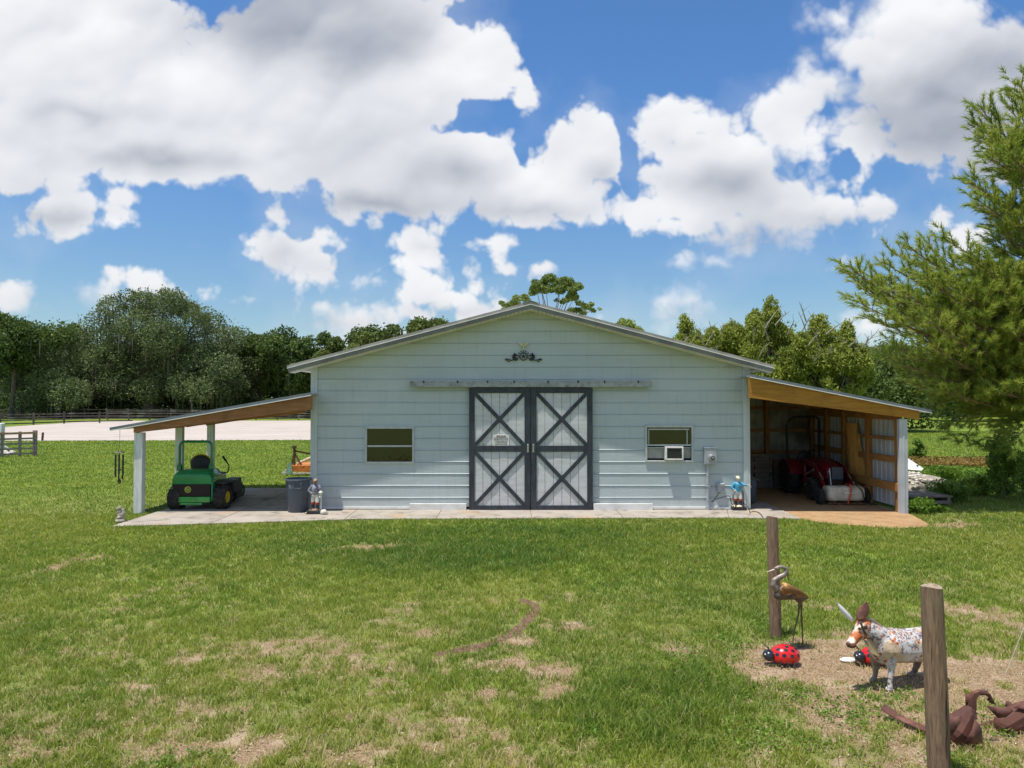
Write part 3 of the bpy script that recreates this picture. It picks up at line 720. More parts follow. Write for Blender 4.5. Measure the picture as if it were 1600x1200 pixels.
def ground_mat():
    t = NT('lawn_ground'); v = t.map((1, 1, 1)); d = t.attr('dry')
    a = t.mix(t.rng(t.noise(v, 28, 4, .6), .3, .7), (.15, .19, .045), (.27, .27, .09))
    a = t.mix(t.rng(t.noise(v, .25, 5, .6), .35, .7), a, t.mix(t.rng(t.noise(v, 9, 4), .35, .65), (.16, .24, .03), (.26, .31, .055)))
    thatch = t.mix(t.rng(t.noise(v, 45, 5, .7), .35, .65), (.20, .125, .07), (.46, .33, .21))
    thatch = t.mix(t.rng(t.noise(v, 3, 4), .5, .7), thatch, (.48, .36, .25))
    c = t.mix(t.rng(t.mth('ADD', d, t.mth('MULTIPLY', t.mth('SUBTRACT', t.noise(v, 30, 4), .5), .5)), .05, .62), a, thatch)
    rut = t.mix(t.rng(t.noise(v, 30, 5), .3, .7), (.13, .075, .045), (.26, .165, .11))
    c = t.mix(t.rng(t.attr('rut'), .3, .6), c, rut)
    # far pasture: broad light and dark sweeps
    sp = t.N.new('ShaderNodeSeparateXYZ'); t.L(t.tc.outputs['Object'], sp.inputs[0])
    far = t.mix(t.rng(t.noise(t.map((.12, .35, 1)), 2.2, 6, .65), .3, .7), (.13, .195, .02), (.23, .275, .04))
    far = t.mix(t.rng(t.noise(t.map((1, 1, 1)), 2.5, 6, .7), .35, .7), far, (.10, .16, .018))
    c = t.mix(t.rng(sp.outputs[1], 15, 24), c, far)
    # leaf litter under the woods, with tree shade painted into its dark brown
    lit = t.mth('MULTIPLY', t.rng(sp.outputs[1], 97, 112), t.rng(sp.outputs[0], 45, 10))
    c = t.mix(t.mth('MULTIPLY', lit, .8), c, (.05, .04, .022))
    t.set(color=c, rough=.95, spec=.15).bump(t.noise(v, 55, 5, .7), .9, .03); return t.m
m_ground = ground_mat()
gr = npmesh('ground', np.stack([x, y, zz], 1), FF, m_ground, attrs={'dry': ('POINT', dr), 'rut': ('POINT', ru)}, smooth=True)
tag(gr, 'mown lawn and pasture ground with dry patches', kind='structure')
# slab / walk
def sheet(poly, z, th=.1): return MB().prism(poly, z-th, z, 'xy')
backY = 21.85
slab = [(CORN[0][0], CORN[0][1]), CORN[1][:2], CORN[2][:2], CORN[3][:2], CORN[4][:2], CORN[5][:2], (XR+.3, 18.3), (XL, 18.3), (XL-.0, backY), (CORN[0][0]*1.0, backY)]
sl = sheet(slab, .035, .12).build('concrete_walk', m_conc, None, (0, 16.5, 0), smooth=False); tag(sl, 'stained concrete slab along the barn front and under the carport', kind='structure')
mb = MB()
for (a, b) in (((-6.6, 15.35), (-6.6, backY)), ((-8.55, 17.35), (XL, 17.35)), ((-8.6, 19.5), (XL-.05, 19.5)), ((-1.73, 16.1), (-1.73, YW)), ((.45, 16.05), (.45, YW-.1)), ((2.55, 16.05), (2.55, YW)), ((-3.8, 15.95), (-3.8, YW)), ((4.9, 16.1), (5.3, YW))):
    mb.bar((*a, .0375), (*b, .0375), .014, .003)
mb.build('expansion_joint', m_joint, sl)
# dirt floor of the shed
def dirt_mat():
    t = NT('orange_dirt'); v = t.map((1, 1, 1))
    c = t.mix(t.rng(t.noise(v, 2.5, 6, .65), .3, .7), (.44, .285, .15), (.33, .20, .10))
    c = t.mix(t.rng(t.noise(v, 14, 5), .55, .75), c, (.47, .34, .21)); c = t.mix(t.rng(t.noise(v, 40, 3), .62, .75), c, (.2, .13, .06))
    t.set(color=c, rough=.95, spec=.1).bump(t.noise(v, 20, 6, .65), .8, .04); return t.m
dp = [G(1186, 783.3)[:2], G(1251, 812)[:2], G(1285, 818)[:2], G(1330, 822)[:2], G(1400, 827)[:2], G(1448, 825)[:2], G(1452, 820)[:2], G(1425, 806)[:2], (9.46, 17.0), (9.46, 22.5), (XR-.1, 22.5), (XR-.1, 18.3)]
dd = MB(); P_ = dp
dd.prism(P_, -.02, .02, 'xy'); do = dd.build('dirt_floor', dirt_mat(), None, (7.5, 18, 0), smooth=False); tag(do, 'orange dirt floor of the open shed', kind='structure')
# pale sand riding arena
def sand_mat():
    t = NT('arena_sand'); v = t.map((.4, 1.4, 1))
    c = t.mix(t.rng(t.noise(v, 1.2, 6, .6), .3, .7), (.46, .40, .355), (.39, .335, .29)); c = t.mix(t.rng(t.noise(t.map((.05, 1.1, 1)), 1.3, 4, .6), .5, .62), c, (.51, .455, .41)); c = t.mix(t.rng(t.noise(t.map((.7, .9, 1), (0, 0, .3)), .35, 5, .7), .52, .7), c, (.36, .31, .27))
    t.set(color=c, rough=.95, spec=.1).bump(t.noise(t.map(), 8, 5), .5, .05); return t.m
ap = [(-60, 47.0), G(0, 689)[:2], G(120, 688.6)[:2], G(487, 687.5)[:2], (6, 48.5), (6, 95), G(487, 657.3)[:2], G(167, 657.6)[:2], G(108, 660.5)[:2], G(0, 668)[:2], (-75, 62)]
# ragged grassy margin
rp = []; rnd = random.Random(4)
for i in range(len(ap)):
    a, b = ap[i], ap[(i+1) % len(ap)]; L_ = math.dist(a, b); n = max(1, int(L_/.7))
    for k in range(n): f = k/n; rp.append((a[0]+(b[0]-a[0])*f, a[1]+(b[1]-a[1])*f+rnd.uniform(-.12, .12)))
ar = MB().prism(rp, -.02, .012, 'xy').build('riding_arena', sand_mat(), None, (-15, 60, 0), smooth=False); tag(ar, 'wide pale sand riding arena beyond the lawn', kind='structure')

# ---------------- grass ----------------
def inside(px, py, poly):
    r = np.zeros(len(px), bool); n = len(poly)
    for i in range(n):
        x1, y1 = poly[i][:2]; x2, y2 = poly[(i+1) % n][:2]
        c = ((y1 > py) != (y2 > py)) & (px < (x2-x1)*(py-y1)/(y2-y1+1e-12)+x1); r ^= c
    return r
def leafmat(name, cols, trans=.3, rough=.6, spec=.25, spots=None):
    t = NT(name); a = t.attr('tint'); c = t.mix(t.rng(a, 0., .5, smooth=False), cols[0], cols[1]); c = t.mix(t.rng(a, .5, 1., smooth=False), c, cols[2])
    if len(cols) > 3: c = t.mix(t.rng(t.attr('dry'), .35, .8), c, t.mix(t.rng(a, .2, .8), cols[3], cols[4]))
    t.set(color=c, rough=rough, spec=spec)
    tr = t.N.new('ShaderNodeBsdfTranslucent'); t.L(t.mix(.5, c, (.35, .42, .05), 'MIX') if 0 else c, tr.inputs[0])
    mx = t.N.new('ShaderNodeMixShader'); mx.inputs[0].default_value = trans; t.L(t.b.outputs[0], mx.inputs[1]); t.L(tr.outputs[0], mx.inputs[2]); t.L(mx.outputs[0], t.out.inputs[0])
    return t.m
def grass(name, n, d0, d1, pw, hgt, wid, seed, label, spread=.86, keep=None, kmul=1.0):
    g = np.random.default_rng(seed)
    u = g.random(n); e = 2-pw    # density ~ D^-pw, width ~ D
    D = (d0**e+(d1**e-d0**e)*u)**(1/e); X = (g.random(n)*2-1)*(D*spread+1)
    X += 0
    jx = .11*(fbm(np.stack([X, D], 1)*5, 3, 55)-.5)+.05*(g.random(n)-.5)
    m = ~(inside(X, D+jx+.02, slab) | inside(X, D+jx*2, dp) | inside(X, D, ap) | ((X > XL*np.maximum(1, .93*D/YW)) & (X < XR*np.maximum(1, .93*D/YW)) & (D > YW)))
    if keep is not None: m &= keep(X, D)
    X, D = X[m], D[m]
    # ragged verge hangs over the slab edge
    dr = dryness(X, D); ru = seg_d(X, D, RUT, .10); clump = .5*fbm(np.stack([X, D], 1)*5, 3, 31)+.5*fbm(np.stack([X, D], 1)*16, 2, 33)
    kp = g.random(len(X)) < np.clip(1.1-dr*.9, .26, 1)*(1-.85*np.clip(ru*1.6, 0, 1))*np.clip(2.5*(clump-.32)+.28*(1-dr), .12, 1.2)*kmul
    X, D, dr, clump = X[kp], D[kp], dr[kp], clump[kp]; k = len(X)
    Z = relief(X, D)*edge_fade(X, D)
    lush = np.clip(gauss(X, D, LUSH), 0, 1.2)
    H = hgt*(.55+.9*g.random(k))*(.6+.55*clump)*(1.0-.5*np.clip(dr, 0, 1))*(1+.75*np.clip(lush-.4, 0, 1)); Wd = wid*(.7+.6*g.random(k))*np.maximum(1, D/9)
    az = g.random(k)*2*np.pi; ln = H*(.35+.9*g.random(k)); az2 = g.random(k)*2*np.pi
    ox, oy = np.cos(az)*ln, np.sin(az)*ln; wx, wy = np.cos(az2)*Wd/2, np.sin(az2)*Wd/2
    V = np.empty((k, 5, 3), np.float32)
    V[:, 0] = np.stack([X-wx, D-wy, Z-.005], 1); V[:, 1] = np.stack([X+wx, D+wy, Z-.005], 1)
    V[:, 2] = np.stack([X+wx*.8+ox*.4, D+wy*.8+oy*.4, Z+H*.65], 1); V[:, 3] = np.stack([X-wx*.8+ox*.4, D-wy*.8+oy*.4, Z+H*.65], 1)
    V[:, 4] = np.stack([X+ox, D+oy, Z+H], 1)
    b = np.arange(k)*5
    F = np.concatenate([np.stack([b, b+1, b+2], 1), np.stack([b, b+2, b+3], 1), np.stack([b+3, b+2, b+4], 1)])
    ti = np.clip(-.13*(D > 17)+.07*np.sin(X*1.9-D*.9)*(D > 17)+.38*g.random(k)+.55*fbm(np.stack([X, D], 1)*.5, 4, 77)+.45*(fbm(np.stack([X, D], 1)*6, 2, 78)-.5)+.06-.30*np.clip(lush, 0, 1), 0, 1)
    db = np.clip(dr*.85+(g.random(k) < .16)*.8*g.random(k)+(g.random(k)-.5)*.35-.02+.16*np.clip((10-D)/5, 0, 1), 0, 1)
    o = npmesh(name, V.reshape(-1, 3), F, m_grass, attrs={'tint': ('FACE', np.tile(ti, 3)), 'dry': ('FACE', np.tile(db, 3))})
    return tag(o, label, 'grass', kind='stuff')
m_grass = leafmat('grass_blades', [(.08, .175, .028), (.21, .285, .032), (.44, .435, .08), (.48, .39, .16), (.68, .57, .33)], .45, .55, .3)
grass('grass', int(760000*QG), 4.2, 17.0, 1.35, .062, .0078, 1, 'short mown lawn grass in front of the barn')
grass('meadow_grass', int(420000*QG), 17.0, 62, 1.75, .060, .0075, 2, 'sunlit lawn grass to the sides of and behind the barn', spread=.8)
# fringe of longer grass against the walk and posts
# ---------------- small things: materials ----------------
m_deere = mat('green_bodywork', (.014, .22, .062), (.012, .18, .05), 5, .28, coat=.5, c3=(.05, .09, .04), s3=9, lo3=.68, hi3=.8)
m_grille = mat('mower_grille', (.022, .014, .013), (.035, .02, .018), 30, .7, .4, 120)
m_rubber = mat('tyre_rubber', (.018, .017, .016), (.045, .04, .034), 12, .85, .3, 40)
m_yellow = mat('yellow_paint', (.62, .44, .02), (.5, .35, .02), 8, .45)
m_seat = mat('black_vinyl', (.018, .018, .02), None, rough=.5)
m_bin = mat('grey_blue_plastic', (.085, .105, .135), (.065, .08, .105), 3, .5, .05, 30, c3=(.13, .14, .16), s3=8, lo3=.6, hi3=.8)
m_bin2 = mat('dark_bin_plastic', (.055, .075, .11), (.04, .055, .08), 4, .5)
m_grey = mat('grey_meter_paint', (.38, .40, .42), (.31, .33, .35), 8, .5, .08, 50)
m_red = mat('red_tractor_paint', (.16, .005, .012), (.11, .004, .009), 6, .3, coat=.4)
m_orange = mat('orange_machine_paint', (.62, .20, .03), (.42, .13, .03), 9, .6, c3=(.16, .08, .04), s3=12, lo3=.55, hi3=.7)
m_rusty = mat('rusty_iron', (.085, .045, .03), (.16, .075, .035), 12, .85, .5, 60)
m_tank = mat('sprayer_tank_plastic', (.66, .60, .50), (.52, .42, .32), 6, .5, c3=(.45, .28, .15), s3=5, lo3=.5, hi3=.75)
m_strap = mat('orange_strap', (.75, .09, .02), rough=.6)
m_stone = mat('pale_cast_stone', (.42, .38, .32), (.24, .21, .17), 22, .9, .6, 60)
m_rock = mat('pale_rock', (.66, .62, .55), (.45, .40, .34), 9, .9, .6, 30)
def tri(mb, pts, y0, y1): return mb.prism(pts, y0, y1)
def wheel(parent, c, r, w, rim_r, m_rim, name='wheel', tread=18, lug=.016):
    """tyre round an axle along x with chunky tread, rim as sub-part"""
    mb = MB(); hw = w/2
    mb.lathe(c, [(rim_r, -hw*.8), (r*.86, -hw), (r*.975, -hw*.72), (r, -hw*.3), (r, hw*.3), (r*.975, hw*.72), (r*.86, hw), (rim_r, hw*.8), (rim_r*.9, 0)], 28, 'x')
    for k in range(tread):
        for s in (-1, 1):
            a = 2*math.pi*(k+(.5 if s > 0 else 0))/tread; u = Vector((0, math.cos(a), math.sin(a))); t = Vector((0, -math.sin(a), math.cos(a)))
            p = Vector(c)+u*(r+lug*.2); mb.bar(p+Vector((s*hw*.06, 0, 0))+t*.02, p+Vector((s*hw*.86, 0, 0))-t*.03, r*.10, lug*2, up=u)
    wh = mb.build(name, m_rubber, parent, smooth=True)
    MB().lathe(c, [(rim_r*1.02, -hw*.55), (rim_r, -hw*.75), (rim_r*.8, -hw*.5), (rim_r*.35, -hw*.35), (rim_r*.3, -hw*.6), (rim_r*.05, -hw*.62)], 18, 'x').lathe(c, [(rim_r*.05, hw*.62), (rim_r*.3, hw*.6), (rim_r*.35, hw*.35), (rim_r*.8, hw*.5), (rim_r, hw*.75), (rim_r*1.02, hw*.55)], 18, 'x').build('rim', m_rim, wh)
    return wh
# ---------------- wall-mounted things ----------------
ec = W(818, 557, YW-.02); ex, ey, ez = ec
em = thing('wall_emblem', 'black metal horse-head ornament with a star ring on the gable wall', 'wall ornament', (ex, YW-.02, ez))
u = .0158  # metres per photo pixel at the wall
def flat(poly, dx=0): return [(ex+(a+dx)*u, ez+b*u) for a, b in poly]
mb = MB(); n = 28
for k in range(n):
    a, b = 2*math.pi*k/n, 2*math.pi*(k+1)/n
    mb.prism([(ex+5.0*u*math.cos(a), ez+5.0*u*math.sin(a)), (ex+6.6*u*math.cos(a), ez+6.6*u*math.sin(a)), (ex+6.6*u*math.cos(b), ez+6.6*u*math.sin(b)), (ex+5.0*u*math.cos(b), ez+5.0*u*math.sin(b))], YW-.05, YW-.035)
for k in range(5): a = math.pi/2+(k-2)*.47; mb.ell((ex+8.6*u*math.cos(a), YW-.042, ez+8.6*u*math.sin(a)), (1.15*u, .008, 1.15*u), n=8, m=5)
mb.build('ring', m_blackm, em)
mb = MB(); st = []
for k in range(10): a = math.pi/2+2*math.pi*k/10; r = (4.1 if k % 2 == 0 else 1.7)*u; st.append((ex+r*math.cos(a), ez+r*math.sin(a)))
for k in range(10): mb.prism([(ex, ez), st[k], st[(k+1) % 10]], YW-.05, YW-.035)
mb.build('star', m_blackm, em)
for s in (-1, 1):
    mb = MB()
    def fp(p): return [(ex+s*a*u, ez+b*u) for a, b in p]
    for p in ([(8, 1.8), (10.5, 3.2), (13, 4.6), (14.2, 6.2), (15, 4.4), (15.6, 1.5), (14, -1), (12.3, .6), (10.2, .2), (8.3, .4)], [(14, 4.2), (16.8, 2.6), (17.8, 0), (17.6, -3.2), (15.2, -6.2), (11, -7), (9, -5.4), (10, -2.4), (12.2, -.8), (14, -1)]):
        c = (sum(q[0] for q in p)/len(p), sum(q[1] for q in p)/len(p)); q = fp(p); cc = (ex+s*c[0]*u, ez+c[1]*u)
        for i in range(len(q)): mb.prism([cc, q[i], q[(i+1) % len(q)]], YW-.05, YW-.035)
    def t(p, r): mb.tube([(ex+s*a*u, YW-.042, ez+b*u) for a, b in p], r, 6)
    t([(15.5, -5.5), (18, -5.8), (20, -6.2), (22, -4.6), (24.2, -4.8), (25, -6.8), (23.6, -8.3), (21.6, -7.6), (21.5, -6)], .012)
    t([(24, -4.4), (26, -3.6), (28.5, -4.4), (27.6, -6.4)], .012); t([(24.5, -5), (27, -5.6), (29, -4)], .009); t([(6.4, .8), (9, 1.2)], .008); t([(6.0, -2.2), (10, -3)], .008)
    mb.build('horse_head', m_blackm, em)
m_pgold = mat('faded_gold_paint', (.60, .56, .36), (.5, .46, .30), 12, .6)
c = W(818, 541, YW-.04); ea = thing('eagle_plaque', 'small faded gold winged ornament above the black horse-head emblem', 'wall ornament', (c[0], YW-.02, c[2]))
mb = MB()
for s in (-1, 1):
    P_ = [(.2, 1.5), (2.5, 5.2), (5.5, 6.2), (8.3, 5.6), (7.2, 3.6), (5.2, 1.6), (2.6, -.8), (.4, -2)]
    for i in range(1, len(P_)-1): mb.prism([(c[0]+s*a*u, c[2]+b*u) for a, b in (P_[0], P_[i], P_[i+1])], YW-.055, YW-.035)
mb.build('wing', m_pgold, ea)
MB().ell((c[0], YW-.05, c[2]+.2*u), (1.5*u, .025, 3.4*u)).ell((c[0], YW-.06, c[2]+4.2*u), (1.0*u, .02, 1.1*u)).prism([(c[0]-1.9*u, c[2]-5.6*u), (c[0]+1.9*u, c[2]-5.6*u), (c[0]+.6*u, c[2]-2*u), (c[0]-.6*u, c[2]-2*u)], YW-.05, YW-.036).build('body', m_pgold, ea)
# air conditioner in the right window
a = W(1040, 698, YW-.14); b = W(1068, 719, YW-.14)
ac = thing('air_conditioner', 'white window air conditioner sticking out of the right window', 'air conditioner', ((a[0]+b[0])/2, YW, b[2]))
x0, x1, z0, z1 = a[0], b[0], b[2], a[2]; t = .035
mb = MB(); y0 = YW-.15
mb.box(x0, x0+t, y0, YW+.10, z0, z1).box(x1-t, x1, y0, YW+.10, z0, z1).box(x0+t, x1-t, y0, YW+.10, z1-t, z1).box(x0+t, x1-t, y0, YW+.10, z0, z0+t)
mb.build('housing', mat('appliance_white', (.78, .77, .72), (.66, .64, .58), 5, .45), ac, bevel=.006)
mb = MB(); mb.box(x0+t, x1-t, y0+.03, y0+.04, z0+t, z1-t); k = x0+t+.006
while k < x1-t-.004: mb.box(k, k+.003, y0+.012, y0+.029, z0+t, z1-t); k += .011
mb.build('condenser_fins', mat('condenser_fins', (.115, .125, .10), (.075, .085, .07), 20, .6, metal=.3), ac, smooth=False)
# electric meter
a = W(1101, 700, YW-.1); b = W(1119, 725.5, YW-.1)
me_ = thing('electric_meter', 'grey electric meter box with conduit beside the right window', 'electric meter', ((a[0]+b[0])/2, YW, 0))
x0, x1, z0, z1 = a[0], b[0], b[2], a[2]
MB().box(x0, x1, YW-.14, YW-.022, z0, z1).box(x0-.008, x1+.008, YW-.15, YW-.02, z1, z1+.012).box(x0+.02, x1-.02, YW-.143, YW-.1405, z0+.02, z0+.09).build('meter_box', m_grey, me_, bevel=.006)
c = W(1112, 715, YW-.15)
gl = MB(); gl.lathe((c[0], YW-.14, c[2]), [(.085, .0), (.085, -.02), (.074, -.035), (.072, -.075), (.055, -.10), (.02, -.11), (.001, -.11)], 20, 'y'); mo = gl.build('meter_dome', m_chrome, me_)
MB().lathe((c[0], YW-.232, c[2]), [(.052, 0), (.05, -.012), (.001, -.02)], 16, 'y').build('dial', m_dark, mo)
cx = W(1106, 760, YW-.09)[0]
MB().tube([(cx, YW-.085, z0), (cx, YW-.085, .02)], .036, 10).tube([(cx, YW-.085, .02), (cx, YW-.085, .12)], .048, 10).build('conduit', m_grey, me_)
MB().box(cx-.06, cx+.06, YW-.05, YW-.03, .60, .63).box(cx-.045, cx+.045, YW-.125, YW-.05, .60, .63).build('strap', m_grey, me_)
a = W(1120, 755, YW-.08); b = W(1132.5, 769, YW-.08)
ob_ = thing('outlet_box', 'small weatherproof outlet box low on the wall beside the meter conduit', 'outlet box', ((a[0]+b[0])/2, YW, b[2]))
MB().box(a[0]+.015, b[0]-.015, YW-.10, YW-.02, b[2], a[2]-.05).build('box', m_grey, ob_, bevel=.01)
MB().box(a[0], b[0], YW-.12, YW-.02, a[2]-.07, a[2]).build('hood', m_grey, ob_, bevel=.012)
def cable(pts, r=.008, n=5):
    P = [Vector(p) for p in pts]; out = []
    for i in range(len(P)-1):
        p0, p1, p2, p3 = P[max(i-1, 0)], P[i], P[i+1], P[min(i+2, len(P)-1)]
        for k in range(5):
            t = k/5; out.append(.5*((2*p1)+(-p0+p2)*t+(2*p0-5*p1+4*p2-p3)*t*t+(-p0+3*p1-3*p2+p3)*t**3))
    out.append(P[-1]); return MB().tube(out, r, n)
cb = cable([W(1125, 768, YW-.06), (W(1116, 782, 17.4)[0], 17.5, .25), W(1112, 783, 17.4), W(1122, 779, 17.4), W(1135, 775, 17.3), W(1141, 777, 17.2), W(1143, 786, 17.1), (5.35, 17.0, .12), W(1150, 790, 17.0), W(1162, 787, 16.9), W(1169, 793, 16.7), G(1172, 800, .05), G(1178, 799, .05), G(1186, 801, .05), G(1192, 808, .05)], .009).build('power_cord', m_dark, None, (5.3, 17, 0))
tag(cb, 'thin dark cord looping from the outlet box over the right jockey statue base', 'cord')
# ---------------- jockey statues ----------------
def jockey(loc, label, shirt, skin, capc, pants, lantern):
    X, Y, Z = loc; root = thing('jockey_statue', label, 'statue', loc)
    P = lambda x, z, y=0.: (X+x, Y+y, Z+z)
    bs = MB(); bs.box(X-.17, X+.17, Y-.14, Y+.14, Z, Z+.085); bs.build('base', m_blackm, root, bevel=.01)
    # sloping mound and body in one continuous mesh
    mb = MB(); mb.ell(P(0, .085), (.15, .12, .035))
    mb.cap(P(-.05, .12), P(-.055, .25), .026, .032); mb.cap(P(-.055, .25), P(-.04, .42, .01), .034, .052)       # standing leg
    mb.cap(P(.07, .115, -.04), P(.055, .25, -.02), .026, .032); mb.cap(P(.055, .25, -.03), P(.035, .42, 0), .036, .054)
    mb.cap(P(-.055, .10, -.02), P(-.075, .095, -.075), .022, .018); mb.cap(P(.07, .10, -.05), P(.095, .095, -.10), .022, .018)
    mb.ell(P(0, .44), (.085, .06, .055)); mb.cap(P(0, .46), P(0, .60), .068, .082); mb.cap(P(-.07, .63), P(.07, .63), .04, .04); mb.cap(P(0, .64), P(0, .70), .03, .028)
    mb.cap(P(-.095, .63), P(-.155, .54, -.0), .030, .024); mb.cap(P(-.155, .54), P(-.09, .475, -.035), .024, .019)
    mb.ell(P(-.085, .468, -.045), (.022, .024, .018))
    if lantern:
        mb.cap(P(.095, .63), P(.125, .55, -.03), .030, .024); mb.cap(P(.125, .55, -.03), P(.14, .60, -.12), .023, .018); hand = P(.142, .615, -.135)
    else:
        mb.cap(P(.095, .63), P(.15, .605, -.06), .030, .024); mb.cap(P(.15, .605, -.06), P(.215, .615, -.12), .022, .017); hand = P(.235, .62, -.13)
    mb.ell(hand, (.02, .02, .022))
    for k in range(4): mb.cap(hand, (hand[0]+.012+.004*k, hand[1]-.022, hand[2]+.018-.011*k), .0075, .006)
    mb.cap(hand, (hand[0]-.012, hand[1]-.012, hand[2]+.028), .008, .006)
    mb.ell(P(0, .755, -.005), (.046, .052, .060)); mb.ell(P(0, .745, -.055), (.010, .014, .014)); mb.ell(P(0, .722, -.045), (.018, .012, .008)); mb.ell(P(0, .708, -.035), (.022, .018, .014))
    for s in (-1, 1): mb.ell(P(s*.046, .752, .0), (.008, .012, .016)); mb.ell(P(s*.018, .768, -.045), (.010, .008, .005))
    bd = mb.build('body', skin, root, remesh=.008, relax=3)
    mb = MB(); mb.cap(P(0, .475), P(0, .60), .078, .090); mb.cap(P(-.075, .635), P(.075, .635), .046, .046); mb.cap(P(-.095, .635), P(-.155, .545), .036, .031); mb.cap(P(-.155, .545), P(-.105, .49, -.028), .031, .024); mb.ell(P(0, .47), (.086, .066, .03))
    if lantern: mb.cap(P(.095, .635), P(.125, .555, -.03), .036, .031); mb.cap(P(.125, .555, -.03), P(.138, .592, -.105), .030, .023)
    else: mb.cap(P(.095, .635), P(.15, .608, -.06), .036, .031); mb.cap(P(.15, .608, -.06), P(.20, .613, -.108), .030, .022)
    mb.build('shirt', shirt, root, remesh=.009, relax=3)
    mb = MB(); mb.ell(P(0, .435), (.092, .067, .05)); mb.cap(P(-.04, .42, .01), P(-.056, .26), .060, .040); mb.cap(P(.036, .42), P(.056, .26, -.03), .062, .043); mb.build('trousers', pants, root, remesh=.009, relax=3)
    for (a, b, c2) in (((-.055, .24, 0), (-.05, .12, 0), (-.075, .098, -.075)), ((.056, .235, -.028), (.07, .115, -.045), (.095, .098, -.10))):
        q = MB(); q.cap(P(a[0], a[1], a[2]), P(b[0], b[1], b[2]), .040, .033).cap(P(b[0], b[1]-.01, b[2]), P(c2[0], c2[1], c2[2]), .030, .022); bo = q.build('boot', m_blackm, root, remesh=.008, relax=2)
        MB().lathe(P(a[0], a[1]-.02, a[2]), [(.038, -.0), (.047, .0), (.049, .05), (.038, .055)], 14).build('boot_cuff', mat('boot_cuff_red', (.36, .05, .02), (.25, .04, .02), 9), bo)
    MB().ell(P(0, .785, 0), (.052, .058, .042)).ell(P(0, .775, -.055), (.042, .04, .008)).build('cap', capc, root)
    for s in (-1, 1): MB().ell(P(s*.017, .760, -.052), (.005, .004, .004)).build('eye', m_dark, root)
    if lantern:
        lx, ly = X+.165, Y-.14
        MB().tube([(lx-.01, Y-.06, Z+.09), (lx-.01, Y-.06, Z+.45)], .012, 6).tube([(lx, ly, Z+.60), (lx, ly, Z+.53)], .006, 5).build('lantern_pole', pants, root)
        l = MB(); l.lathe((lx, ly, Z+.40), [(.045, 0), (.045, .012), (.03, .02), (.03, .10), (.055, .105), (.052, .12), (.012, .155), (.001, .165)], 12); l.build('lantern', mat('lantern_cream', (.68, .66, .56), (.5, .48, .40), 12, .5), root)
    else:
        r = MB(); n = 12; rc = (hand[0]+.005, hand[1]-.02, hand[2]-.04)
        r.tube([(rc[0]+.034*math.cos(2*math.pi*k/n), rc[1], rc[2]+.034*math.sin(2*math.pi*k/n)) for k in range(n+1)], .005, 5); r.build('hitching_ring', m_chrome, root)
        MB().tube([(X+.115, Y+.04, Z+.09), (X+.115, Y+.04, Z+.46)], .014, 6).build('support', mat('faded_green_paint', (.16, .25, .18)), root)
    return root
m_jp = mat('statue_white_paint', (.66, .66, .60), (.46, .46, .40), 14, .6, .3, 60)
m_skd = mat('statue_brown_paint', (.30, .17, .11), (.2, .11, .07), 20, .6)
m_skl = mat('statue_pale_paint', (.72, .62, .46), (.5, .38, .24), 20, .6)
cL = G(490, 806); cR = G(1156, 800)
jockey((cL[0]-.0, cL[1]+.14, .036), 'jockey statue with slate vest and lantern beside the grey bin', mat('slate_vest', (.12, .13, .19), (.34, .36, .40), 16, .6), m_skd, mat('brown_cap', (.45, .30, .20), (.3, .2, .14), 20), m_jp, True)
jockey((cR[0], cR[1]+.14, .036), 'jockey statue in bright blue shirt at the right barn corner', mat('bright_blue_paint', (.07, .36, .52), (.05, .26, .42), 9, .5, c3=(.45, .62, .70), s3=12, lo3=.6, hi3=.75), m_skl, mat('cream_cap', (.72, .68, .50)), m_jp, False)
# extra dark crate the right statue stands on is part of its base; pale stone by the left one
def rock(name, lb, px, py, r, m_, seed, cat='rock', z=0.0, D=None):
    c = G(px, py, z); g = random.Random(seed); mb = MB(); mb.ell((c[0], c[1], z+r[2]*.7), r, n=16, m=10)
    mb.v = [(x+(g.uniform(-1, 1)*.10*r[0]), y+g.uniform(-1, 1)*.10*r[1], max(z, q+g.uniform(-1, 1)*.12*r[2])) for x, y, q in mb.v]
    return tag(mb.build(name, m_, None, (c[0], c[1], z), smooth=True, ang=80), lb, cat)
rock('white_stone', 'small white stone on the walk beside the lantern jockey statue', 506, 804, (.08, .07, .07), m_rock, 3, z=.036)
rock('white_stone', 'flat white stone in the grass left of the half-hidden ladybug', 1326, 1034, (.085, .05, .025), mat('chalk_white_stone', (.8, .79, .76), (.6, .58, .54), 9), 5)
rock('tan_stone', 'tiny tan stone on the walk between bin and lantern jockey statue', 479, 803, (.035, .03, .025), mat('tan_stone', (.5, .38, .2)), 6, z=.036)
# squirrel statue on the slab corner
c = G(188, 815, .035); sq = thing('squirrel_statue', 'small pale stone squirrel statue on the left corner of the slab', 'statue', (c[0], c[1], .036))
X, Y, Z = c[0], c[1], .036
MB().lathe((X, Y, Z), [(.10, 0), (.11, .02), (.10, .045), (.08, .06), (.001, .06)], 16).build('base', m_stone, sq)
mb = MB(); mb.ell((X, Y, Z+.13), (.065, .06, .085)); mb.ell((X-.01, Y, Z+.21), (.05, .05, .065)); mb.ell((X-.02, Y-.01, Z+.295), (.042, .045, .042)); mb.cap((X-.03, Y-.03, Z+.29), (X-.075, Y-.035, Z+.28), .026, .014)
for s in (-1, 1): mb.cap((X-.005, Y+s*.022, Z+.325), (X+.0, Y+s*.028, Z+.355), .014, .006); mb.cap((X-.03, Y+s*.035, Z+.22), (X-.075, Y+s*.015, Z+.20), .018, .013); mb.cap((X+.01, Y+s*.05, Z+.10), (X-.06, Y+s*.05, Z+.075), .035, .018)
mb.build('body', m_stone, sq, remesh=.009, relax=2)
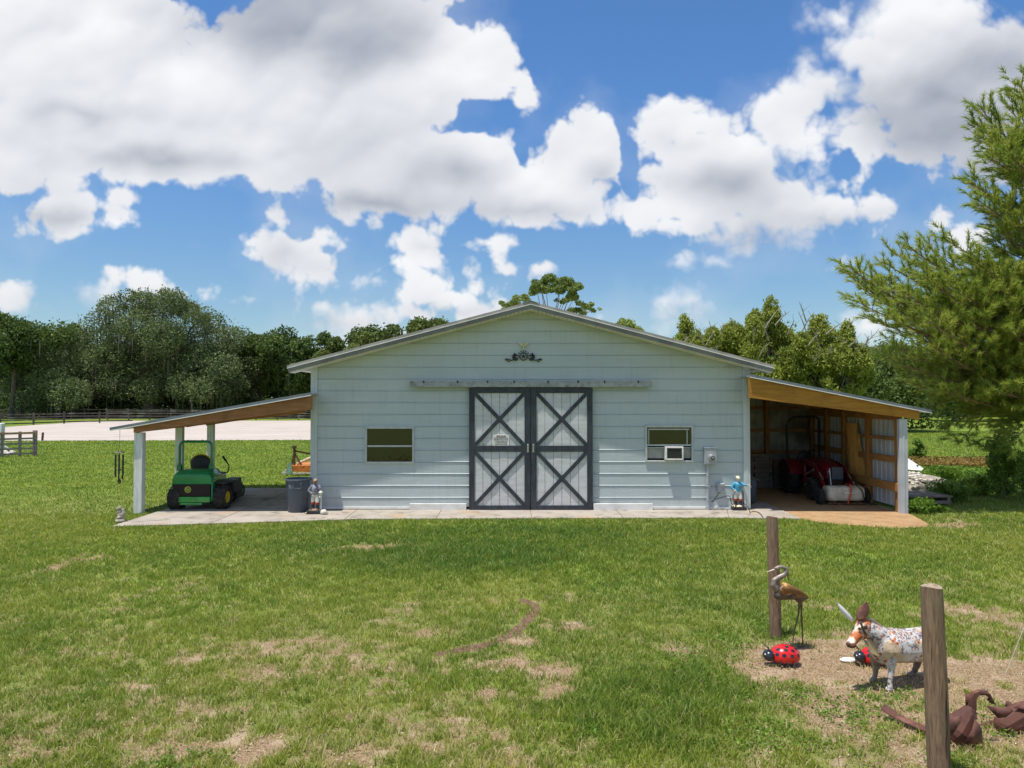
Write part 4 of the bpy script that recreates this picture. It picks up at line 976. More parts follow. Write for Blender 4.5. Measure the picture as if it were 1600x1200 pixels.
mb = MB(); mb.cap((X+.05, Y+.01, Z+.09), (X+.07, Y+.01, Z+.18), .035, .042); mb.cap((X+.07, Y+.01, Z+.18), (X+.055, Y+.01, Z+.25), .042, .03); mb.cap((X+.055, Y+.01, Z+.25), (X+.078, Y+.01, Z+.27), .026, .016); mb.build('tail', m_stone, sq, remesh=.009, relax=2)
# ---------------- bins ----------------
def bin_(lb, cx, cy, z, r0, r1, h, m_, n=32, tilt=None, square=False):
    b = thing('trash_can', lb, 'trash can', (cx, cy, z)); mb = MB()
    mb.lathe((cx, cy, z), [(r0*.93, 0), (r0, .02), (r1*.97, h-.10), (r1*1.0, h-.05), (r1*1.10, h-.045), (r1*1.12, h-.01), (r1*1.09, h), (r1*1.0, h-.004), (r1*.95, h-.06), (r0*.95, .05), (.001, .05)], n)
    mb.build('can', m_, b, ang=50)
    return b
c = G(461, 801.5, .036); bn = bin_('round slate-blue plastic trash can beside the lantern jockey statue', c[0], c[1]+.24, .036, .235, .285, .80, m_bin)
z = .62+.036; yy = c[1]-.055
for k, (dx, dy) in enumerate(((.07, -.292), (-.28, .12))):
    px_, py_ = c[0]+dx, c[1]+.24+dy
    mb = MB(); w2 = .085
    if k == 0: mb.tube([(px_-w2, py_+.03, z+.10), (px_-w2, py_-.015, z+.08), (px_-w2, py_-.02, z-.03), (px_+w2, py_-.02, z-.03), (px_+w2, py_-.015, z+.08), (px_+w2, py_+.03, z+.10)], .012, 6)
    else: mb.tube([(px_+.03, py_-w2, z+.10), (px_-.02, py_-w2, z+.08), (px_-.02, py_-w2, z-.02), (px_-.02, py_+w2, z-.02), (px_-.02, py_+w2, z+.08), (px_+.03, py_+w2, z+.10)], .012, 6)
    mb.build('handle', m_bin, bn)
MB().box(c[0]-.15, c[0]-.02, c[1]-.028, c[1]+.02, z-.04, z+.05).build('label_panel', mat('grey_plastic_panel', (.16, .18, .21)), bn, bevel=.01)
c = G(1176, 786, .036)
rb = thing('trash_can', 'dark square trash can half hidden behind the right barn corner', 'trash can', (c[0], c[1]+.2, .036))
mb = MB(); x0, x1, y0, y1 = c[0]-.26, c[0]+.12, c[1]+.02, c[1]+.5
mb.add([(x0+.03, y0+.03, .036), (x1-.04, y0+.03, .036), (x1-.04, y1, .036), (x0+.03, y1, .036), (x0, y0, .80), (x1, y0, .62), (x1, y1, .62), (x0, y1, .80)], [(3,2,1,0),(4,5,6,7),(0,1,5,4),(1,2,6,5),(2,3,7,6),(3,0,4,7)])
mb.box(x0+.1, x0+.12, y0-.004, y0+.02, .05, .70).box(x0+.22, x0+.24, y0-.004, y0+.02, .05, .66)
mb.build('body', m_bin2, rb, bevel=.012)
MB().add([(x0-.03, y0-.04, .80), (x1+.07, y0-.04, .60), (x1+.07, y1+.03, .60), (x0-.03, y1+.03, .80), (x0-.03, y0-.04, .83), (x1+.07, y0-.04, .63), (x1+.07, y1+.03, .63), (x0-.03, y1+.03, .83)], [(3,2,1,0),(4,5,6,7),(0,1,5,4),(1,2,6,5),(2,3,7,6),(3,0,4,7)]).build('lid', m_bin, rb, bevel=.008)
# ---------------- wind chime ----------------
c = W(187, 700, 17.05); Xc, Yc = c[0], 17.05; zt = LPT(Xc, 0, 0)[2]-.02
wc = thing('wind_chime', 'black tubular wind chime hanging from the carport roof corner', 'wind chime', (Xc, Yc, W(187, 758, Yc)[2]))
zc = W(187, 707, Yc)[2]
MB().tube([(Xc, Yc, zt), (Xc, Yc, zc+.1)], .004, 4).tube([(Xc, Yc, zc), (Xc, Yc, W(187, 750, Yc)[2])], .003, 4).build('cord', m_dark, wc)
for k in range(3): a = k*2.09+.4; MB().tube([(Xc, Yc, zc+.1), (Xc+.09*math.cos(a), Yc+.09*math.sin(a), zc)], .003, 4).build('suspension_cord', m_dark, wc)
MB().lathe((Xc, Yc, zc-.012), [(.108, 0), (.112, .012), (.10, .028), (.001, .03)], 18).build('top_disc', m_oldwood, wc)
for (dx, dy, l) in ((-.105, .0, .56), (-.055, -.07, .56), (.035, -.09, .66), (.095, -.02, .62), (-.05, .08, .5), (.05, .08, .52)):
    MB().tube([(Xc+dx*.95, Yc+dy*.95, zc-.05), (Xc+dx*.95, Yc+dy*.95, zc-.05-l*.95)], .017, 8).build('chime_tube', m_blackm, wc)
MB().lathe((Xc, Yc, zc-.42), [(.045, 0), (.045, .018), (.001, .02)], 12).build('striker', m_blackm, wc)
zs = W(187, 750, Yc)[2]; n = 16
MB().tube([(Xc+.03*math.cos(2*math.pi*k/n), Yc, zs-.03+.058*math.sin(2*math.pi*k/n)) for k in range(n+1)], .012, 6).box(Xc-.012, Xc+.012, Yc-.006, Yc+.006, zs-.06, zs).build('wind_sail', m_blackm, wc)
# ---------------- green mower ----------------
CX, MY = -7.80, 17.5
mw = thing('ride_on_mower', 'green ride-on mower with roll bar parked under the carport, seen from behind', 'mower', (CX, MY+.5, .036)); Z = .036
bx = W(267, 770, MY)[0]; bx2 = W(331, 770, MY)[0]; BC = (bx+bx2)/2; BW = (bx2-bx)/2
def loft(secs):
    """secs: list of rings [(x,z)...] with y"""
    mb = MB(); n = len(secs[0][1]); V = [(x, y, z) for y, r in secs for x, z in r]
    F = [(i*n+k, i*n+(k+1) % n, (i+1)*n+(k+1) % n, (i+1)*n+k) for i in range(len(secs)-1) for k in range(n)]
    F += [tuple(range(n)), tuple((len(secs)-1)*n+k for k in range(n))[::-1]]; return mb.add(V, F)
def ring(w, zb, zt_, r, cx=None, taper=0): 
    cx = BC if cx is None else cx; wt = w-taper
    return [(cx-w, zb), (cx+w, zb), (cx+w, zb+(zt_-zb)*.5), (cx+wt, zt_-r), (cx+wt-r*.5, zt_-r*.22), (cx+wt-r*1.3, zt_), (cx, zt_+.012), (cx-wt+r*1.3, zt_), (cx-wt+r*.5, zt_-r*.22), (cx-wt, zt_-r), (cx-w, zb+(zt_-zb)*.5)]
lf = loft([(MY+.02, ring(BW*.96, Z+.62, Z+.85, .05, taper=.02)), (MY+.10, ring(BW, Z+.62, Z+.93, .09, taper=.04)), (MY+.35, ring(BW, Z+.60, Z+.97, .10, taper=.06)), (MY+.75, ring(BW*.97, Z+.58, Z+.96, .10, taper=.08)), (MY+.85, ring(BW*.9, Z+.55, Z+.88, .08, taper=.08))])
lf.build('engine_hood', m_deere, mw, bevel=.008, ang=50)
gl_ = MB(); gl_.box(BC-BW*.93, BC+BW*.90, MY+.0, MY+.75, Z+.335, Z+.618); k = 0
while k < 14: gl_.box(BC-BW*.90, BC+BW*.87, MY-.006, MY-.001, Z+.35+k*.019, Z+.357+k*.019); k += 1
gr_ = gl_.build('rear_grille', m_grille, mw, bevel=.004)
# badge: yellow rounded shield with a leaping deer
bc = W(293.5, 765, MY-.01); mb = MB(); mb.lathe((bc[0], MY-.007, bc[2]), [(.082, 0), (.082, -.010), (.001, -.011)], 8, 'y'); bg_ = mb.build('badge', m_yellow, gr_)
mb = MB(); mb.lathe((bc[0], MY-.018, bc[2]), [(.066, 0), (.066, -.003), (.001, -.004)], 8, 'y'); mb.build('badge_field', m_deere, gr_)
def dpoly(mb, pts, y): mb.add([(bc[0]+a*.001, y, bc[2]+b*.001) for a, b in pts]+[(bc[0]+a*.001, y+.003, bc[2]+b*.001) for a, b in pts], [tuple(range(len(pts)))]+[(i, i+len(pts), (i+1) % len(pts)+len(pts), (i+1) % len(pts)) for i in range(len(pts))])
mb = MB(); dpoly(mb, [(-34, 2), (-10, 10), (16, 4), (30, -6), (26, -14), (4, -8), (-22, -8)], MY-.026); dpoly(mb, [(-34, 2), (-46, 18), (-38, 24), (-22, 10)], MY-.026); dpoly(mb, [(-40, 22), (-28, 42), (-24, 40), (-34, 20)], MY-.026); dpoly(mb, [(-30, 20), (-8, 34), (-6, 31), (-26, 14)], MY-.026)
dpoly(mb, [(26, -8), (46, -30), (42, -33), (20, -12)], MY-.026); dpoly(mb, [(-22, -6), (-34, -28), (-30, -30), (-12, -8)], MY-.026); dpoly(mb, [(14, -10), (24, -34), (20, -36), (6, -10)], MY-.026); mb.build('badge_emblem', m_yellow, gr_)
# bumper
MB().box(BC-BW*.98, BC+BW*.93, MY-.05, MY+.08, Z+.185, Z+.325).box(BC-BW*.55, BC+BW*.55, MY-.052, MY+.0, Z+.12, Z+.18).build('rear_bumper', mat('bright_green_paint', (.05, .30, .06), (.035, .22, .045), 6, .25, coat=.4), mw, bevel=.02)
# flanks
MB().prism([(MY+.02, Z+.20), (MY+.30, Z+.30), (MY+.42, Z+.52), (MY+.85, Z+.60), (MY+.85, Z+.80), (MY+.1, Z+.80), (MY+.02, Z+.6)], BC+BW*.94, BC+BW*1.02, 'yz').prism([(MY+.02, Z+.20), (MY+.30, Z+.30), (MY+.42, Z+.52), (MY+.85, Z+.60), (MY+.85, Z+.80), (MY+.1, Z+.80), (MY+.02, Z+.6)], BC-BW*1.0, BC-BW*.92, 'yz').build('side_panel', m_deere, mw, bevel=.01)
MB().prism([(MY+.10, Z+.70), (MY+.5, Z+.83), (MY+.72, Z+.83), (MY+.12, Z+.67)], BC+BW*1.021, BC+BW*1.026, 'yz').build('yellow_stripe', m_yellow, mw)
MB().box(BC-.42, BC+.42, MY+.1, MY+1.3, Z+.20, Z+.34).build('chassis', m_grille, mw, bevel=.02)
xl = W(274, 780, MY)[0]; xr_ = W(341, 780, MY)[0]
wheel(mw, (xl-.04, MY+.19, Z+.275), .275, .30, .15, m_yellow, tread=16); wheel(mw, (xr_+.02, MY+.24, Z+.285), .285, .30, .15, m_yellow, tread=16)
MB().box(xr_-.14, xr_+.14, MY+.15, MY+.75, Z+.60, Z+.68).prism([(MY+.60, Z+.35), (MY+.95, Z+.28), (MY+.95, Z+.65), (MY+.6, Z+.68)], xr_-.14, xr_+.14, 'yz').build('fender', m_seat, mw, bevel=.03)
MB().box(xl-.14, xl+.14, MY+.15, MY+.75, Z+.60, Z+.66).build('fender', m_seat, mw, bevel=.03)
# roll bar
yr = MY+.45; ra, rb_ = W(281, 700, yr)[0], W(331, 700, yr)[0]; zr_ = W(300, 690, yr)[2]; pts = [(ra, yr, Z+.45)]+[(ra, yr, zr_-.13)]+[(ra+.12*(1-math.cos(t_)), yr, zr_-.13+.13*math.sin(t_)) for t_ in (.4, .8, 1.2, 1.57)]
pts += [(rb_-.12*(1-math.cos(t_)), yr, zr_-.13+.13*math.sin(t_)) for t_ in (1.57, 1.2, .8, .4)]+[(rb_, yr, zr_-.13), (rb_, yr, Z+.45)]
rbm = MB().tube(pts, .033, 8).build('roll_bar', m_deere, mw)
for x in (ra, rb_): MB().box(x-.055, x+.055, yr-.05, yr+.05, Z+.92, Z+1.06).box(x-.08, x+.08, yr-.01, yr+.01, Z+1.07, Z+1.09).build('hinge_bracket', m_deere, rbm, bevel=.01)
# seat
mb = MB(); sx = W(309, 730, yr+.3)[0]; sy = MY+.95
mb.ell((sx, sy, Z+1.02), (.29, .07, .26)).ell((sx, sy+.25, Z+.83), (.28, .27, .09)); mb.build('seat', m_seat, mw, remesh=.02, relax=3)
MB().tube([(sx+.29*math.cos(a_)*1.02, sy+.0, Z+1.02+.265*math.sin(a_)) for a_ in np.linspace(.15, math.pi-.15, 12)], .016, 6).build('seat_piping', m_yellow, mw)
for (x0, s) in ((sx-.36, -1), (sx+.48, 1)):
    yl = sy+.35
    MB().tube([(x0-s*.10, yl, Z+.72), (x0+s*.06, yl+.05, Z+.80), (x0+s*.07, yl+.08, Z+.95), (x0-s*.0, yl+.06, Z+1.08), (x0-s*.07, yl+.02, Z+1.2)], .017, 6).build('control_lever', m_seat, mw)
    MB().tube([(x0-s*.0, yl+.06, Z+1.08), (x0-s*.075, yl+.02, Z+1.21)], .028, 8).build('lever_grip', m_rubber, mw)
MB().box(sx+.30, sx+.46, sy-.1, sy+.45, Z+.60, Z+.80).box(sx-.46, sx-.3, sy-.1, sy+.45, Z+.60, Z+.80).box(sx-.4, sx+.4, sy+.4, sy+1.0, Z+.28, Z+.33).build('console', m_seat, mw, bevel=.03)
# front deck with black discharge chute, casters
dx0, dx1, dy = CX-.75, W(372, 770, MY+1.5)[0], MY+1.15
MB().box(dx0, dx1-.1, dy, dy+1.0, Z+.10, Z+.26).box(dx0+.1, dx1-.25, dy+.15, dy+.85, Z+.26, Z+.38).build('mower_deck', m_deere, mw, bevel=.03)
MB().box(dx1-.30, dx1, dy+.1, dy+.6, Z+.16, Z+.62).box(dx1-.02, dx1+.05, dy+.12, dy+.55, Z+.10, Z+.50).build('discharge_chute', m_seat, mw, bevel=.02)
MB().box(dx1-.45, dx1-.36, dy-.06, dy-.02, Z+.2, Z+.52).tube([(dx1-.52, dy-.05, Z+.25), (dx1-.36, dy-.03, Z+.55)], .02, 6).build('lift_arm', m_galv, mw)
wheel(mw, (dx1-.12, dy+.25, Z+.12), .12, .10, .05, m_galv, 'caster_wheel', 0)
wheel(mw, (dx1-.3, dy+1.35, Z+.16), .16, .12, .07, m_yellow, 'caster_wheel', 0); wheel(mw, (dx0+.2, dy+1.35, Z+.16), .16, .12, .07, m_yellow, 'caster_wheel', 0)
MB().tube([(dx1-.3, dy+.9, Z+.3), (dx1-.3, dy+1.3, Z+.36), (dx1-.2, dy+1.35, Z+.16)], .02, 6).tube([(dx0+.2, dy+.9, Z+.3), (dx0+.2, dy+1.3, Z+.36), (dx0+.3, dy+1.35, Z+.16)], .02, 6).build('caster_arm', m_deere, mw)
# ---------------- rotary cutter behind ----------------
YC = 25.6; x0 = W(451, 740, YC)[0]; 
rc_ = thing('brush_cutter', 'weathered orange tractor brush cutter on the lawn behind the carport', 'brush cutter', (x0+.9, YC, 0))
zd0, zd1 = W(450, 741, YC)[2], W(450, 728, YC)[2]
MB().prism([(x0+.02, YC+.1), (x0+1.9, YC+.1), (x0+1.9, YC+1.7), (x0+.25, YC+1.7), (x0+.02, YC+1.2)], zd1-.06, zd1, 'xy').prism([(x0+.02, YC+.1), (x0+1.9, YC+.1), (x0+1.9, YC+.14), (x0+.02, YC+.14)], zd0+.08, zd1-.061, 'xy').build('deck', m_orange, rc_)
MB().box(x0-.25, x0+.9, YC+.0, YC+.05, zd0-.0, zd0+.07).bar((x0-.2, YC+.05, zd0+.05), (x0+.05, YC+.15, zd1), .05, .05).build('skid_shoe', mat('bleached_steel', (.6, .55, .45), (.4, .3, .2), 9), rc_)
MB().prism([(x0-.12, zd0), (x0+.14, zd0+.02), (x0+.10, zd1+.12), (x0+.0, zd1+.1)], YC-.02, YC+.0).build('chain_guard', mat('faded_teal_paint', (.25, .42, .35), (.2, .3, .25), 9), rc_)
mz = W(456, 699, YC)[2]; mx_ = W(456, 700, YC)[0]
MB().bar((mx_, YC+.3, zd1), (mx_, YC+.3, mz), .07, .07).bar((mx_-.1, YC+.3, zd1), (mx_+.0, YC+.3, zd1+.5), .05, .05).bar((mx_+.26, YC+.3, zd1), (mx_+.02, YC+.3, zd1+.42), .05, .05).box(mx_-.06, mx_+.06, YC+.24, YC+.36, mz-.06, mz+.04).build('hitch_mast', m_rusty, rc_, bevel=.005)
MB().bar((mx_+.05, YC+.3, mz-.15), (mx_+1.3, YC+.9, zd1+.18), .06, .06).build('top_link_brace', m_rusty, rc_)
MB().box(mx_+.55, mx_+.95, YC+.5, YC+.9, zd1+.0, zd1+.36).lathe((mx_+.75, YC+.7, zd1+.36), [(.16, 0), (.12, .06), (.05, .08), (.001, .08)], 12).build('gearbox', m_orange, rc_, bevel=.02)
MB().tube([(mx_+.1, YC+.3, zd1+.05), (mx_+.65, YC+.45, zd1+.3)], .05, 8).build('drive_shaft', mat('pale_shaft_cover', (.62, .56, .42), (.4, .3, .2), 9), rc_)
# ---------------- red tractor ----------------
TXc, TYr, TYf = 8.62, 20.85, 19.4
tr_ = thing('tractor', 'red compact tractor with folding roll bar parked in the open shed', 'tractor', (TXc, 20.2, 0)); Z = .02
xw = W(1231, 750, 21)[0]+.14
wheel(tr_, (TXc-.52, TYr, Z+.47), .47, .30, .24, m_galv, 'rear_wheel', 14, .03); wheel(tr_, (TXc+.50, TYr, Z+.47), .47, .30, .24, m_galv, 'rear_wheel', 14, .03)
wheel(tr_, (TXc-.44, TYf, Z+.29), .29, .22, .15, m_galv, 'front_wheel', 12, .022); wheel(tr_, (TXc+.42, TYf, Z+.29), .29, .22, .15, m_galv, 'front_wheel', 12, .022)
hd = MB(); V = []
for (y, w, zb, zt_) in ((19.02, .21, .62, .86), (19.10, .23, .55, .95), (19.5, .25, .55, 1.04), (20.15, .27, .6, 1.12), (20.2, .25, .62, 1.08)):
    V.append((y, [(TXc-w, Z+zb), (TXc+w, Z+zb), (TXc+w, Z+zt_-.10), (TXc+w*.72, Z+zt_-.02), (TXc, Z+zt_), (TXc-w*.72, Z+zt_-.02), (TXc-w, Z+zt_-.10)]))
mb = loft(V); mb.build('hood', m_red, tr_, bevel=.01, ang=50)
MB().box(TXc-.19, TXc+.19, 18.98, 19.015, Z+.42, Z+.80).build('front_grille', m_grille, tr_, bevel=.01)
for s in (-1, 1): MB().ell((TXc+s*.16, 18.985, Z+.80), (.05, .03, .035)).build('headlight', m_chrome, tr_)
MB().box(TXc-.17, TXc+.17, 19.1, 21.1, Z+.34, Z+.56).box(TXc-.42, TXc+.42, TYf-.04, TYf+.04, Z+.24, Z+.34).box(TXc-.4, TXc+.4, 20.1, 20.6, Z+.36, Z+.42).build('chassis', m_grille, tr_, bevel=.02)
for s in (-1, 1):
    pts = [(TYr+.52*math.cos(t_)*1.02, Z+.47+.54*math.sin(t_)) for t_ in np.linspace(.5, 2.9, 12)]; pin = [(TYr+.5*math.cos(t_), Z+.47+.50*math.sin(t_)) for t_ in np.linspace(2.9, .5, 12)]
    f = MB()
    x0, x1 = sorted((TXc+s*.32, TXc+s*.68))
    for i in range(11): f.prism([pts[i], pts[i+1], pin[-2-i], pin[-1-i]], x0, x1, 'yz')
    f.prism([(TYr-.5, Z+.62), (TYr-.35, Z+.88), (TYr, Z+1.0), (TYr+.35, Z+.88), (TYr, Z+.5)], TXc+s*.30, TXc+s*.32, 'yz')
    f.build('fender', m_red, tr_, smooth=False)
    # loader arms
    l = MB(); l.bar((TXc+s*.36, 20.15, Z+1.0), (TXc+s*.38, 19.35, Z+.90), .07, .12).bar((TXc+s*.38, 19.35, Z+.90), (TXc+s*.38, 18.75, Z+.35), .07, .12).bar((TXc+s*.36, 20.1, Z+.4), (TXc+s*.36, 20.15, Z+1.02), .07, .14); l.build('loader_arm', m_red, tr_, bevel=.008)
    MB().tube([(TXc+s*.36, 20.05, Z+.62), (TXc+s*.375, 19.45, Z+.82)], .03, 8).tube([(TXc+s*.375, 19.5, Z+.98), (TXc+s*.375, 18.9, Z+.62)], .022, 8).build('hydraulic_ram', m_chrome, tr_)
mb = MB(); mb.ell((TXc, 21.0, Z+.98), (.24, .07, .25)).ell((TXc, 20.78, Z+.78), (.24, .24, .08)); mb.build('seat', m_seat, tr_, remesh=.02)
n = 20; MB().tube([(TXc+.19*math.cos(2*math.pi*k/n), 20.38+.08*math.sin(2*math.pi*k/n), Z+1.12+.15*math.sin(2*math.pi*k/n)) for k in range(n+1)], .015, 6).tube([(TXc, 20.2, Z+.95), (TXc, 20.38, Z+1.12)], .02, 6).bar((TXc-.18, 20.38, Z+1.12), (TXc+.18, 20.38, Z+1.12), .03, .015).build('steering_wheel', m_seat, tr_)
y = 21.15; xa, xb = TXc-.44, TXc+.50; zt_ = W(1260, 651, y)[2]
pts = [(xa+.10, y, Z+.75), (xa, y, Z+1.0), (xa-.03, y, zt_-.28), (xa+.04, y-.02, zt_-.10), (xa+.16, y-.03, zt_-.02), (xa+.32, y-.03, zt_), (xb-.14, y-.03, zt_), (xb-.02, y-.03, zt_-.05), (xb, y, zt_-.16), (xb, y, Z+1.0), (xb, y, Z+.75)]
MB().tube(pts, .033, 8).build('roll_bar', m_seat, tr_)
# ---------------- trailer sprayer ----------------
YS = 18.35; xs0, xs1 = W(1296, 770, YS)[0], W(1353, 770, YS)[0]; sc0 = (xs0+xs1)/2; Z = .02
sp_ = thing('tow_sprayer', 'pale plastic sprayer tank on a small trailer with an orange strap', 'sprayer', (sc0, YS, 0))
zb = W(1320, 785, YS)[2]; zt_ = W(1320, 760, YS)[2]
hw = (xs1-xs0)/2
secs = []
for (x, k) in ((-1, .80), (-.93, .95), (-.6, 1), (-.5, .95), (-.2, .95), (-.1, 1), (.1, 1), (.2, .95), (.5, .95), (.6, 1), (.93, .95), (1, .8)):
    r = []; h = (zt_-zb)/2*k; d_ = .24*k
    for a_ in np.linspace(0, 2*math.pi, 17)[:-1]:
        c_, s_ = math.cos(a_), math.sin(a_); r.append((d_*math.copysign(abs(c_)**.55, c_), h*math.copysign(abs(s_)**.55, s_)))
    secs.append((sc0+x*hw, r))
mb = MB(); n = 16; V = [(x, YS+.24+a_, (zb+zt_)/2+b_) for x, r in secs for a_, b_ in r]
mb.add(V, [(i*n+k, i*n+(k+1) % n, (i+1)*n+(k+1) % n, (i+1)*n+k) for i in range(len(secs)-1) for k in range(n)]+[tuple(range(n)), tuple((len(secs)-1)*n+k for k in range(n))[::-1]])
mb.build('tank', m_tank, sp_, ang=60)
xr0, xr1 = W(1318, 770, YS)[0], W(1341, 770, YS)[0]; zl = W(1330, 770.5, YS)[2]
MB().box(xr0, xr1, YS-.03, YS+.01, zl-.015, zl+.02).build('boom_bracket', m_white, sp_, bevel=.004)
xo_ = W(1329, 770, YS)[0]
MB().tube([(xo_+.01, YS+.05, zt_+.05), (xo_+.0, YS-.04, zt_-.05), (xo_-.02, YS-.03, zl-.04), (xo_-.08, YS-.02, zb-.03)], .018, 6).build('strap', m_strap, sp_)
MB().lathe((xo_, YS+.2, zt_-.01), [(.07, 0), (.07, .05), (.05, .07), (.001, .07)], 14).build('filler_cap', m_red, sp_)
MB().box(sc0-hw*1.02, sc0+hw*1.5, YS+.02, YS+.06, zb-.05, zb-.01).box(sc0-hw*1.0, sc0+hw, YS+.42, YS+.46, zb-.05, zb-.01).box(sc0-hw*.6, sc0-hw*.5, YS, YS+.5, zb-.06, zb-.02).box(sc0+hw*.5, sc0+hw*.6, YS, YS+.5, zb-.06, zb-.02).build('frame', m_rusty, sp_)
wheel(sp_, (sc0-hw-.16, YS+.22, Z+.20), .20, .12, .09, m_galv, 'wheel', 12, .012); wheel(sp_, (sc0+hw+.13, YS+.30, Z+.20), .20, .12, .09, m_galv, 'wheel', 12, .012)
MB().tube([(W(1296, 732, YS+.5)[0], YS+.5, W(1296, 732, YS+.5)[2]), (W(1299, 760, YS+.4)[0], YS+.4, zt_-.1)], .014, 6).tube([(W(1333, 750, YS+.5)[0], YS+.5, W(1333, 752, YS+.5)[2]), (W(1336, 762, YS+.4)[0], YS+.4, zt_-.1)], .012, 6).build('boom_rod', m_galv, sp_)
cable([(xo_+.02, YS+.15, zt_+.02), (xo_+.15, YS+.05, zt_+.03), (xo_+.28, YS-.02, zt_-.10), (xo_+.33, YS-.03, zt_-.28), (xo_+.42, YS, zb-.02), (xo_+.7, YS+.0, zb-.06)], .012).build('hose', m_seat, sp_)
MB().box(W(1300, 738, 18.9)[0], W(1306, 738, 18.9)[0]+.2, 18.9, 18.95, .62, .95).build('control_panel', m_bin2, sp_, bevel=.01)
# ---------------- leaning boards, pallets ----------------
b0 = W(1340, 750, 18.9); b1 = W(1356, 747, 18.75)
def slab4(pts, th, name, m_, label, cat, group=None):
    """board through four corners with thickness"""
    P = [Vector(p) for p in pts]; nrm = (P[1]-P[0]).cross(P[3]-P[0]).normalized()*th
    mb = MB(); mb.add([*P, *[p+nrm for p in P]], [(3,2,1,0),(4,5,6,7),(0,1,5,4),(1,2,6,5),(2,3,7,6),(3,0,4,7)])
    c = sum(P, Vector())/4; return tag(mb.build(name, m_, None, (c.x, c.y, min(p.z for p in P)), bevel=.003), label, cat, group)
slab4([W(1328, 768, 19.6), W(1358, 756, 18.9), W(1339.5, 661, 19.2), W(1323, 661, 19.9)], .018, 'plywood_sheet', m_ply, 'orange-brown plywood sheet leaning against the shed side wall', 'plywood')
slab4([W(1362, 762, 18.85), W(1368, 760, 18.7), W(1358, 655, 18.8), W(1352, 655, 18.95)], .03, 'leaning_plank', m_ply, 'narrow plank leaning on the shed wall right of the plywood', 'plank')
def pallet(lb, x, y, z, w, h, up=True):
    p = thing('pallet', lb, 'pallet', (x, y, z), 'pallets against the shed rear wall')
    for k in range(5):
        zz_ = z+.02+(h-.12)*k/4; MB().box(x-w/2, x+w/2, y-.012, y+.010, zz_, zz_+.095).build('slat', m_oldwood, p, bevel=.003)
    for dx in (-w/2+.03, 0, w/2-.03): MB().box(x+dx-.025, x+dx+.025, y+.011, y+.10, z, z+h).build('stringer', m_oldwood, p)
    MB().box(x-w/2, x+w/2, y+.101, y+.12, z+.05, z+h-.05).build('rear_board', m_oldwood, p)
pallet('pallet on end, nearest the barn wall in the shed', 6.45, 21.95, .02, 1.0, .98)
pallet('pallet on end behind the tractor rear wheel', 7.5, 21.9, .02, 1.0, 1.05)
pallet('pallet lying against the rear wall beside the tractor seat', 8.55, 21.98, .02, .95, .92)
# dark heap at the far corner behind the sprayer
mb = MB(); g_ = random.Random(8)
for k in range(10): mb.ell((9.0+g_.uniform(-.25, .12), 18.9+g_.uniform(-.3, .5), .12+g_.uniform(0, .18)), (g_.uniform(.1, .18), g_.uniform(.1, .18), g_.uniform(.08, .14)))
hp = mb.build('feed_sack', mat('dark_sacking', (.05, .04, .04), (.14, .10, .07), 9, .9), None, (9.0, 18.9, .02), remesh=.03, relax=4); tag(hp, 'dark crumpled sacking heaped beside the pale sprayer tank', 'sack')
# ---------------- right side clutter ----------------
Y = 21.2
rub = thing('rubble_heap', 'pale heap of broken shell and rubble outside the shed', 'rubble', (W(1448, 750, Y)[0], Y, 0))
g_ = np.random.default_rng(3); mb = MB()
for k in range(420):
    a_, r_ = g_.random()*6.28, g_.random()**.6; x = 12.25+r_*1.15*math.cos(a_); y = Y+r_*.8*math.sin(a_)+.3; hmax = .62*max(0, 1-abs((x-11.9)/1.45)**1.5)*(1-r_*.45); s_ = g_.uniform(.03, .085)
    i0 = len(mb.v); mb.ell((x, y, max(.02, hmax*g_.uniform(.8, 1))), (s_*g_.uniform(.8, 1.7), s_, s_*.6), n=5, m=3); 
mb.mi = 0
mb.build('stones', m_rock, rub, smooth=False)
hb = MB(); hb.ell((12.15, Y+.35, 0), (1.3, .8, .50)); hb.build('mound', mat('rubble_earth', (.25, .21, .17), (.4, .36, .3), 9, .95, .6, 20), rub)
tp = MB(); a_ = W(1416, 714, 22.6); b_ = W(1443, 733, 22.6); c_ = W(1416, 733, 22.2)
tp.add([a_, W(1419, 716, 22.9), W(1443, 732, 22.9), W(1440, 735, 22.3), c_, W(1410, 716, 23.2)], [(0, 1, 2, 3, 4), (0, 5, 1)])
to_ = tp.build('white_sheet', mat('white_sheeting', (.82, .82, .82), (.7, .7, .7), 4, .5), None, ((a_[0]+b_[0])/2, 22.5, 0), smooth=False); so = to_.modifiers.new('s', 'SOLIDIFY'); so.thickness = .03
tag(to_, 'slanting white metal sheet just outside the shed corner', 'metal sheet')
st_ = MB()
for (dx) in (.0, .35): st_.bar((a_[0]+.05+dx, 22.7, 0), (a_[0]+.05+dx, 22.7, a_[2]-.05-dx*.6), .05, .05)
st_.build('prop_post', m_oldwood, None, (a_[0], 22.7, 0)); tag(bpy.data.objects['prop_post'], 'short wooden props under the slanting white sheet', 'post')
bl = rock('blue_white_sack', 'bluish white torn sack between the rubble heap and the shed corner', 1424, 768, (.22, .2, .2), mat('blue_white_sack', (.62, .68, .78), (.4, .45, .55), 6), 8, 'sack')
# low plank deck
dk = thing('plank_deck', 'low stack of dark weathered planks beside the white corner post', 'planks', (10.6, 18.9, 0))
for k in range(5):
    y = 18.35+k*.22; MB().box(9.7, 11.35-.02*k+.03*(k % 2), y, y+.20, .22, .26).build('plank', m_oldwood, dk, bevel=.004)
MB().box(9.8, 9.88, 18.35, 19.4, .03, .219).box(11.2, 11.28, 18.35, 19.4, .03, .219).box(10.5, 10.58, 18.35, 19.4, .03, .219).build('bearer', m_oldwood, dk)
MB().box(9.72, 11.3, 18.345, 18.36, .06, .14).build('side_board', m_oldwood, dk)
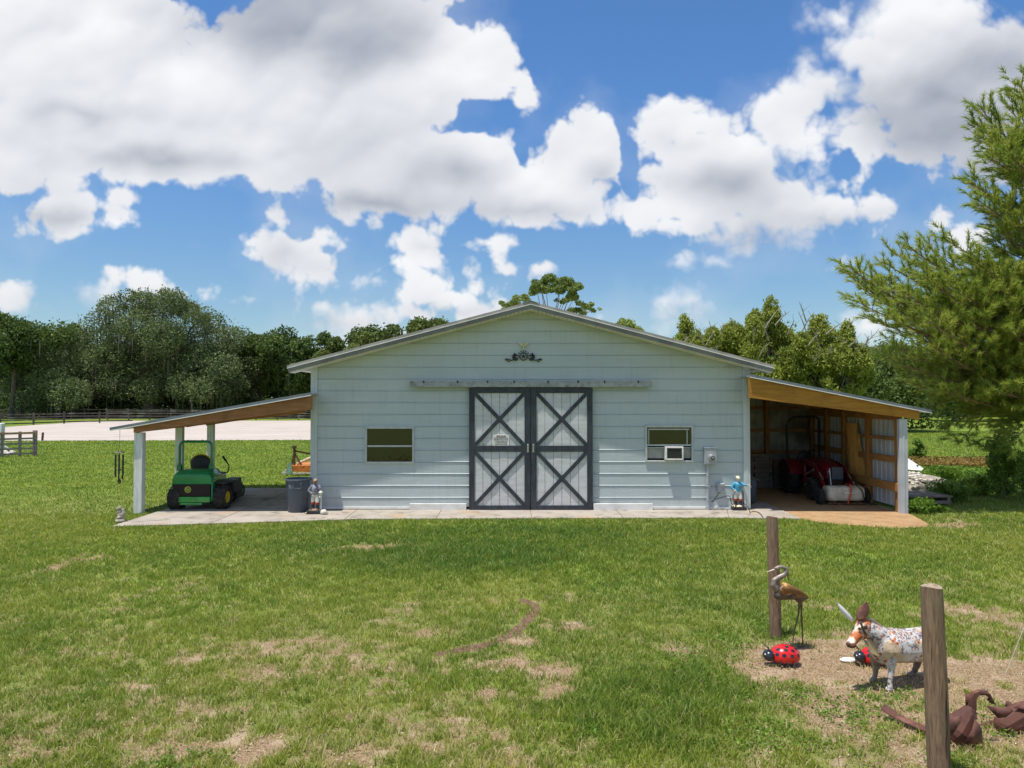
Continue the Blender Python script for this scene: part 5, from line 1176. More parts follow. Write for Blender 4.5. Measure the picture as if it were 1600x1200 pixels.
# ---------------- corral panel, far fences ----------------
m_rail = mat('brown_steel_rail', (.30, .25, .22), (.17, .14, .125), 9, .6, c3=(.4, .38, .36), s3=5, lo3=.6, hi3=.7)
cp = thing('corral_panel', 'brown five-rail corral panel at the left edge of the lawn', 'corral panel', (W(28, 700, 34.5)[0], 34.5, 0))
pa = [W(-40, 700, 33.4), W(3, 700, 34.1), W(31, 700, 34.6), W(54.5, 700, 35.0)]
for i, (x, y, z) in enumerate(pa): MB().box(x-(.09 if i == 3 else .05), x+(.09 if i == 3 else .05), y-.05, y+.05, -.05, 1.20 if i < 3 else 1.24).build('post', m_rail, cp)
for k in range(5):
    z = .12+.245*k+(.02 if k == 4 else 0); a_, b_ = pa[0], pa[3]
    MB().bar((a_[0], a_[1]-.06, z), (b_[0], b_[1]-.06, z), .03 if k < 4 else .12, .085 if k < 4 else .10).build('rail', m_rail if k < 4 else mat('tan_top_board', (.45, .28, .18), (.3, .18, .12), 5), cp)
mb = MB(); g_ = np.random.default_rng(6)
for k in range(120):
    r_ = g_.random()**.5; a_ = g_.random()*6.28; x = -26.6+1.3*r_*math.cos(a_); y = 36.2+.8*r_*math.sin(a_); s_ = g_.uniform(.05, .11); mb.ell((x, y, max(.04, .45*(1-r_*r_)*g_.uniform(.7, 1))), (s_*1.4, s_, s_*.8), n=6, m=4)
wr = mb.build('rock_pile', m_rock, None, (-26.6, 36.2, 0), smooth=False); tag(wr, 'heap of pale rocks behind the brown corral panel', 'rocks')
wp = W(0, 700, 36); MB().box(wp[0]-.3, wp[0]+.12, 35.9, 36.2, -.05, W(0, 661, 36)[2]).build('white_post', m_postw, None, (wp[0], 36, 0), bevel=.04); tag(bpy.data.objects['white_post'], 'thick white post cut by the left edge of the photo', 'post')
sx_ = G(66, 688.5); MB().tube([(sx_[0], sx_[1], -.1), (sx_[0]+.04, sx_[1], .55)], .07, 6).build('stake', m_rusty, None, (sx_[0], sx_[1], 0)); tag(bpy.data.objects['stake'], 'short dark stake on the near edge of the sand arena', 'stake')
m_fence = mat('black_fence_board', (.075, .062, .050), (.13, .11, .09), 3, .9, c3=(.24, .22, .19), s3=.7, lo3=.5, hi3=.65)
def fence(name, lb, pts, h, nr, seed, sp=2.6, pw=.07, bh=.14):
    pts = [Vector((*p[:2], 0)) for p in pts]; f = thing(name, lb, 'fence', pts[0]); g = random.Random(seed); rail = [MB() for _ in range(nr)]
    first = None
    for a_, b_ in zip(pts[:-1], pts[1:]):
        L_ = (b_-a_).length; n = max(1, int(L_/sp)); d = (b_-a_)/n
        for k in range(n):
            p = a_+d*k; MB().box(p.x-pw, p.x+pw, p.y-pw, p.y+pw, -.1, h+.1+g.uniform(-.03, .05)).build('post', m_fence, f, smooth=False)
            for r in range(nr):
                z = .22+(h-.30)*r/(nr-1)+g.uniform(-.02, .02); q = p+d; rail[r].bar((p.x, p.y-pw-.02, z), (q.x, q.y-pw-.02, z+g.uniform(-.02, .02)), .03, bh)
    for r in rail: r.build('rail', m_fence, f, smooth=False)
fence('board_fence', 'dark board fence along the left end of the sand arena', [G(-60, 669), G(0, 665.5), G(100, 662), G(208, 660)], 1.25, 4, 1)
fence('board_fence', 'long dark board fence along the far side of the sand arena', [G(168, 656.3), G(300, 656.3), G(500, 656.3), (0, 99), (10, 99)], 1.3, 4, 2)
fence('paddock_fence', 'distant dark fence in front of the woods behind the mossy oak', [(-78, 108), (-52, 108.5), (-42, 109)], 1.35, 3, 3, 3.2)
# ---------------- trees ----------------
m_bark = mat('grey_bark', (.16, .135, .11), (.085, .07, .055), 7, .9, .6, 18, stretch=(1, 1, .25), bd=.03)
m_pinebark = mat('pine_bark', (.26, .17, .11), (.13, .085, .06), 6, .9, .6, 18, stretch=(1, 1, .4), bd=.03)
m_oak = leafmat('live_oak_leaves', [(.092, .135, .05), (.14, .185, .07), (.20, .24, .10)], 0.26, .6)
m_dkgreen = leafmat('broad_leaves', [(0.046, 0.083, 0.021), (0.081, 0.133, 0.031), (0.155, 0.213, 0.049)], 0.32)
m_mid = leafmat('mixed_leaves', [(0.064, 0.098, 0.027), (0.113, 0.161, 0.04), (0.189, 0.232, 0.055)], 0.32)
m_cedar = leafmat('cedar_foliage', [(0.13, 0.19, 0.033), (0.26, 0.31, 0.05), (0.42, 0.44, 0.09)], 0.34)
m_pinefar = leafmat('pine_foliage', [(0.13, 0.19, 0.05), (0.22, 0.29, 0.075), (0.34, 0.40, 0.12)], 0.34)
m_shrub = leafmat('shrub_leaves', [(0.07, 0.14, 0.022), (0.15, 0.25, 0.04), (0.30, 0.42, 0.08)], 0.39)
m_weed = leafmat('weed_leaves', [(0.088, 0.165, 0.017), (0.154, 0.275, 0.033), (0.264, 0.374, 0.066)], 0.42)
m_moss = leafmat('grey_moss', [(0.099, 0.104, 0.077), (0.144, 0.149, 0.113), (0.189, 0.194, 0.144)], 0.34, .8)
def leaf_quads(C, size, g, aspect=.55, droop=0., up=.0, cup=0):
    """C (N,3) centres -> diamonds of random turn"""
    n = len(C); s = size*(.6+.8*g.random(n))[:, None]
    a = g.normal(size=(n, 3)); a[:, 2] = a[:, 2]*(1-droop)-droop*2+up; a /= np.linalg.norm(a, axis=1)[:, None]
    b = g.normal(size=(n, 3)); b -= a*(a*b).sum(1)[:, None]; b /= np.linalg.norm(b, axis=1)[:, None]
    V = np.empty((n, 4, 3)); V[:, 0] = C-a*s*.5; V[:, 1] = C+b*s*.5*aspect; V[:, 2] = C+a*s*.5; V[:, 3] = C-b*s*.5*aspect
    return V.reshape(-1, 3), np.arange(n*4).reshape(n, 4)
def tree(name, label, x, y, h, w, bot, nb, nl, ls, m, seed, trunk_r=.3, shape='round', br=.2, depth=None, cat='tree', group=None, moss=0, lean=0, bark=None, flat=.75, gaps=.42, top=1., blobs=None, limb=True, z0=0, dens=1., up=0., asp=.6):
    g = np.random.default_rng(seed); root = thing(name, label, cat, (x, y, z0), group); depth = depth or w
    if blobs is None:
        B = []
        while len(B) < nb:
            q = g.normal(size=3); q /= np.linalg.norm(q); r = g.random()**.45*.86; q = q*r
            if shape == 'cone': f = (1-max(0, (q[2]+1)/2)*.85); q = np.array([q[0]*f*1.15, q[1]*f*1.15, q[2]])
            if shape == 'dome' and q[2] < -.55: q[2] = -.55-(q[2]+.55)*.3
            if shape == 'flat' and q[2] < -.1: continue
            c = np.array([q[0]*w/2+lean*(q[2]), q[1]*depth/2, (bot+h)/2+q[2]*(h-bot)/2])
            rr = w*br*(.65+.7*g.random()); rr = min(rr, (h-bot)*.35)
            c[2] = min(c[2], h-rr*flat*.8); c[2] = max(c[2], bot*.9+rr*flat*.5)
            B.append((*c, rr))
        B = np.array(B)
    else: B = np.array(blobs, float)
    nb = len(B); wt = B[:, 3]**2.0; idx = g.choice(nb, int(nl*dens), p=wt/wt.sum())
    d = g.normal(size=(len(idx), 3)); d /= np.linalg.norm(d, axis=1)[:, None]
    r = (.35+.68*g.random(len(idx))**.6)
    P = B[idx, :3]+d*(r*B[idx, 3])[:, None]*np.array([1, 1, flat])
    # ragged: drop leaves by small-scale noise, push twigs out
    rm = B[:, 3].mean()
    nz = fbm(P*(1.5/rm)+seed, 3, seed); keep = nz > gaps*(.75+.25*g.random(len(P)))
    P = P[keep]; nz = nz[keep]; idx = idx[keep]; dd = d[keep]
    P += dd*(np.maximum(0, fbm(P*(3.2/rm), 2, seed+5)-.5)*rm*1.1)[:, None]
    P[:, 2] = np.maximum(P[:, 2], bot*.6)
    V, F = leaf_quads(P, ls, g, asp, droop=.0, up=up)
    V = V+np.array([x, y, z0])
    tone = (g.random(nb)*.5)[idx]+.35*g.random(len(idx))+.25*(nz-.4)
    npmesh('crown', V, F, m, root, attrs={'tint': ('FACE', np.clip(tone+.1, 0, 1))})
    if moss:
        k = g.choice(len(P), moss); Q = P[k].copy(); Q[:, 2] -= ls*1.5; n = moss; L = (.8+2.4*g.random(n)); ww = .06+.09*g.random(n)
        V = np.empty((n, 4, 3)); az = g.random(n)*np.pi; dx = np.stack([np.cos(az), np.sin(az), 0*az], 1)*ww[:, None]
        V[:, 0] = Q-dx; V[:, 1] = Q+dx; V[:, 2] = Q+dx*.35-np.array([0, 0, 1])*L[:, None]; V[:, 3] = Q-dx*.35-np.array([0, 0, 1])*L[:, None]*.9
        npmesh('hanging_moss', V.reshape(-1, 3)+np.array([x, y, z0]), np.arange(4*n).reshape(n, 4), m_moss, root, attrs={'tint': ('FACE', g.random(n))})
    mb = MB(); tz = bot+(h-bot)*(.35 if shape != 'cone' else .8)
    tp = [(x, y, z0-.1), (x+.04*w*(g.random()-.5), y, z0+tz*.35), (x+.06*w*(g.random()-.5)+lean*.2, y, z0+tz*.7), (x+lean*.3, y, z0+tz)]
    mb.tube(tp, [trunk_r*1.35, trunk_r, trunk_r*.8, trunk_r*.5], 8)
    if limb:
        for i in g.choice(nb, min(nb, 16), replace=False):
            c = B[i, :3]+np.array([x, y, z0]); t = .45+.5*g.random(); s = Vector(tp[1]).lerp(Vector(tp[3]), t); e = Vector(c); md = s.lerp(e, .5)+Vector((0, 0, -.04*w*g.random()))
            mb.tube([s, md, e], [trunk_r*.45, trunk_r*.28, trunk_r*.08], 5)
    mb.build('trunk', bark or m_bark, root)
    return root
def tx(px, Y): return ray(px, 600)[0]*Y/ray(px, 600)[1]
def tz_(py, Y): return W(800, py, Y)[2]
Y = 112
# the moss-hung oak: explicit big lobes read from its outline
ob = []
g_ = random.Random(5)
for (px, py, r) in [(235,475,2.2),(200,482,2.1),(285,480,2.2),(170,505,2.6),(325,505,2.5),(355,530,2.8),(130,530,2.8),(100,560,3.0),(75,590,2.8),(240,515,3.6),(195,535,3.6),(290,530,3.6),(150,570,3.8),(330,565,3.4),(375,575,2.6),
                    (110,600,3.4),(65,622,2.3),(90,630,2.4),(230,560,4.0),(280,575,3.8),(200,600,3.6),(350,600,3.0),(150,615,3.2),(310,605,3.0),(365,620,2.4),(250,610,3.0),(120,625,2.4),(385,600,2.0),(215,465,1.4),(262,462,1.3),(305,487,1.8),(340,610,2.5),(180,560,3),(270,545,3.5),(55,605,1.8)]:
    w_ = W(px, py, Y)
    for k in range(2): ob.append((w_[0]-tx(235, Y)+g_.uniform(-.8, .8), (g_.uniform(-7.5, -1) if k == 0 else g_.uniform(0, 6))*(.5+.5*(py-440)/190), w_[2], r*g_.uniform(.84, 1.06)))
tree('live_oak', 'huge rounded grey-green oak draped in moss, left of the barn', tx(235, Y), Y, 19, 38, 2, 0, 170000, .30, m_oak, 11, 1.0, blobs=ob, moss=1500, flat=.8, gaps=.41)
LT = [('tall dark green tree at the left edge of the photo', 18, 491, 8, 105, 150, m_dkgreen, .24), ('thin ragged tree between the left edge tree and the mossy oak', 92, 503, 3.5, 122, 85, m_mid, .17),
      ('slim tree whose top shows just left of the mossy oak crown', 122, 497, 2, 118, 45, m_dkgreen, .2), ('dark tree right against the right side of the mossy oak', 408, 520, 3.5, 116, 70, m_dkgreen, .22),
      ('bushy green tree with paired tops behind the left carport roof', 455, 508, 3, 112, 95, m_dkgreen, .2), ('narrow open-branched tree between the bushy one and the barn eave', 516, 504, 1.6, 110, 50, m_mid, .27),
      ('spreading green tree rising behind the left slope of the barn roof', 585, 498, 4, 104, 90, m_mid, .2), ('low tree crown just showing over the left roof slope nearer the ridge', 672, 501, 9, 100, 75, m_mid, .2)]
for k, (lb, px, py, bot, Y_, wpx, m_, br_) in enumerate(LT):
    w_ = wpx*Y_/FPX
    tree('broadleaf_tree', lb, tx(px, Y_), Y_, tz_(py, Y_), w_, bot, 26, 26000, .42, m_, 40+k, .3, br=br_, depth=w_, moss=0 if k % 2 else 120, gaps=.41, flat=.85)
# woods behind, as one mass
def woods(name, label, x0, x1, y0, y1, hf, n, ls, m, seed):
    g = np.random.default_rng(seed); X = x0+(x1-x0)*g.random(n); Yy = y0+(y1-y0)*g.random(n)**1.3
    H = hf(X)*(.72+.5*(fbm(np.stack([X, Yy], 1)*.16, 3, seed)-.25)); Z = H*(1-g.random(n)**1.6*.97)
    P = np.stack([X, Yy, Z], 1); nz = fbm(P*.55, 3, seed); P = P[nz > .40]; nz = nz[nz > .40]
    V, F = leaf_quads(P, ls, g, .7); o = npmesh(name, V, F, m, loc=((x0+x1)/2, y0, 0), attrs={'tint': ('FACE', np.clip(.2+.5*g.random(len(P))+.8*(nz-.5), 0, 1))})
    return tag(o, label, 'woods', kind='stuff')
woods('woodland', 'dark mass of woods behind the riding arena and the mossy oak', -105, -6, 126, 146, lambda X: 13.2+1.2*np.sin(X*.2)+0*X, 70000, .75, m_dkgreen, 5)
woods('undergrowth', 'low dark undergrowth below the trees behind the far fences', -100, -10, 113, 124, lambda X: 4.2+1.2*np.sin(X*.5), 30000, .5, m_dkgreen, 6)
woods('distant_woodland', 'dark woods across the pasture to the right of the barn', 28, 150, 112, 135, lambda X: 11+1.5*np.sin(X*.13), 70000, .75, m_dkgreen, 8)
# umbrella pine over the ridge
Y = 72
ub = []
g_ub = random.Random(9)
for (px, py, r) in [(845,443,1.0),(862,438,.95),(880,443,1.0),(897,452,1.0),(905,466,.8),(835,452,.9),(828,462,.7),(868,452,.8),(888,462,.8),(850,456,.6),(913,480,.6),(900,484,.7),(800,470,.75),(812,466,.55),(788,474,.6),(875,470,.5),(926,484,.4)]:
    w_ = W(px, py, Y); ub += [(w_[0]-tx(862, Y)+g_ub.uniform(-.55, .55), g_ub.uniform(-2.2, 2.2), w_[2]+g_ub.uniform(-.35, .25), r*g_ub.uniform(.4, .68)) for _ in range(4)]
tree('umbrella_pine', 'open-topped pine tree rising above the barn ridge', tx(862, Y), Y, 15, 7, 8, 0, 26000, .19, m_pinefar, 71, .22, blobs=ub, flat=.62, gaps=.44, up=.5, bark=m_pinebark)
tree('pine_tree', 'small pine top peeping over the right roof slope near the ridge', tx(985, 74), 74, tz_(490, 74), 3.4, 8, 8, 3500, .3, m_pinefar, 72, .15, br=.22, gaps=.45)
# cedars right of the roof
m_dead = mat('grey_dead_wood', (.46, .40, .34), (.3, .26, .22), 9, .9)
def cedar(lb, px, py, Y_, wpx, nsp, seed, m_=None, n=16000, bot=.8):
    """rounded ragged body with short pointed upswept sprays on top"""
    g = np.random.default_rng(seed); B = []; w_ = wpx*Y_/FPX*1.15; H = tz_(py, Y_)
    while len(B) < 64:
        q = g.normal(size=3); q /= np.linalg.norm(q); q *= g.random()**.4*.85; r = w_*.125*g.uniform(.6, 1.4); r = min(r, 1.0)
        B.append((q[0]*w_/2, q[1]*w_*.4, max(bot+r, bot+(H*.84-bot)*(.5+.5*q[2])-r*.4), r*.85))
    for s_ in range(nsp*2-1):
        f = s_/(nsp*2-2); cx = (f-.5)*w_*.95+g.uniform(-.2, .2); cy = g.uniform(-w_*.25, w_*.25); top = H*(1-.26*abs(f-.5)*2*g.uniform(.5, 1.1)-(.0 if s_ == nsp-1 else g.uniform(.02, .10)))
        lx = (f-.5)*g.uniform(.3, 1.1)+g.uniform(-.25, .25); L = g.uniform(.8, 1.7)
        for j in range(9):
            t = j/8; B.append((cx+lx*t*L*.5, cy, top-L*(1-t)-.1, (.62*(1-t)**.55+.08)*g.uniform(.7, 1.25)))
    root = tree('cedar_tree', lb, tx(px, Y_), Y_, H, w_, bot, 0, int(n*2.2), .22, m_ or m_cedar, seed, .18, blobs=B, flat=1.1, gaps=.45, shape='cone', limb=True, up=1.0, asp=.36)
    x0_ = tx(px, Y_)
    for k in range(9):
        db = MB()
        a_ = g.uniform(-.9, .9)*w_*.42; z_ = H*g.uniform(.5, .85); p = Vector((x0_+a_, Y_-w_*.25, z_)); q_ = p+Vector((g.uniform(-.9, .9), -w_*.18, g.uniform(.5, 1.5))); db.tube([p, p.lerp(q_, .5)+Vector((0, 0, .08)), q_], [.05, .035, .012], 4)
        for j in range(3): r_ = p.lerp(q_, g.uniform(.4, .9)); db.tube([r_, r_+Vector((g.uniform(-.5, .5), -.2, g.uniform(.1, .6)))], [.02, .008], 4)
        db.build('dead_branch', m_dead, root)
    return root
cedar('yellow-green cedar just right of the barn roof slope, lowest of the row', 1075, 490, 50, 80, 4, 81)
cedar('ragged cedar with grey dead twigs in the middle of the row', 1135, 502, 52, 70, 4, 86)
cedar('tallest cedar with several pointed tops, above the shed roof', 1200, 461, 50, 110, 6, 82, n=24000)
cedar('cedar with two pointed tops behind the shed roof, right of the tallest', 1283, 492, 48, 85, 5, 83, n=20000)
cedar('low bright cedar with a slanting top at the right end of the row', 1325, 502, 47, 50, 3, 84, n=12000)
tree('broadleaf_tree', 'round dark oak beyond the cedars and left of the big pine', tx(1385, 62), 62, tz_(535, 62), 9.5, .6, 30, 30000, .26, m_mid, 91, .3, br=.2, gaps=.4, flat=.85)
tree('broadleaf_tree', 'lower dark tree behind the outer end of the shed roof', tx(1320, 60), 60, tz_(560, 60), 8, .5, 24, 22000, .26, m_dkgreen, 92, .25, br=.22, gaps=.4)
tree('broadleaf_tree', 'dark tree across the pasture seen through the pine branches', tx(1490, 92), 92, tz_(548, 92), 13, 1, 24, 18000, .38, m_dkgreen, 93, .3, br=.22, gaps=.4)
tree('broadleaf_tree', 'dark tree across the pasture at the right edge of the photo', tx(1605, 96), 96, tz_(552, 96), 15, 1, 24, 18000, .38, m_mid, 94, .3, br=.22, gaps=.4)
tree('broadleaf_tree', 'dark leafy tree behind the cedars and the shed wall', tx(1190, 66), 66, tz_(520, 66), 13, .5, 30, 24000, .3, m_dkgreen, 95, .3, br=.2, gaps=.4)

# ---- big pine at the right edge ----
def big_pine():
    g = np.random.default_rng(23); rg = random.Random(23)
    TX, TY = 14.6, 18.6; root = thing('pine_tree', 'big bright green long-needled pine reaching in from the right edge', 'tree', (TX, TY, 0))
    mb = MB(); trunk = [(TX+.1, TY, -.1), (TX, TY, 3), (TX-.15, TY, 7), (TX+.05, TY, 9.5), (TX, TY, 12.2)]
    mb.tube(trunk, [.30, .25, .2, .13, .03], 10)
    mb.build('trunk', m_pinebark, root)
    def tk(z): 
        for a, b in zip(trunk[:-1], trunk[1:]):
            if z <= b[2]: return Vector(a).lerp(Vector(b), (z-a[2])/(b[2]-a[2]))
        return Vector(trunk[-1])
    # tip targets (px, py, distance); attach lower down for rising limbs
    T = [(1325,415,17.8,4.6),(1345,425,19.2,4.7),(1336,470,17.2,4.2),(1380,410,18.8,5.0),(1365,500,18.2,4.0),(1395,395,19.8,5.2),(1420,385,17.6,5.3),(1395,535,17.5,3.6),(1450,385,19.2,5.6),(1475,372,18.1,5.7),(1405,575,18.6,3.2),
         (1345,450,18.6,4.4),(1330,432,18.2,4.5),(1410,455,16.8,4.6),(1440,430,17.0,5.0),(1400,490,19.4,4.2),(1430,600,17.8,3.0),(1425,555,19.2,3.4),(1455,540,16.8,3.6),(1450,500,16.6,4.0),(1445,640,18.4,2.8),(1475,610,17.2,3.0),(1480,575,19.4,3.4),(1500,690,17.8,2.9),(1540,700,18.4,2.8),(1480,665,18.8,2.8),(1575,700,17.6,2.6),(1515,655,19.2,2.9),
         (1510,400,17.4,5.5),(1545,375,18.8,6.2),(1495,450,17.0,4.8),(1520,500,17.2,4.3),(1540,560,17.4,3.7),(1560,610,17.0,3.2),(1560,450,17.2,5.2),(1585,520,17.0,4.2),(1520,540,19.6,3.8),(1500,480,19.8,4.4),(1560,400,20,5.5),
         (1515,285,18.2,7.6),(1540,330,18.9,7.0),(1560,360,17.8,6.4),(1525,310,17.6,7.2),(1528,210,18.4,9.0),(1522,190,18.8,8.6),(1545,245,17.9,8.3),(1530,165,18.4,8.9),(1575,270,18.9,7.8),(1590,130,18.3,9.6),(1575,165,18.8,9.2),(1560,225,18.0,8.6),(1598,205,17.8,9.2),(1580,310,18.6,7.2),(1600,170,19,9.4),(1595,350,17.5,6.6),(1580,240,17.4,8.2),(1570,330,19.2,6.8),
         (1420,420,18.2,4.9),(1380,450,18.0,4.5),(1450,465,18.1,4.5),(1385,560,18.0,3.4),(1460,570,18.2,3.6),(1500,620,18.0,3.2),(1490,520,18.4,4.0),(1530,430,18.3,5.2),(1550,640,18.6,3.0),(1590,660,18,2.8),(1590,450,18.6,5.3),(1590,580,18.4,3.6)]
    limbs = []
    for (px, py, YY_, az) in T:
        w_ = W(px, py, YY_); limbs.append((Vector(w_), az))
    for z in np.linspace(3.6, 11.0, 26):   # limbs on the other sides
        a = rg.uniform(-1.9, 1.9); L = max(.7, (5.2 if z < 7 else 5.2-(z-7)*1.02)*rg.uniform(.7, 1)); 
        limbs.append((Vector((TX+math.cos(a)*L, TY+math.sin(a)*L, z+.35*L*rg.uniform(.0, .5))), z-.1))
    bm = MB(); tufts = []
    for tip, az in limbs:
        s = tk(max(1.5, az)); d = tip-s; L = d.length; side = d.cross(Vector((0, 0, 1))).normalized()
        bend = Vector((0, 0, -.10*L if tip.z > 2.8 else .12*L)); pts = []
        w1, w2 = rg.uniform(-.05, .05)*L, rg.uniform(-.04, .04)*L
        for k in range(9):
            f = k/8; pts.append(s+d*f+bend*math.sin(f*math.pi)+side*(w1*math.sin(f*math.pi)+w2*math.sin(f*2*math.pi)))
        bm.tube(pts, [max(.008, .055*(L/5)*(1-f/8)**.9+.006) for f in range(9)], 5)
        def at(f): k = min(7, int(f*8)); return pts[k].lerp(pts[k+1], f*8-k)
        nt = int(5+L*4.6)
        for j in range(nt):
            f = .22+.78*(j+rg.random())/nt; f = min(f, .995); p = at(f); q = (at(min(1, f+.05))-at(max(0, f-.05))).normalized()
            sg = 1 if j % 2 else -1; l = (.35+.95*(1-f)*min(1, L/3)+.1*rg.random())*rg.uniform(.75, 1.15)
            dr = (q*rg.uniform(.5, 1.0)+side*sg*rg.uniform(.35, .95)+Vector((0, 0, rg.uniform(-.15, .55)))).normalized()
            e = p+dr*l+Vector((0, 0, .10*l)); mid = p+dr*l*.5-Vector((0, 0, .03*l)); bm.tube([p, mid, e], [.011, .008, .005], 4, cap=False)
            m = max(1, int(l/.20))
            for i in range(m+1):
                h = (i+.4)/(m+.4)
                if h < .25: continue
                c = p.lerp(e, min(1, h)); tufts.append((*c, *(dr if h > .8 else (dr+Vector((rg.uniform(-.6, .6), rg.uniform(-.6, .6), rg.uniform(.2, 1.1)))).normalized()), rg.random()))
                if rg.random() < .38:
                    o2 = Vector((rg.uniform(-1, 1), rg.uniform(-1, 1), rg.uniform(-.2, 1))).normalized()*rg.uniform(.1, .24); tufts.append((*(c+o2), *(dr*.6+o2*3).normalized(), rg.random()))
        tufts.append((*tip, *d.normalized(), rg.random()))
    bm.build('branch', m_pinebark, root)
    T_ = np.array(tufts); n = len(T_); K = 40
    C = np.repeat(T_[:, :3], K, 0); A = np.repeat(T_[:, 3:6], K, 0); q = g.normal(size=(n*K, 3)); q /= np.linalg.norm(q, axis=1)[:, None]
    A = A/np.maximum(1e-6, np.linalg.norm(A, axis=1))[:, None]; D = A*1.05+q*.72; D /= np.linalg.norm(D, axis=1)[:, None]; L = (.13+.10*g.random(n*K))[:, None]
    C = C+A*(-.15+.20*g.random(n*K))[:, None]
    b = np.cross(D, g.normal(size=(n*K, 3))); b /= np.linalg.norm(b, axis=1)[:, None]; b *= .0078
    V = np.empty((n*K, 3, 3)); V[:, 0] = C-b; V[:, 1] = C+b; V[:, 2] = C+D*L-np.array([0, 0, .02])
    tt = np.repeat(np.clip(.25+.5*T_[:, 6]+.35*(fbm(T_[:, :3]*.8, 3, 3)-.5), 0, 1), K)+.15*(g.random(n*K)-.5)
    npmesh('needles', V.reshape(-1, 3), np.arange(n*K*3).reshape(-1, 3), m_needle, root, attrs={'tint': ('FACE', np.clip(tt, 0, 1))})
    print('pine tufts', n, 'limbs', len(limbs))
m_needle = leafmat('pine_needles', [(0.15, 0.23, 0.035), (0.30, 0.38, 0.06), (0.56, 0.54, 0.12)], 0.42, .45, .4)
big_pine()
# ---- shrubs and weeds at the right ----
def shrub(name, lb, px, py, Y_, wpx, hpx, n, ls, m_, seed, nb=14, cat='shrub', grp=None, br=.24, gaps=.42, z=.02):
    w_ = wpx*Y_/FPX; h_ = hpx*Y_/FPX
    return tree(name, lb, tx(px, Y_), Y_, h_, w_, z, nb, n, ls, m_, seed, max(.012, w_*.02), br=br, depth=w_*.8, cat=cat, group=grp, gaps=gaps, flat=.9)
shrub('shrub', 'tall dark shrub under the pine at the right edge', 1566, 0, 19.6, 62, 112, 12000, .07, m_shrub, 101, 26, br=.2)
shrub('shrub', 'dark shrub between the rubble heap and the tall shrub', 1520, 0, 20.6, 60, 32, 7000, .06, m_shrub, 102, br=.2)
shrub('shrub', 'leafy green shrub behind the pale rubble heap', 1462, 0, 23.0, 70, 30, 6000, .07, m_weed, 103, br=.2)
shrub('shrub', 'green shrub growing over the low plank deck by the rubble', 1478, 0, 19.2, 60, 34, 7000, .05, m_shrub, 104, br=.2)
shrub('weed_clump', 'bright green broad-leaved weeds at the foot of the white corner post', 1436, 0, 17.1, 46, 24, 2600, .07, m_weed, 105, 10, 'weeds', br=.24, gaps=.35)
shrub('weed_clump', 'small bright weeds in front of the plank deck', 1466, 0, 17.3, 30, 12, 1100, .05, m_weed, 106, 8, 'weeds', br=.24, gaps=.35)
shrub('shrub', 'shadowed shrub at the far right below the pine', 1612, 0, 20.5, 80, 60, 9000, .07, m_shrub, 107, 18, br=.22)
m_redweed = leafmat('rusty_weeds', [(0.16, 0.13, 0.03), (0.28, 0.17, 0.05), (0.36, 0.26, 0.07)], 0.34)
woods('pasture_weeds', 'orange-tinged tall weeds at the edge of the right pasture', 15.2, 20.5, 26.5, 30.0, lambda X: .5+0*X, 6000, .10, m_redweed, 9)
woods('tall_weeds', 'green tall weeds along the shed side of the right pasture', 13.2, 22.5, 23.5, 27.5, lambda X: .34+0*X, 9000, .10, m_weed, 12)
shrub('shrub', 'lone leggy green bush at the edge of the pasture beside the shed', 1432, 0, 30, 26, 42, 3000, .09, m_shrub, 108, 8)
# lush weeds beside the ladybugs
def weeds(name, lb, spots, n, seed, ls=.026):
    g = np.random.default_rng(seed); P = []
    for (px, py, rx, ry) in spots:
        c = G(px, py); sx = rx/FPX*c[1]; sy = abs(G(px, py-ry)[1]-G(px, py+ry)[1])/2; k = int(n*(sx*sy)**.5)
        q = g.normal(size=(k, 2))*.6; cl = fbm(q*2.5+px, 2, seed); q = q[cl > .45]
        P.append(np.stack([c[0]+q[:, 0]*sx, c[1]+q[:, 1]*sy, .01+.045*g.random(len(q))], 1))
    P = np.concatenate(P); V, F = leaf_quads(P, ls, g, .7); V[:, 2] = np.maximum(V[:, 2], .004)
    return tag(npmesh(name, V, F, m_weed, loc=tuple(P.mean(0)*[1, 1, 0]), attrs={'tint': ('FACE', .2+.8*g.random(len(P)))}), lb, 'weeds', kind='stuff')
weeds('ground_weeds', 'patches of small broad-leaved weeds in the lawn near the red ladybugs', [(1080,1030,80,35),(1120,1070,60,30),(1040,1090,60,30),(1200,1150,90,40),(1480,1195,26,14),(1330,1120,60,20),(1140,1000,60,12),(290,1190,60,20),(1385,1090,60,20),(1240,1090,50,20),(940,1150,50,20),(1190,980,16,10),(1570,1140,40,20)], 2600, 9)
# ---------------- foreground ----------------
def post_wood():
    t = NT('weathered_round_post'); v = t.map((9, 9, .8)); g = t.noise(v, 4, 8, .7, 1.6)
    c = t.mix(t.rng(g, .3, .7), (.33, .215, .14), (.13, .085, .055)); c = t.mix(t.rng(t.noise(t.map((1, 1, .5)), 3.5, 4), .5, .75), c, (.25, .205, .135))
    k = t.vor(t.map((1, 1, .6)), 5.5).outputs[0]; c = t.mix(t.rng(k, .10, .03), c, (.05, .03, .02))
    cr = t.noise(t.map((14, 14, .5)), 3, 3); c = t.mix(t.rng(cr, .64, .70), c, (.04, .03, .02))
    t.set(color=c, rough=.9, spec=.2).bump(t.mth('ADD', g, t.mth('MULTIPLY', t.rng(cr, .6, .7), -1.2)), .8, .012); return t.m
m_post = post_wood(); m_end = mat('post_end_grain', (.36, .28, .20), (.22, .16, .11), 30, .9, .4, 80)
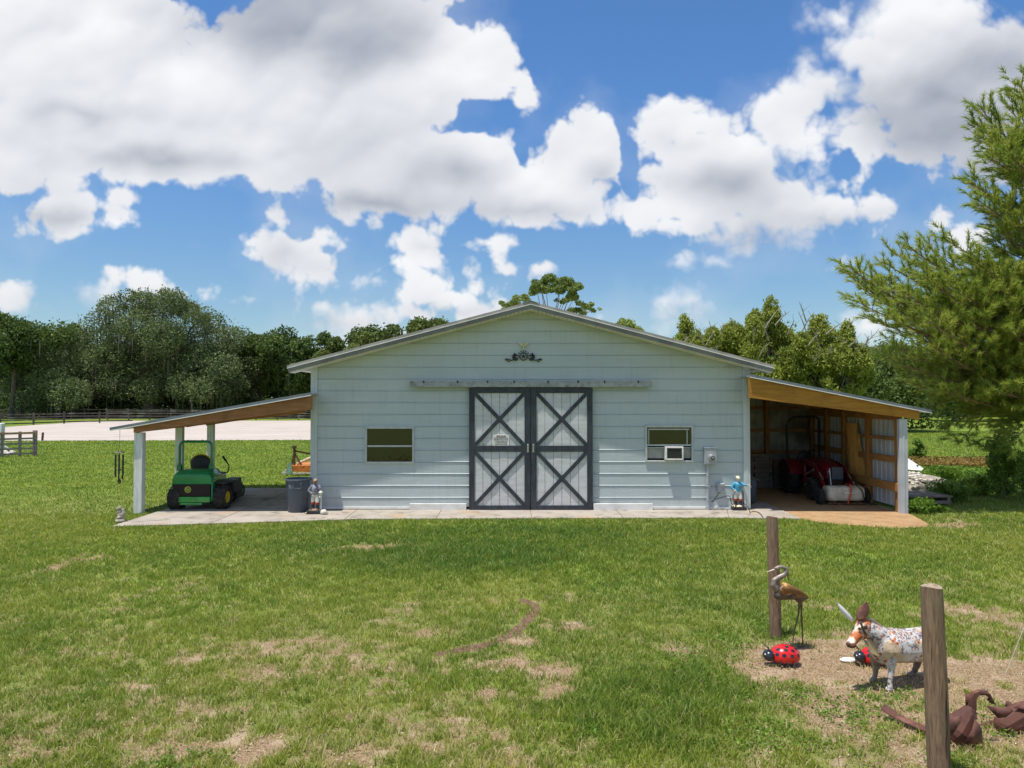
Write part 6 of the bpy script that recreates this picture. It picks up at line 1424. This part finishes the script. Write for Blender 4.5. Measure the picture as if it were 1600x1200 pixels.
def rpost(lb, px, pyt, Y, r, lean, seed):
    top = W(px, pyt, Y); x0 = top[0]-lean; g = random.Random(seed); mb = MB(); H = top[2]; n = 28; prof = []
    V = []; rows = 16; bumps = [(g.uniform(0, 6.28), g.uniform(.3, 1)) for _ in range(5)]
    for i in range(rows+1):
        f = i/rows; z = -.15+(H+.15)*f; cx = x0+lean*max(0, z)/H
        for k in range(n):
            a = 2*math.pi*k/n; rr = r*(1.04-.05*f)*(1+.018*math.sin(3*a+4*f)+.012*math.sin(7*a+9*f)+.008*g.uniform(-1, 1))
            if i == rows: rr *= .95
            V.append((cx+rr*math.cos(a), Y+rr*math.sin(a), z+(.006*math.sin(2*a) if i == rows else 0)))
    mb.add(V, [(i*n+k, i*n+(k+1) % n, (i+1)*n+(k+1) % n, (i+1)*n+k) for i in range(rows) for k in range(n)])
    o = mb.build('fence_post', [m_post], None, (x0, Y, 0), recalc=False); tag(o, lb, 'post', 'round wooden posts')
    e = MB(); e.add([V[rows*n+k] for k in range(n)]+[(top[0], Y, H+.002)], [(k, (k+1) % n, n) for k in range(n)]); e.build('end_grain', m_end, o)
    return o
rpost('weathered round post standing beside the heron sculpture, farther of the two', 1206, 806.5, 8.22, .063, -.035, 4)
rpost('weathered round post in front of the donkey sculpture, nearest the camera', 1455, 916, 5.1, .073, -.045, 9)
# ---- ladybugs ----
m_lred = mat('glossy_red_shell', (.62, .012, .010), (.48, .01, .008), 4, .22, coat=.6, c3=(.5, .06, .03), s3=12, lo3=.7, hi3=.8)
m_lblk = mat('glossy_black_paint', (.012, .014, .022), (.03, .03, .035), 9, .25, coat=.5)
def ladybug(px, py, Y, label, s=1.0, yaw=0):
    c = G(px, py); cx, cy = c[0], Y; A, B_, C_ = .155*s, .125*s, .115*s; z0 = .085*s
    root = thing('ladybug_ornament', label, 'garden ornament', (cx, cy, 0), 'red ladybug ornaments')
    M_ = [Vector((A, 0, 0)), ]
    def P(u_, v_, k=1.): # u azimuth, v elevation
        return (cx+.02+A*k*math.cos(v_)*math.cos(u_), cy+B_*k*math.cos(v_)*math.sin(u_), z0+C_*k*math.sin(v_))
    mb = MB(); n, m = 36, 14; V = []; vs = [-.35+(math.pi/2+.35)*i/m for i in range(m+1)]
    for v_ in vs:
        for k in range(n): V.append(P(2*math.pi*k/n, v_))
    mb.add(V, [(i*n+k, i*n+(k+1) % n, (i+1)*n+(k+1) % n, (i+1)*n+k) for i in range(m) for k in range(n)]); mb.add([V[k] for k in range(n)], [tuple(range(n))[::-1]])
    mb.mi = 1
    for (u_, v_) in [(-1.9,.35),(-1.35,.30),(-.75,.30),(-.15,.4),(-1.75,.85),(-1.1,.75),(-.45,.8),(-2.5,.8),(-2.4,.35),(-1.5,1.2),(-.2,1.15),(.5,.4),(1.2,.4),(1.9,.4),(.8,.9),(1.8,.9),(2.6,.5)]:
        r_ = .145; ring_ = []
        for k in range(12):
            a_ = 2*math.pi*k/12; ring_.append(P(u_+r_*math.cos(a_)/max(.35, math.cos(v_)), v_+r_*math.sin(a_)*1.05, 1.012))
        cc = P(u_, v_, 1.02); mb.add(ring_+[cc], [(k, (k+1) % 12, 12) for k in range(12)])
    L_ = []
    for k in range(12): v_ = .1+(math.pi/2-.1)*k/11; L_.append(P(0, v_, 1.006))
    mb.tube(L_, .0025*s, 4)
    mb.build('shell', [m_lred, m_lblk], root, recalc=False, ang=60)
    hx = cx-A*.86; MB().ell((hx-.02*s, cy-.02*s, z0+.012*s), (.062*s, .070*s, .058*s), n=20, m=12).build('head', m_lblk, root)
    MB().ell((cx+.0, cy, z0-.02), (A*.85, B_*.85, .03)).build('underside', m_lblk, root)
    for k in (-1, 1): MB().ell((hx-.065*s, cy-.02*s+k*.03*s, z0+.03*s), (.008*s, .010*s, .010*s)).build('eye', mat('painted_eye_white', (.8, .8, .8)), root); MB().tube([(hx-.01*s, cy-.02*s+k*.025*s, z0+.06*s), (hx-.035*s, cy-.02*s+k*.035*s, z0+.10*s), (hx-.075*s, cy-.02*s+k*.045*s, z0+.135*s)], .0035*s, 5).build('antenna', m_lblk, root)
    for k in range(3):
        for sd_ in (-1, 1): MB().tube([(cx+(-.07+.07*k)*s, cy+sd_*.08*s, z0-.02), (cx+(-.07+.07*k)*s, cy+sd_*.125*s, z0-.03), (cx+(-.07+.07*k)*s, cy+sd_*.14*s, .0)], .007*s, 5).build('leg', m_lblk, root)
    return root
ladybug(1226, 1040, 7.42, 'red spotted ladybug ornament by the heron sculpture, fully visible', 1.0)
ladybug(1362, 1037, 7.40, 'red ladybug ornament half hidden behind the donkey sculpture', .95)
# ---- heron ----
HY = 7.86
def hw_(px, py, dy=0): return W(px, py, HY+dy)
hr = thing('heron_sculpture', 'slender brown metal heron sculpture beside the farther round post', 'sculpture', (G(1244, 1000)[0], HY, 0))
m_h1 = mat('heron_bronze', (.30, .155, .055), (.19, .11, .055), 14, .5, .4, 40, metal=.35, c3=(.33, .27, .2), s3=7, lo3=.5, hi3=.7)
m_h2 = mat('heron_dark_metal', (.085, .062, .048), (.15, .115, .09), 12, .55, .4, 60, metal=.4)
m_h3 = mat('heron_grey_neck', (.30, .255, .215), (.17, .14, .115), 14, .5, metal=.35)
mb = MB(); mb.cap(hw_(1217, 930), hw_(1238, 926), .055, .075); mb.cap(hw_(1238, 926), hw_(1252, 934), .075, .045); mb.cap(hw_(1219, 925), hw_(1213, 916), .05, .032); mb.cap(hw_(1252, 934), hw_(1261, 934), .045, .015); mb.cap(hw_(1243, 930), hw_(1251, 943), .05, .016)
mb.build('body', m_h2, hr, remesh=.009, relax=4)
mb = MB()
npts = [(1213,920),(1209,914),(1210,907),(1217,902),(1225,898),(1229,893),(1228,888),(1222,885.5),(1216,886),(1212,888.5)]
for (a_, b_), (c_, d_) in zip(npts[:-1], npts[1:]):
    i = npts.index((a_, b_)); r0 = .038-.0022*i if i < 6 else .019; r1 = .038-.0022*(i+1) if i < 5 else .019; mb.cap(hw_(a_, b_), hw_(c_, d_), r0, r1)
mb.ell(hw_(1214, 888), (.038, .022, .021)); mb.build('neck', m_h3, hr, remesh=.006, relax=3)
MB().cap(hw_(1211, 889.5), hw_(1199, 893.5), .011, .003).build('beak', mat('heron_beak', (.6, .5, .4), (.5, .4, .3), 9, .5), hr)
MB().tube([hw_(1224, 886.5), hw_(1230, 895), hw_(1231, 903), hw_(1236, 910)], [.005, .006, .005, .002], 5).tube([hw_(1226, 888), hw_(1232, 897), hw_(1233, 905)], [.004, .005, .002], 5).build('crest', m_h2, hr)
for sd_ in (-1, 1):
    w_ = MB()
    for k in range(8):   # overlapping feather plates
        f = k/7; a_ = Vector(hw_(1222+22*f*.6, 914+3*f, sd_*.065)); b_ = Vector(hw_(1238+27*f, 925+9.5*f-1.5*math.sin(f*3), sd_*(.085-.05*f)))
        ww = .034*(1.15-.5*f); d = (b_-a_); up = Vector((0, 0, 1)); s_ = d.cross(Vector((0, 1, 0))).normalized()*ww
        y_ = Vector((0, sd_*.004*(8-k), 0)); w_.add([a_-s_*.9+y_, a_+s_*.9+y_, (a_+b_)/2+s_*1.2+y_, b_+y_, (a_+b_)/2-s_*1.2+y_], [(0, 1, 2, 3, 4)])
    w_.ell(hw_(1230, 922, sd_*.052), (.085, .03, .062)); w_.ell(hw_(1241, 926, sd_*.045), (.11, .026, .045), rot=Vector((1, 0, -.45)).to_track_quat('X', 'Z').to_euler())
    o = w_.build('wing', m_h1, hr, ang=40); so = o.modifiers.new('s', 'SOLIDIFY'); so.thickness = .004
for (pp, dy_) in (([(1249,940),(1248,958),(1244,975),(1240,990),(1238,1002)], -.03), ([(1252,940),(1252,958),(1253,974),(1254,990),(1254,1001)], .05)):
    q = [hw_(a_, b_, dy_*min(1, (b_-935)/30)) for a_, b_ in pp]; q[-1] = (q[-1][0], q[-1][1], .004)
    l = MB().tube(q, [.013, .009, .010, .007, .007], 7).ell(q[2], (.011, .011, .014))
    fx, fy, fz = q[-1]
    for (dx, dz) in ((-.06, -.03), (-.065, .0), (-.05, .03), (.03, .0)): l.tube([(fx, fy, .012), (fx+dx, fy+dz, .006)], [.006, .003], 5)
    l.build('leg', m_h2, hr)
# ---- donkey ----
def donkey_mat():
    t = NT('patchy_painted_iron'); v = t.map((1, 1, 1)); c = t.mix(t.rng(t.noise(v, 6, 5), .35, .7), (.60, .575, .56), (.47, .42, .37))
    lav = t.mth('MULTIPLY', t.rng(t.noise(v, 24, 6, .7, 1.2), .49, .55), t.rng(t.noise(v, 4.2, 4), .40, .50)); c = t.mix(lav, c, (.125, .09, .11))
    c = t.mix(t.mth('MULTIPLY', t.rng(t.noise(t.map((1, 1, 1), (1, 2, 0)), 6, 3), .52, .62), .65), c, (.55, .38, .20))
    sp = t.vor(v, 17).outputs[0]; pk = t.rng(t.noise(t.map((1, 1, 1), (3, 1, 0)), 5, 3), .48, .56)
    c = t.mix(t.mth('MULTIPLY', t.rng(sp, .32, .22), pk), c, (.46, .13, .03)); c = t.mix(t.mth('MULTIPLY', t.rng(sp, .16, .10), pk), c, (.16, .035, .015))
    t.set(color=c, rough=.5, spec=.4).bump(t.noise(v, 35, 5), .3, .004); return t.m
m_don = donkey_mat()
m_dhead = mat('rusty_orange_face', (.44, .12, .03), (.70, .60, .48), 9, .55, .3, 40, lo=.44, hi=.56, c3=(.13, .03, .02), s3=13, lo3=.55, hi3=.62)
m_dear = mat('dark_rust', (.085, .032, .022), (.14, .055, .03), 10, .7, .3, 60); m_dwht = mat('white_enamel', (.78, .78, .75), (.66, .64, .6), 9, .4)
DF, DR = 6.80, 7.02
dk_ = thing('donkey_sculpture', 'patchwork painted metal donkey sculpture with one white ear', 'sculpture', (W(1400, 1000, 6.9)[0], 6.9, 0))
d_ = lambda px, py, Y: W(px, py, Y)
mb = MB()
mb.cap(d_(1385, 1008, 6.84), d_(1415, 1009, 6.9), .165, .158); mb.cap(d_(1415, 1009, 6.9), d_(1447, 1006, 6.98), .158, .165); mb.ell(d_(1383, 1012, 6.84), (.15, .13, .16))
mb.cap(d_(1380, 1000, 6.84), d_(1358, 984, 6.80), .125, .082); mb.cap(d_(1357, 985, 6.80), d_(1351, 978, 6.79), .085, .062)
mb.ell(d_(1452, 1000, 7.0), (.10, .12, .12))
bd = mb.build('body', m_don, dk_, remesh=.012, relax=6)
mb = MB(); mb.cap(d_(1349, 977, 6.78), d_(1340, 992, 6.74), .070, .054); mb.cap(d_(1340, 992, 6.74), d_(1331, 1003, 6.71), .054, .040); mb.ell(d_(1329.5, 1005, 6.70), (.040, .042, .034)); mb.ell(d_(1345, 991, 6.76), (.06, .05, .055))
mb.ell(d_(1344, 981, 6.70), (.018, .016, .014)); hd_ = mb.build('head', m_dhead, dk_, remesh=.009, relax=3)
MB().ell(d_(1330, 1007, 6.695), (.046, .046, .032)).build('muzzle', m_dear, hd_)
for p_, r_, nm in (((1343, 982, 6.695), (.014, .01, .011), 'eye'), ((1352, 981, 6.70), (.012, .01, .011), 'eye'), ((1326.5, 1003, 6.663), (.008, .006, .005), 'nostril')): MB().ell(d_(*p_), r_).build(nm, m_dark, hd_)
def ear(pts, name, m_, lab=None):
    P_ = [Vector(d_(*p)) for p in pts[:2]]; base, tip = P_; side = Vector(pts[2]) if len(pts[2]) == 4 else (Vector(d_(*pts[2]))-(base+tip)/2)
    side = side.to_3d() if len(side) == 4 else side; mb = MB(); n = 8; L_ = []; R_ = []; C_ = []
    nrm = (tip-base).cross(side).normalized()
    for k in range(n+1):
        f = k/n; c_ = base.lerp(tip, f); w_ = math.sin(math.pi*min(1, f*.86+.14))**.8; 
        L_.append(c_+side*w_+nrm*.012*w_); R_.append(c_-side*w_+nrm*.012*w_); C_.append(c_-nrm*.010*w_)
    V = L_+C_+R_; F = [(k, k+1, n+1+k+1, n+1+k) for k in range(n)]+[(n+1+k, n+1+k+1, 2*n+2+k+1, 2*n+2+k) for k in range(n)]
    o = mb.add(V, F).build(name, m_, dk_, recalc=False, ang=80); so = o.modifiers.new('s', 'SOLIDIFY'); so.thickness = .006
    if lab: tag(o, lab)
ear([(1334, 969, 6.76), (1307, 941, 6.70), (.015, .029, .025, 0)], 'ear', m_dwht, 'narrow sunlit white ear')
ear([(1343, 970, 6.74), (1354, 940, 6.80), (1339, 954, 6.78)], 'ear', m_dear, 'broad dark rust-coloured ear')
mn = MB(); m_dtan = mat('tan_scrap_plate', (.38, .29, .16), (.28, .21, .12), 8, .6)
mn.add([d_(1355, 963, 6.8), d_(1366, 968, 6.8), d_(1382, 980, 6.84), d_(1384, 986, 6.84), d_(1370, 982, 6.82), d_(1352, 974, 6.8)], [(0, 1, 4, 5), (1, 2, 3, 4)]); mo_ = mn.build('mane', mat('ribbed_mane_plate', (.55, .45, .36), (.35, .22, .14), 20, .6), dk_, smooth=False, recalc=False); so = mo_.modifiers.new('s', 'SOLIDIFY'); so.thickness = .014
mn = MB(); mn.add([d_(1350, 1000, 6.71), d_(1356, 1001, 6.70), d_(1371, 1015, 6.68), d_(1374, 1026, 6.68), d_(1362, 1021, 6.68), d_(1354, 1010, 6.69)], [(0, 1, 2, 3, 4, 5)]); mo_ = mn.build('chest_plate', m_dtan, dk_, smooth=False); so = mo_.modifiers.new('s', 'SOLIDIFY'); so.thickness = .01
MB().bar(d_(1344, 972, 6.69), d_(1353, 992, 6.69), .012, .03, up=(0, 1, 0)).build('halter', m_h2, dk_)
for (pp, m_) in (([(1368,1022,6.93),(1368,1040,6.95),(1368,1052,6.96),(1365,1062,6.95)], m_h3), ([(1391,1030,6.76),(1393,1045,6.75),(1391,1060,6.74),(1391,1073,6.73)], m_don), ([(1434,1022,7.06),(1433,1038,7.08),(1428,1050,7.09),(1424,1059,7.09)], m_h3), ([(1455,1024,6.90),(1457,1042,6.90),(1452,1058,6.90),(1449,1071,6.90)], m_don)):
    q = [Vector(d_(*p)) for p in pp]; q[-1].z = .022; l = MB(); rs = [.062, .034, .024, .024]
    for i in range(3): l.cap(q[i], q[i+1], rs[i], rs[i+1])
    l.ell((q[-1].x-.012, q[-1].y, .02), (.036, .030, .022)); l.build('leg', m_, dk_, remesh=.009, relax=3)
t_ = MB(); t_.cap(d_(1461, 990, 7.08), d_(1466, 1010, 7.12), .014, .010); t_.cap(d_(1466, 1010, 7.12), d_(1467, 1024, 7.13), .018, .008); t_.build('tail', m_dear, dk_, remesh=.006)
# ---- rusty birds ----
m_rust = mat('brown_red_rust', (.125, .052, .036), (.075, .032, .026), 9, .75, .4, 30, metal=.2, c3=(.24, .11, .075), s3=5, lo3=.5, hi3=.7, bd=.006)
m_rust2 = mat('dark_wing_rust', (.085, .034, .028), (.14, .06, .045), 11, .8, .4, 30, c3=(.2, .09, .06), s3=6, lo3=.5, hi3=.65)
def facet(o):
    o.modifiers['r'].use_smooth_shade = False; d = o.modifiers.new('d', 'DECIMATE'); d.ratio = .035; return o
def plate(pts, name, parent, th=.006):
    P_ = [Vector(p) for p in pts]; c_ = sum(P_, Vector())/len(P_); mb = MB(); mb.add(P_+[c_+Vector((0, -.012, .008))], [(i, (i+1) % len(P_), len(P_)) for i in range(len(P_))])
    o = mb.build(name, m_rust2 if 'wing' in name else m_rust, parent, ang=60); so = o.modifiers.new('s', 'SOLIDIFY'); so.thickness = th; return o
B1 = 5.72; q = lambda px, py, dy=0: W(px, py, B1+dy)
sw = thing('rusty_bird_sculpture', 'rusty metal bird sculpture with a long hooked neck behind the nearest post', 'sculpture', (q(1500, 1160)[0], B1, 0))
mb = MB(); mb.cap(q(1494, 1140), q(1511, 1118), .115, .070); mb.cap(q(1511, 1118), q(1518, 1104), .070, .036); mb.cap(q(1488, 1148, .03), q(1500, 1146), .085, .085)
npt = [(1518,1106),(1519,1092),(1522,1085),(1530,1081),(1539,1082),(1545,1086),(1549,1091)]
for (a_, b_) in zip(npt[:-1], npt[1:]): i = npt.index(a_); mb.cap(q(*a_), q(*b_), .036-.0035*i, .036-.0035*(i+1))
bdy = facet(mb.build('body', m_rust, sw, remesh=.012, relax=4))
plate([q(1474, 1134, -.16), q(1484, 1124, -.18), q(1503, 1117, -.15), q(1500, 1130, -.18), q(1490, 1146, -.19), q(1474, 1158, -.16)], 'wing', sw)
plate([q(1524, 1124, -.08), q(1534, 1138, -.08), q(1535, 1160, -.09), q(1526, 1167, -.10), q(1510, 1158, -.15), q(1520, 1140, -.14)], 'wing', sw)
plate([q(1508, 1083, .02), q(1520, 1086, 0), q(1514, 1104, 0), q(1509, 1102, 0)], 'crest', sw)
plate([q(1547, 1088, 0), q(1552, 1092, 0), q(1555, 1101, 0), q(1548, 1099, 0), q(1542, 1093, 0)], 'head', sw)
MB().tube([q(1541, 1083), q(1537, 1075)], .004, 4).tube([q(1543, 1084), q(1543, 1076)], .004, 4).build('feather', m_chrome, sw)
plate([q(1528, 1132, .25), q(1540, 1128, .28), q(1550, 1125, .3), q(1549, 1137, .3), q(1538, 1150, .25), q(1529, 1148, .25)], 'tail_plate', sw)
MB().tube([q(1500, 1150), (q(1498, 1165)[0], B1, .0)], .012, 6).tube([q(1512, 1150), (q(1514, 1165)[0], B1+.05, .0)], .012, 6).build('leg', m_rust, sw)
B2 = 5.95; q = lambda px, py, dy=0: W(px, py, B2+dy)
s2 = thing('rusty_bird_sculpture', 'low rusty metal bird sculpture with spread wing plates at the right edge', 'sculpture', (q(1580, 1140)[0], B2, 0))
mb = MB(); mb.cap(q(1570, 1132), q(1592, 1119), .085, .10); mb.cap(q(1592, 1119), q(1615, 1108), .10, .08); facet(mb.build('body', m_rust, s2, remesh=.012, relax=4))
plate([q(1541, 1103, -.05), q(1560, 1104, -.10), q(1583, 1108, -.14), q(1575, 1117, -.14), q(1556, 1119, -.1)], 'wing', s2)
plate([q(1556, 1108, -.12), q(1572, 1106, -.14), q(1584, 1111, -.15), q(1572, 1121, -.15), q(1558, 1122, -.12)], 'wing', s2)
plate([q(1569, 1104, .1), q(1572, 1095, .1), q(1580, 1097, .1), q(1584, 1106, .05)], 'wing', s2)
plate([q(1584, 1106, -.05), q(1592, 1101, -.05), q(1612, 1098, -.05), q(1608, 1110, -.1)], 'wing', s2)
MB().tube([q(1566, 1136), (q(1562, 1146)[0], B2, .0)], .008, 5).tube([q(1575, 1140), (q(1572, 1150)[0], B2-.03, .0)], .008, 5).build('leg', m_rust, s2)
# rusty strip lying in the grass, left of the post
r0, r1, r2, r3 = G(1379, 1104, .10), G(1400, 1118, .055), G(1425, 1130, .05), G(1455, 1143, .05)
mb = MB(); pts = [Vector(p) for p in (r0, r1, r2, r3)]
for i in range(3):
    for s_ in (0,): mb.bar(pts[i], pts[i+1], .075-.0*i, .008, up=(.25, -.7, .6))
stp = mb.build('rusty_strip', m_rust, None, tuple(pts[1]*1.0), bevel=.002); tag(stp, 'curved rusty metal strip lying in the grass left of the nearest post', 'metal strip')
# thin guy wire at the right edge
gw = MB().tube([G(1571, 1054, 0), W(1606, 965, G(1571, 1054)[1]-.1), W(1690, 720, 5.9)], .004, 5).build('guy_wire', mat('pale_cord', (.6, .56, .45)), None, G(1571, 1054)); tag(gw, 'thin pale cord slanting up from the grass at the right edge', 'cord')
# stray bits of thatch and dead leaves
g = np.random.default_rng(77); n = 22000; D = 4.3+7*g.random(n)**1.1; X = (g.random(n)*2-1)*D*.85; dr = dryness(X, D); k = g.random(n) < np.clip(dr*1.3, .02, 1); X, D = X[k], D[k]
P = np.stack([X, D, relief(X, D)*edge_fade(X, D)+.012+.014*g.random(len(X))], 1); V, F = leaf_quads(P, .035, g, .22, 0); V[:, 2] = P.repeat(4, 0)[:, 2]+(V[:, 2]-P.repeat(4, 0)[:, 2])*.3
tag(npmesh('dead_grass', V, F, leafmat('straw', [(.34, .25, .13), (.5, .4, .24), (.62, .54, .38)], .1, .8), attrs={'tint': ('FACE', g.random(len(P)))}), 'loose straw and dead blades on the bare patches', 'dead grass', kind='stuff')
bpy.data.objects['ground'].location = bpy.data.objects['ground'].location
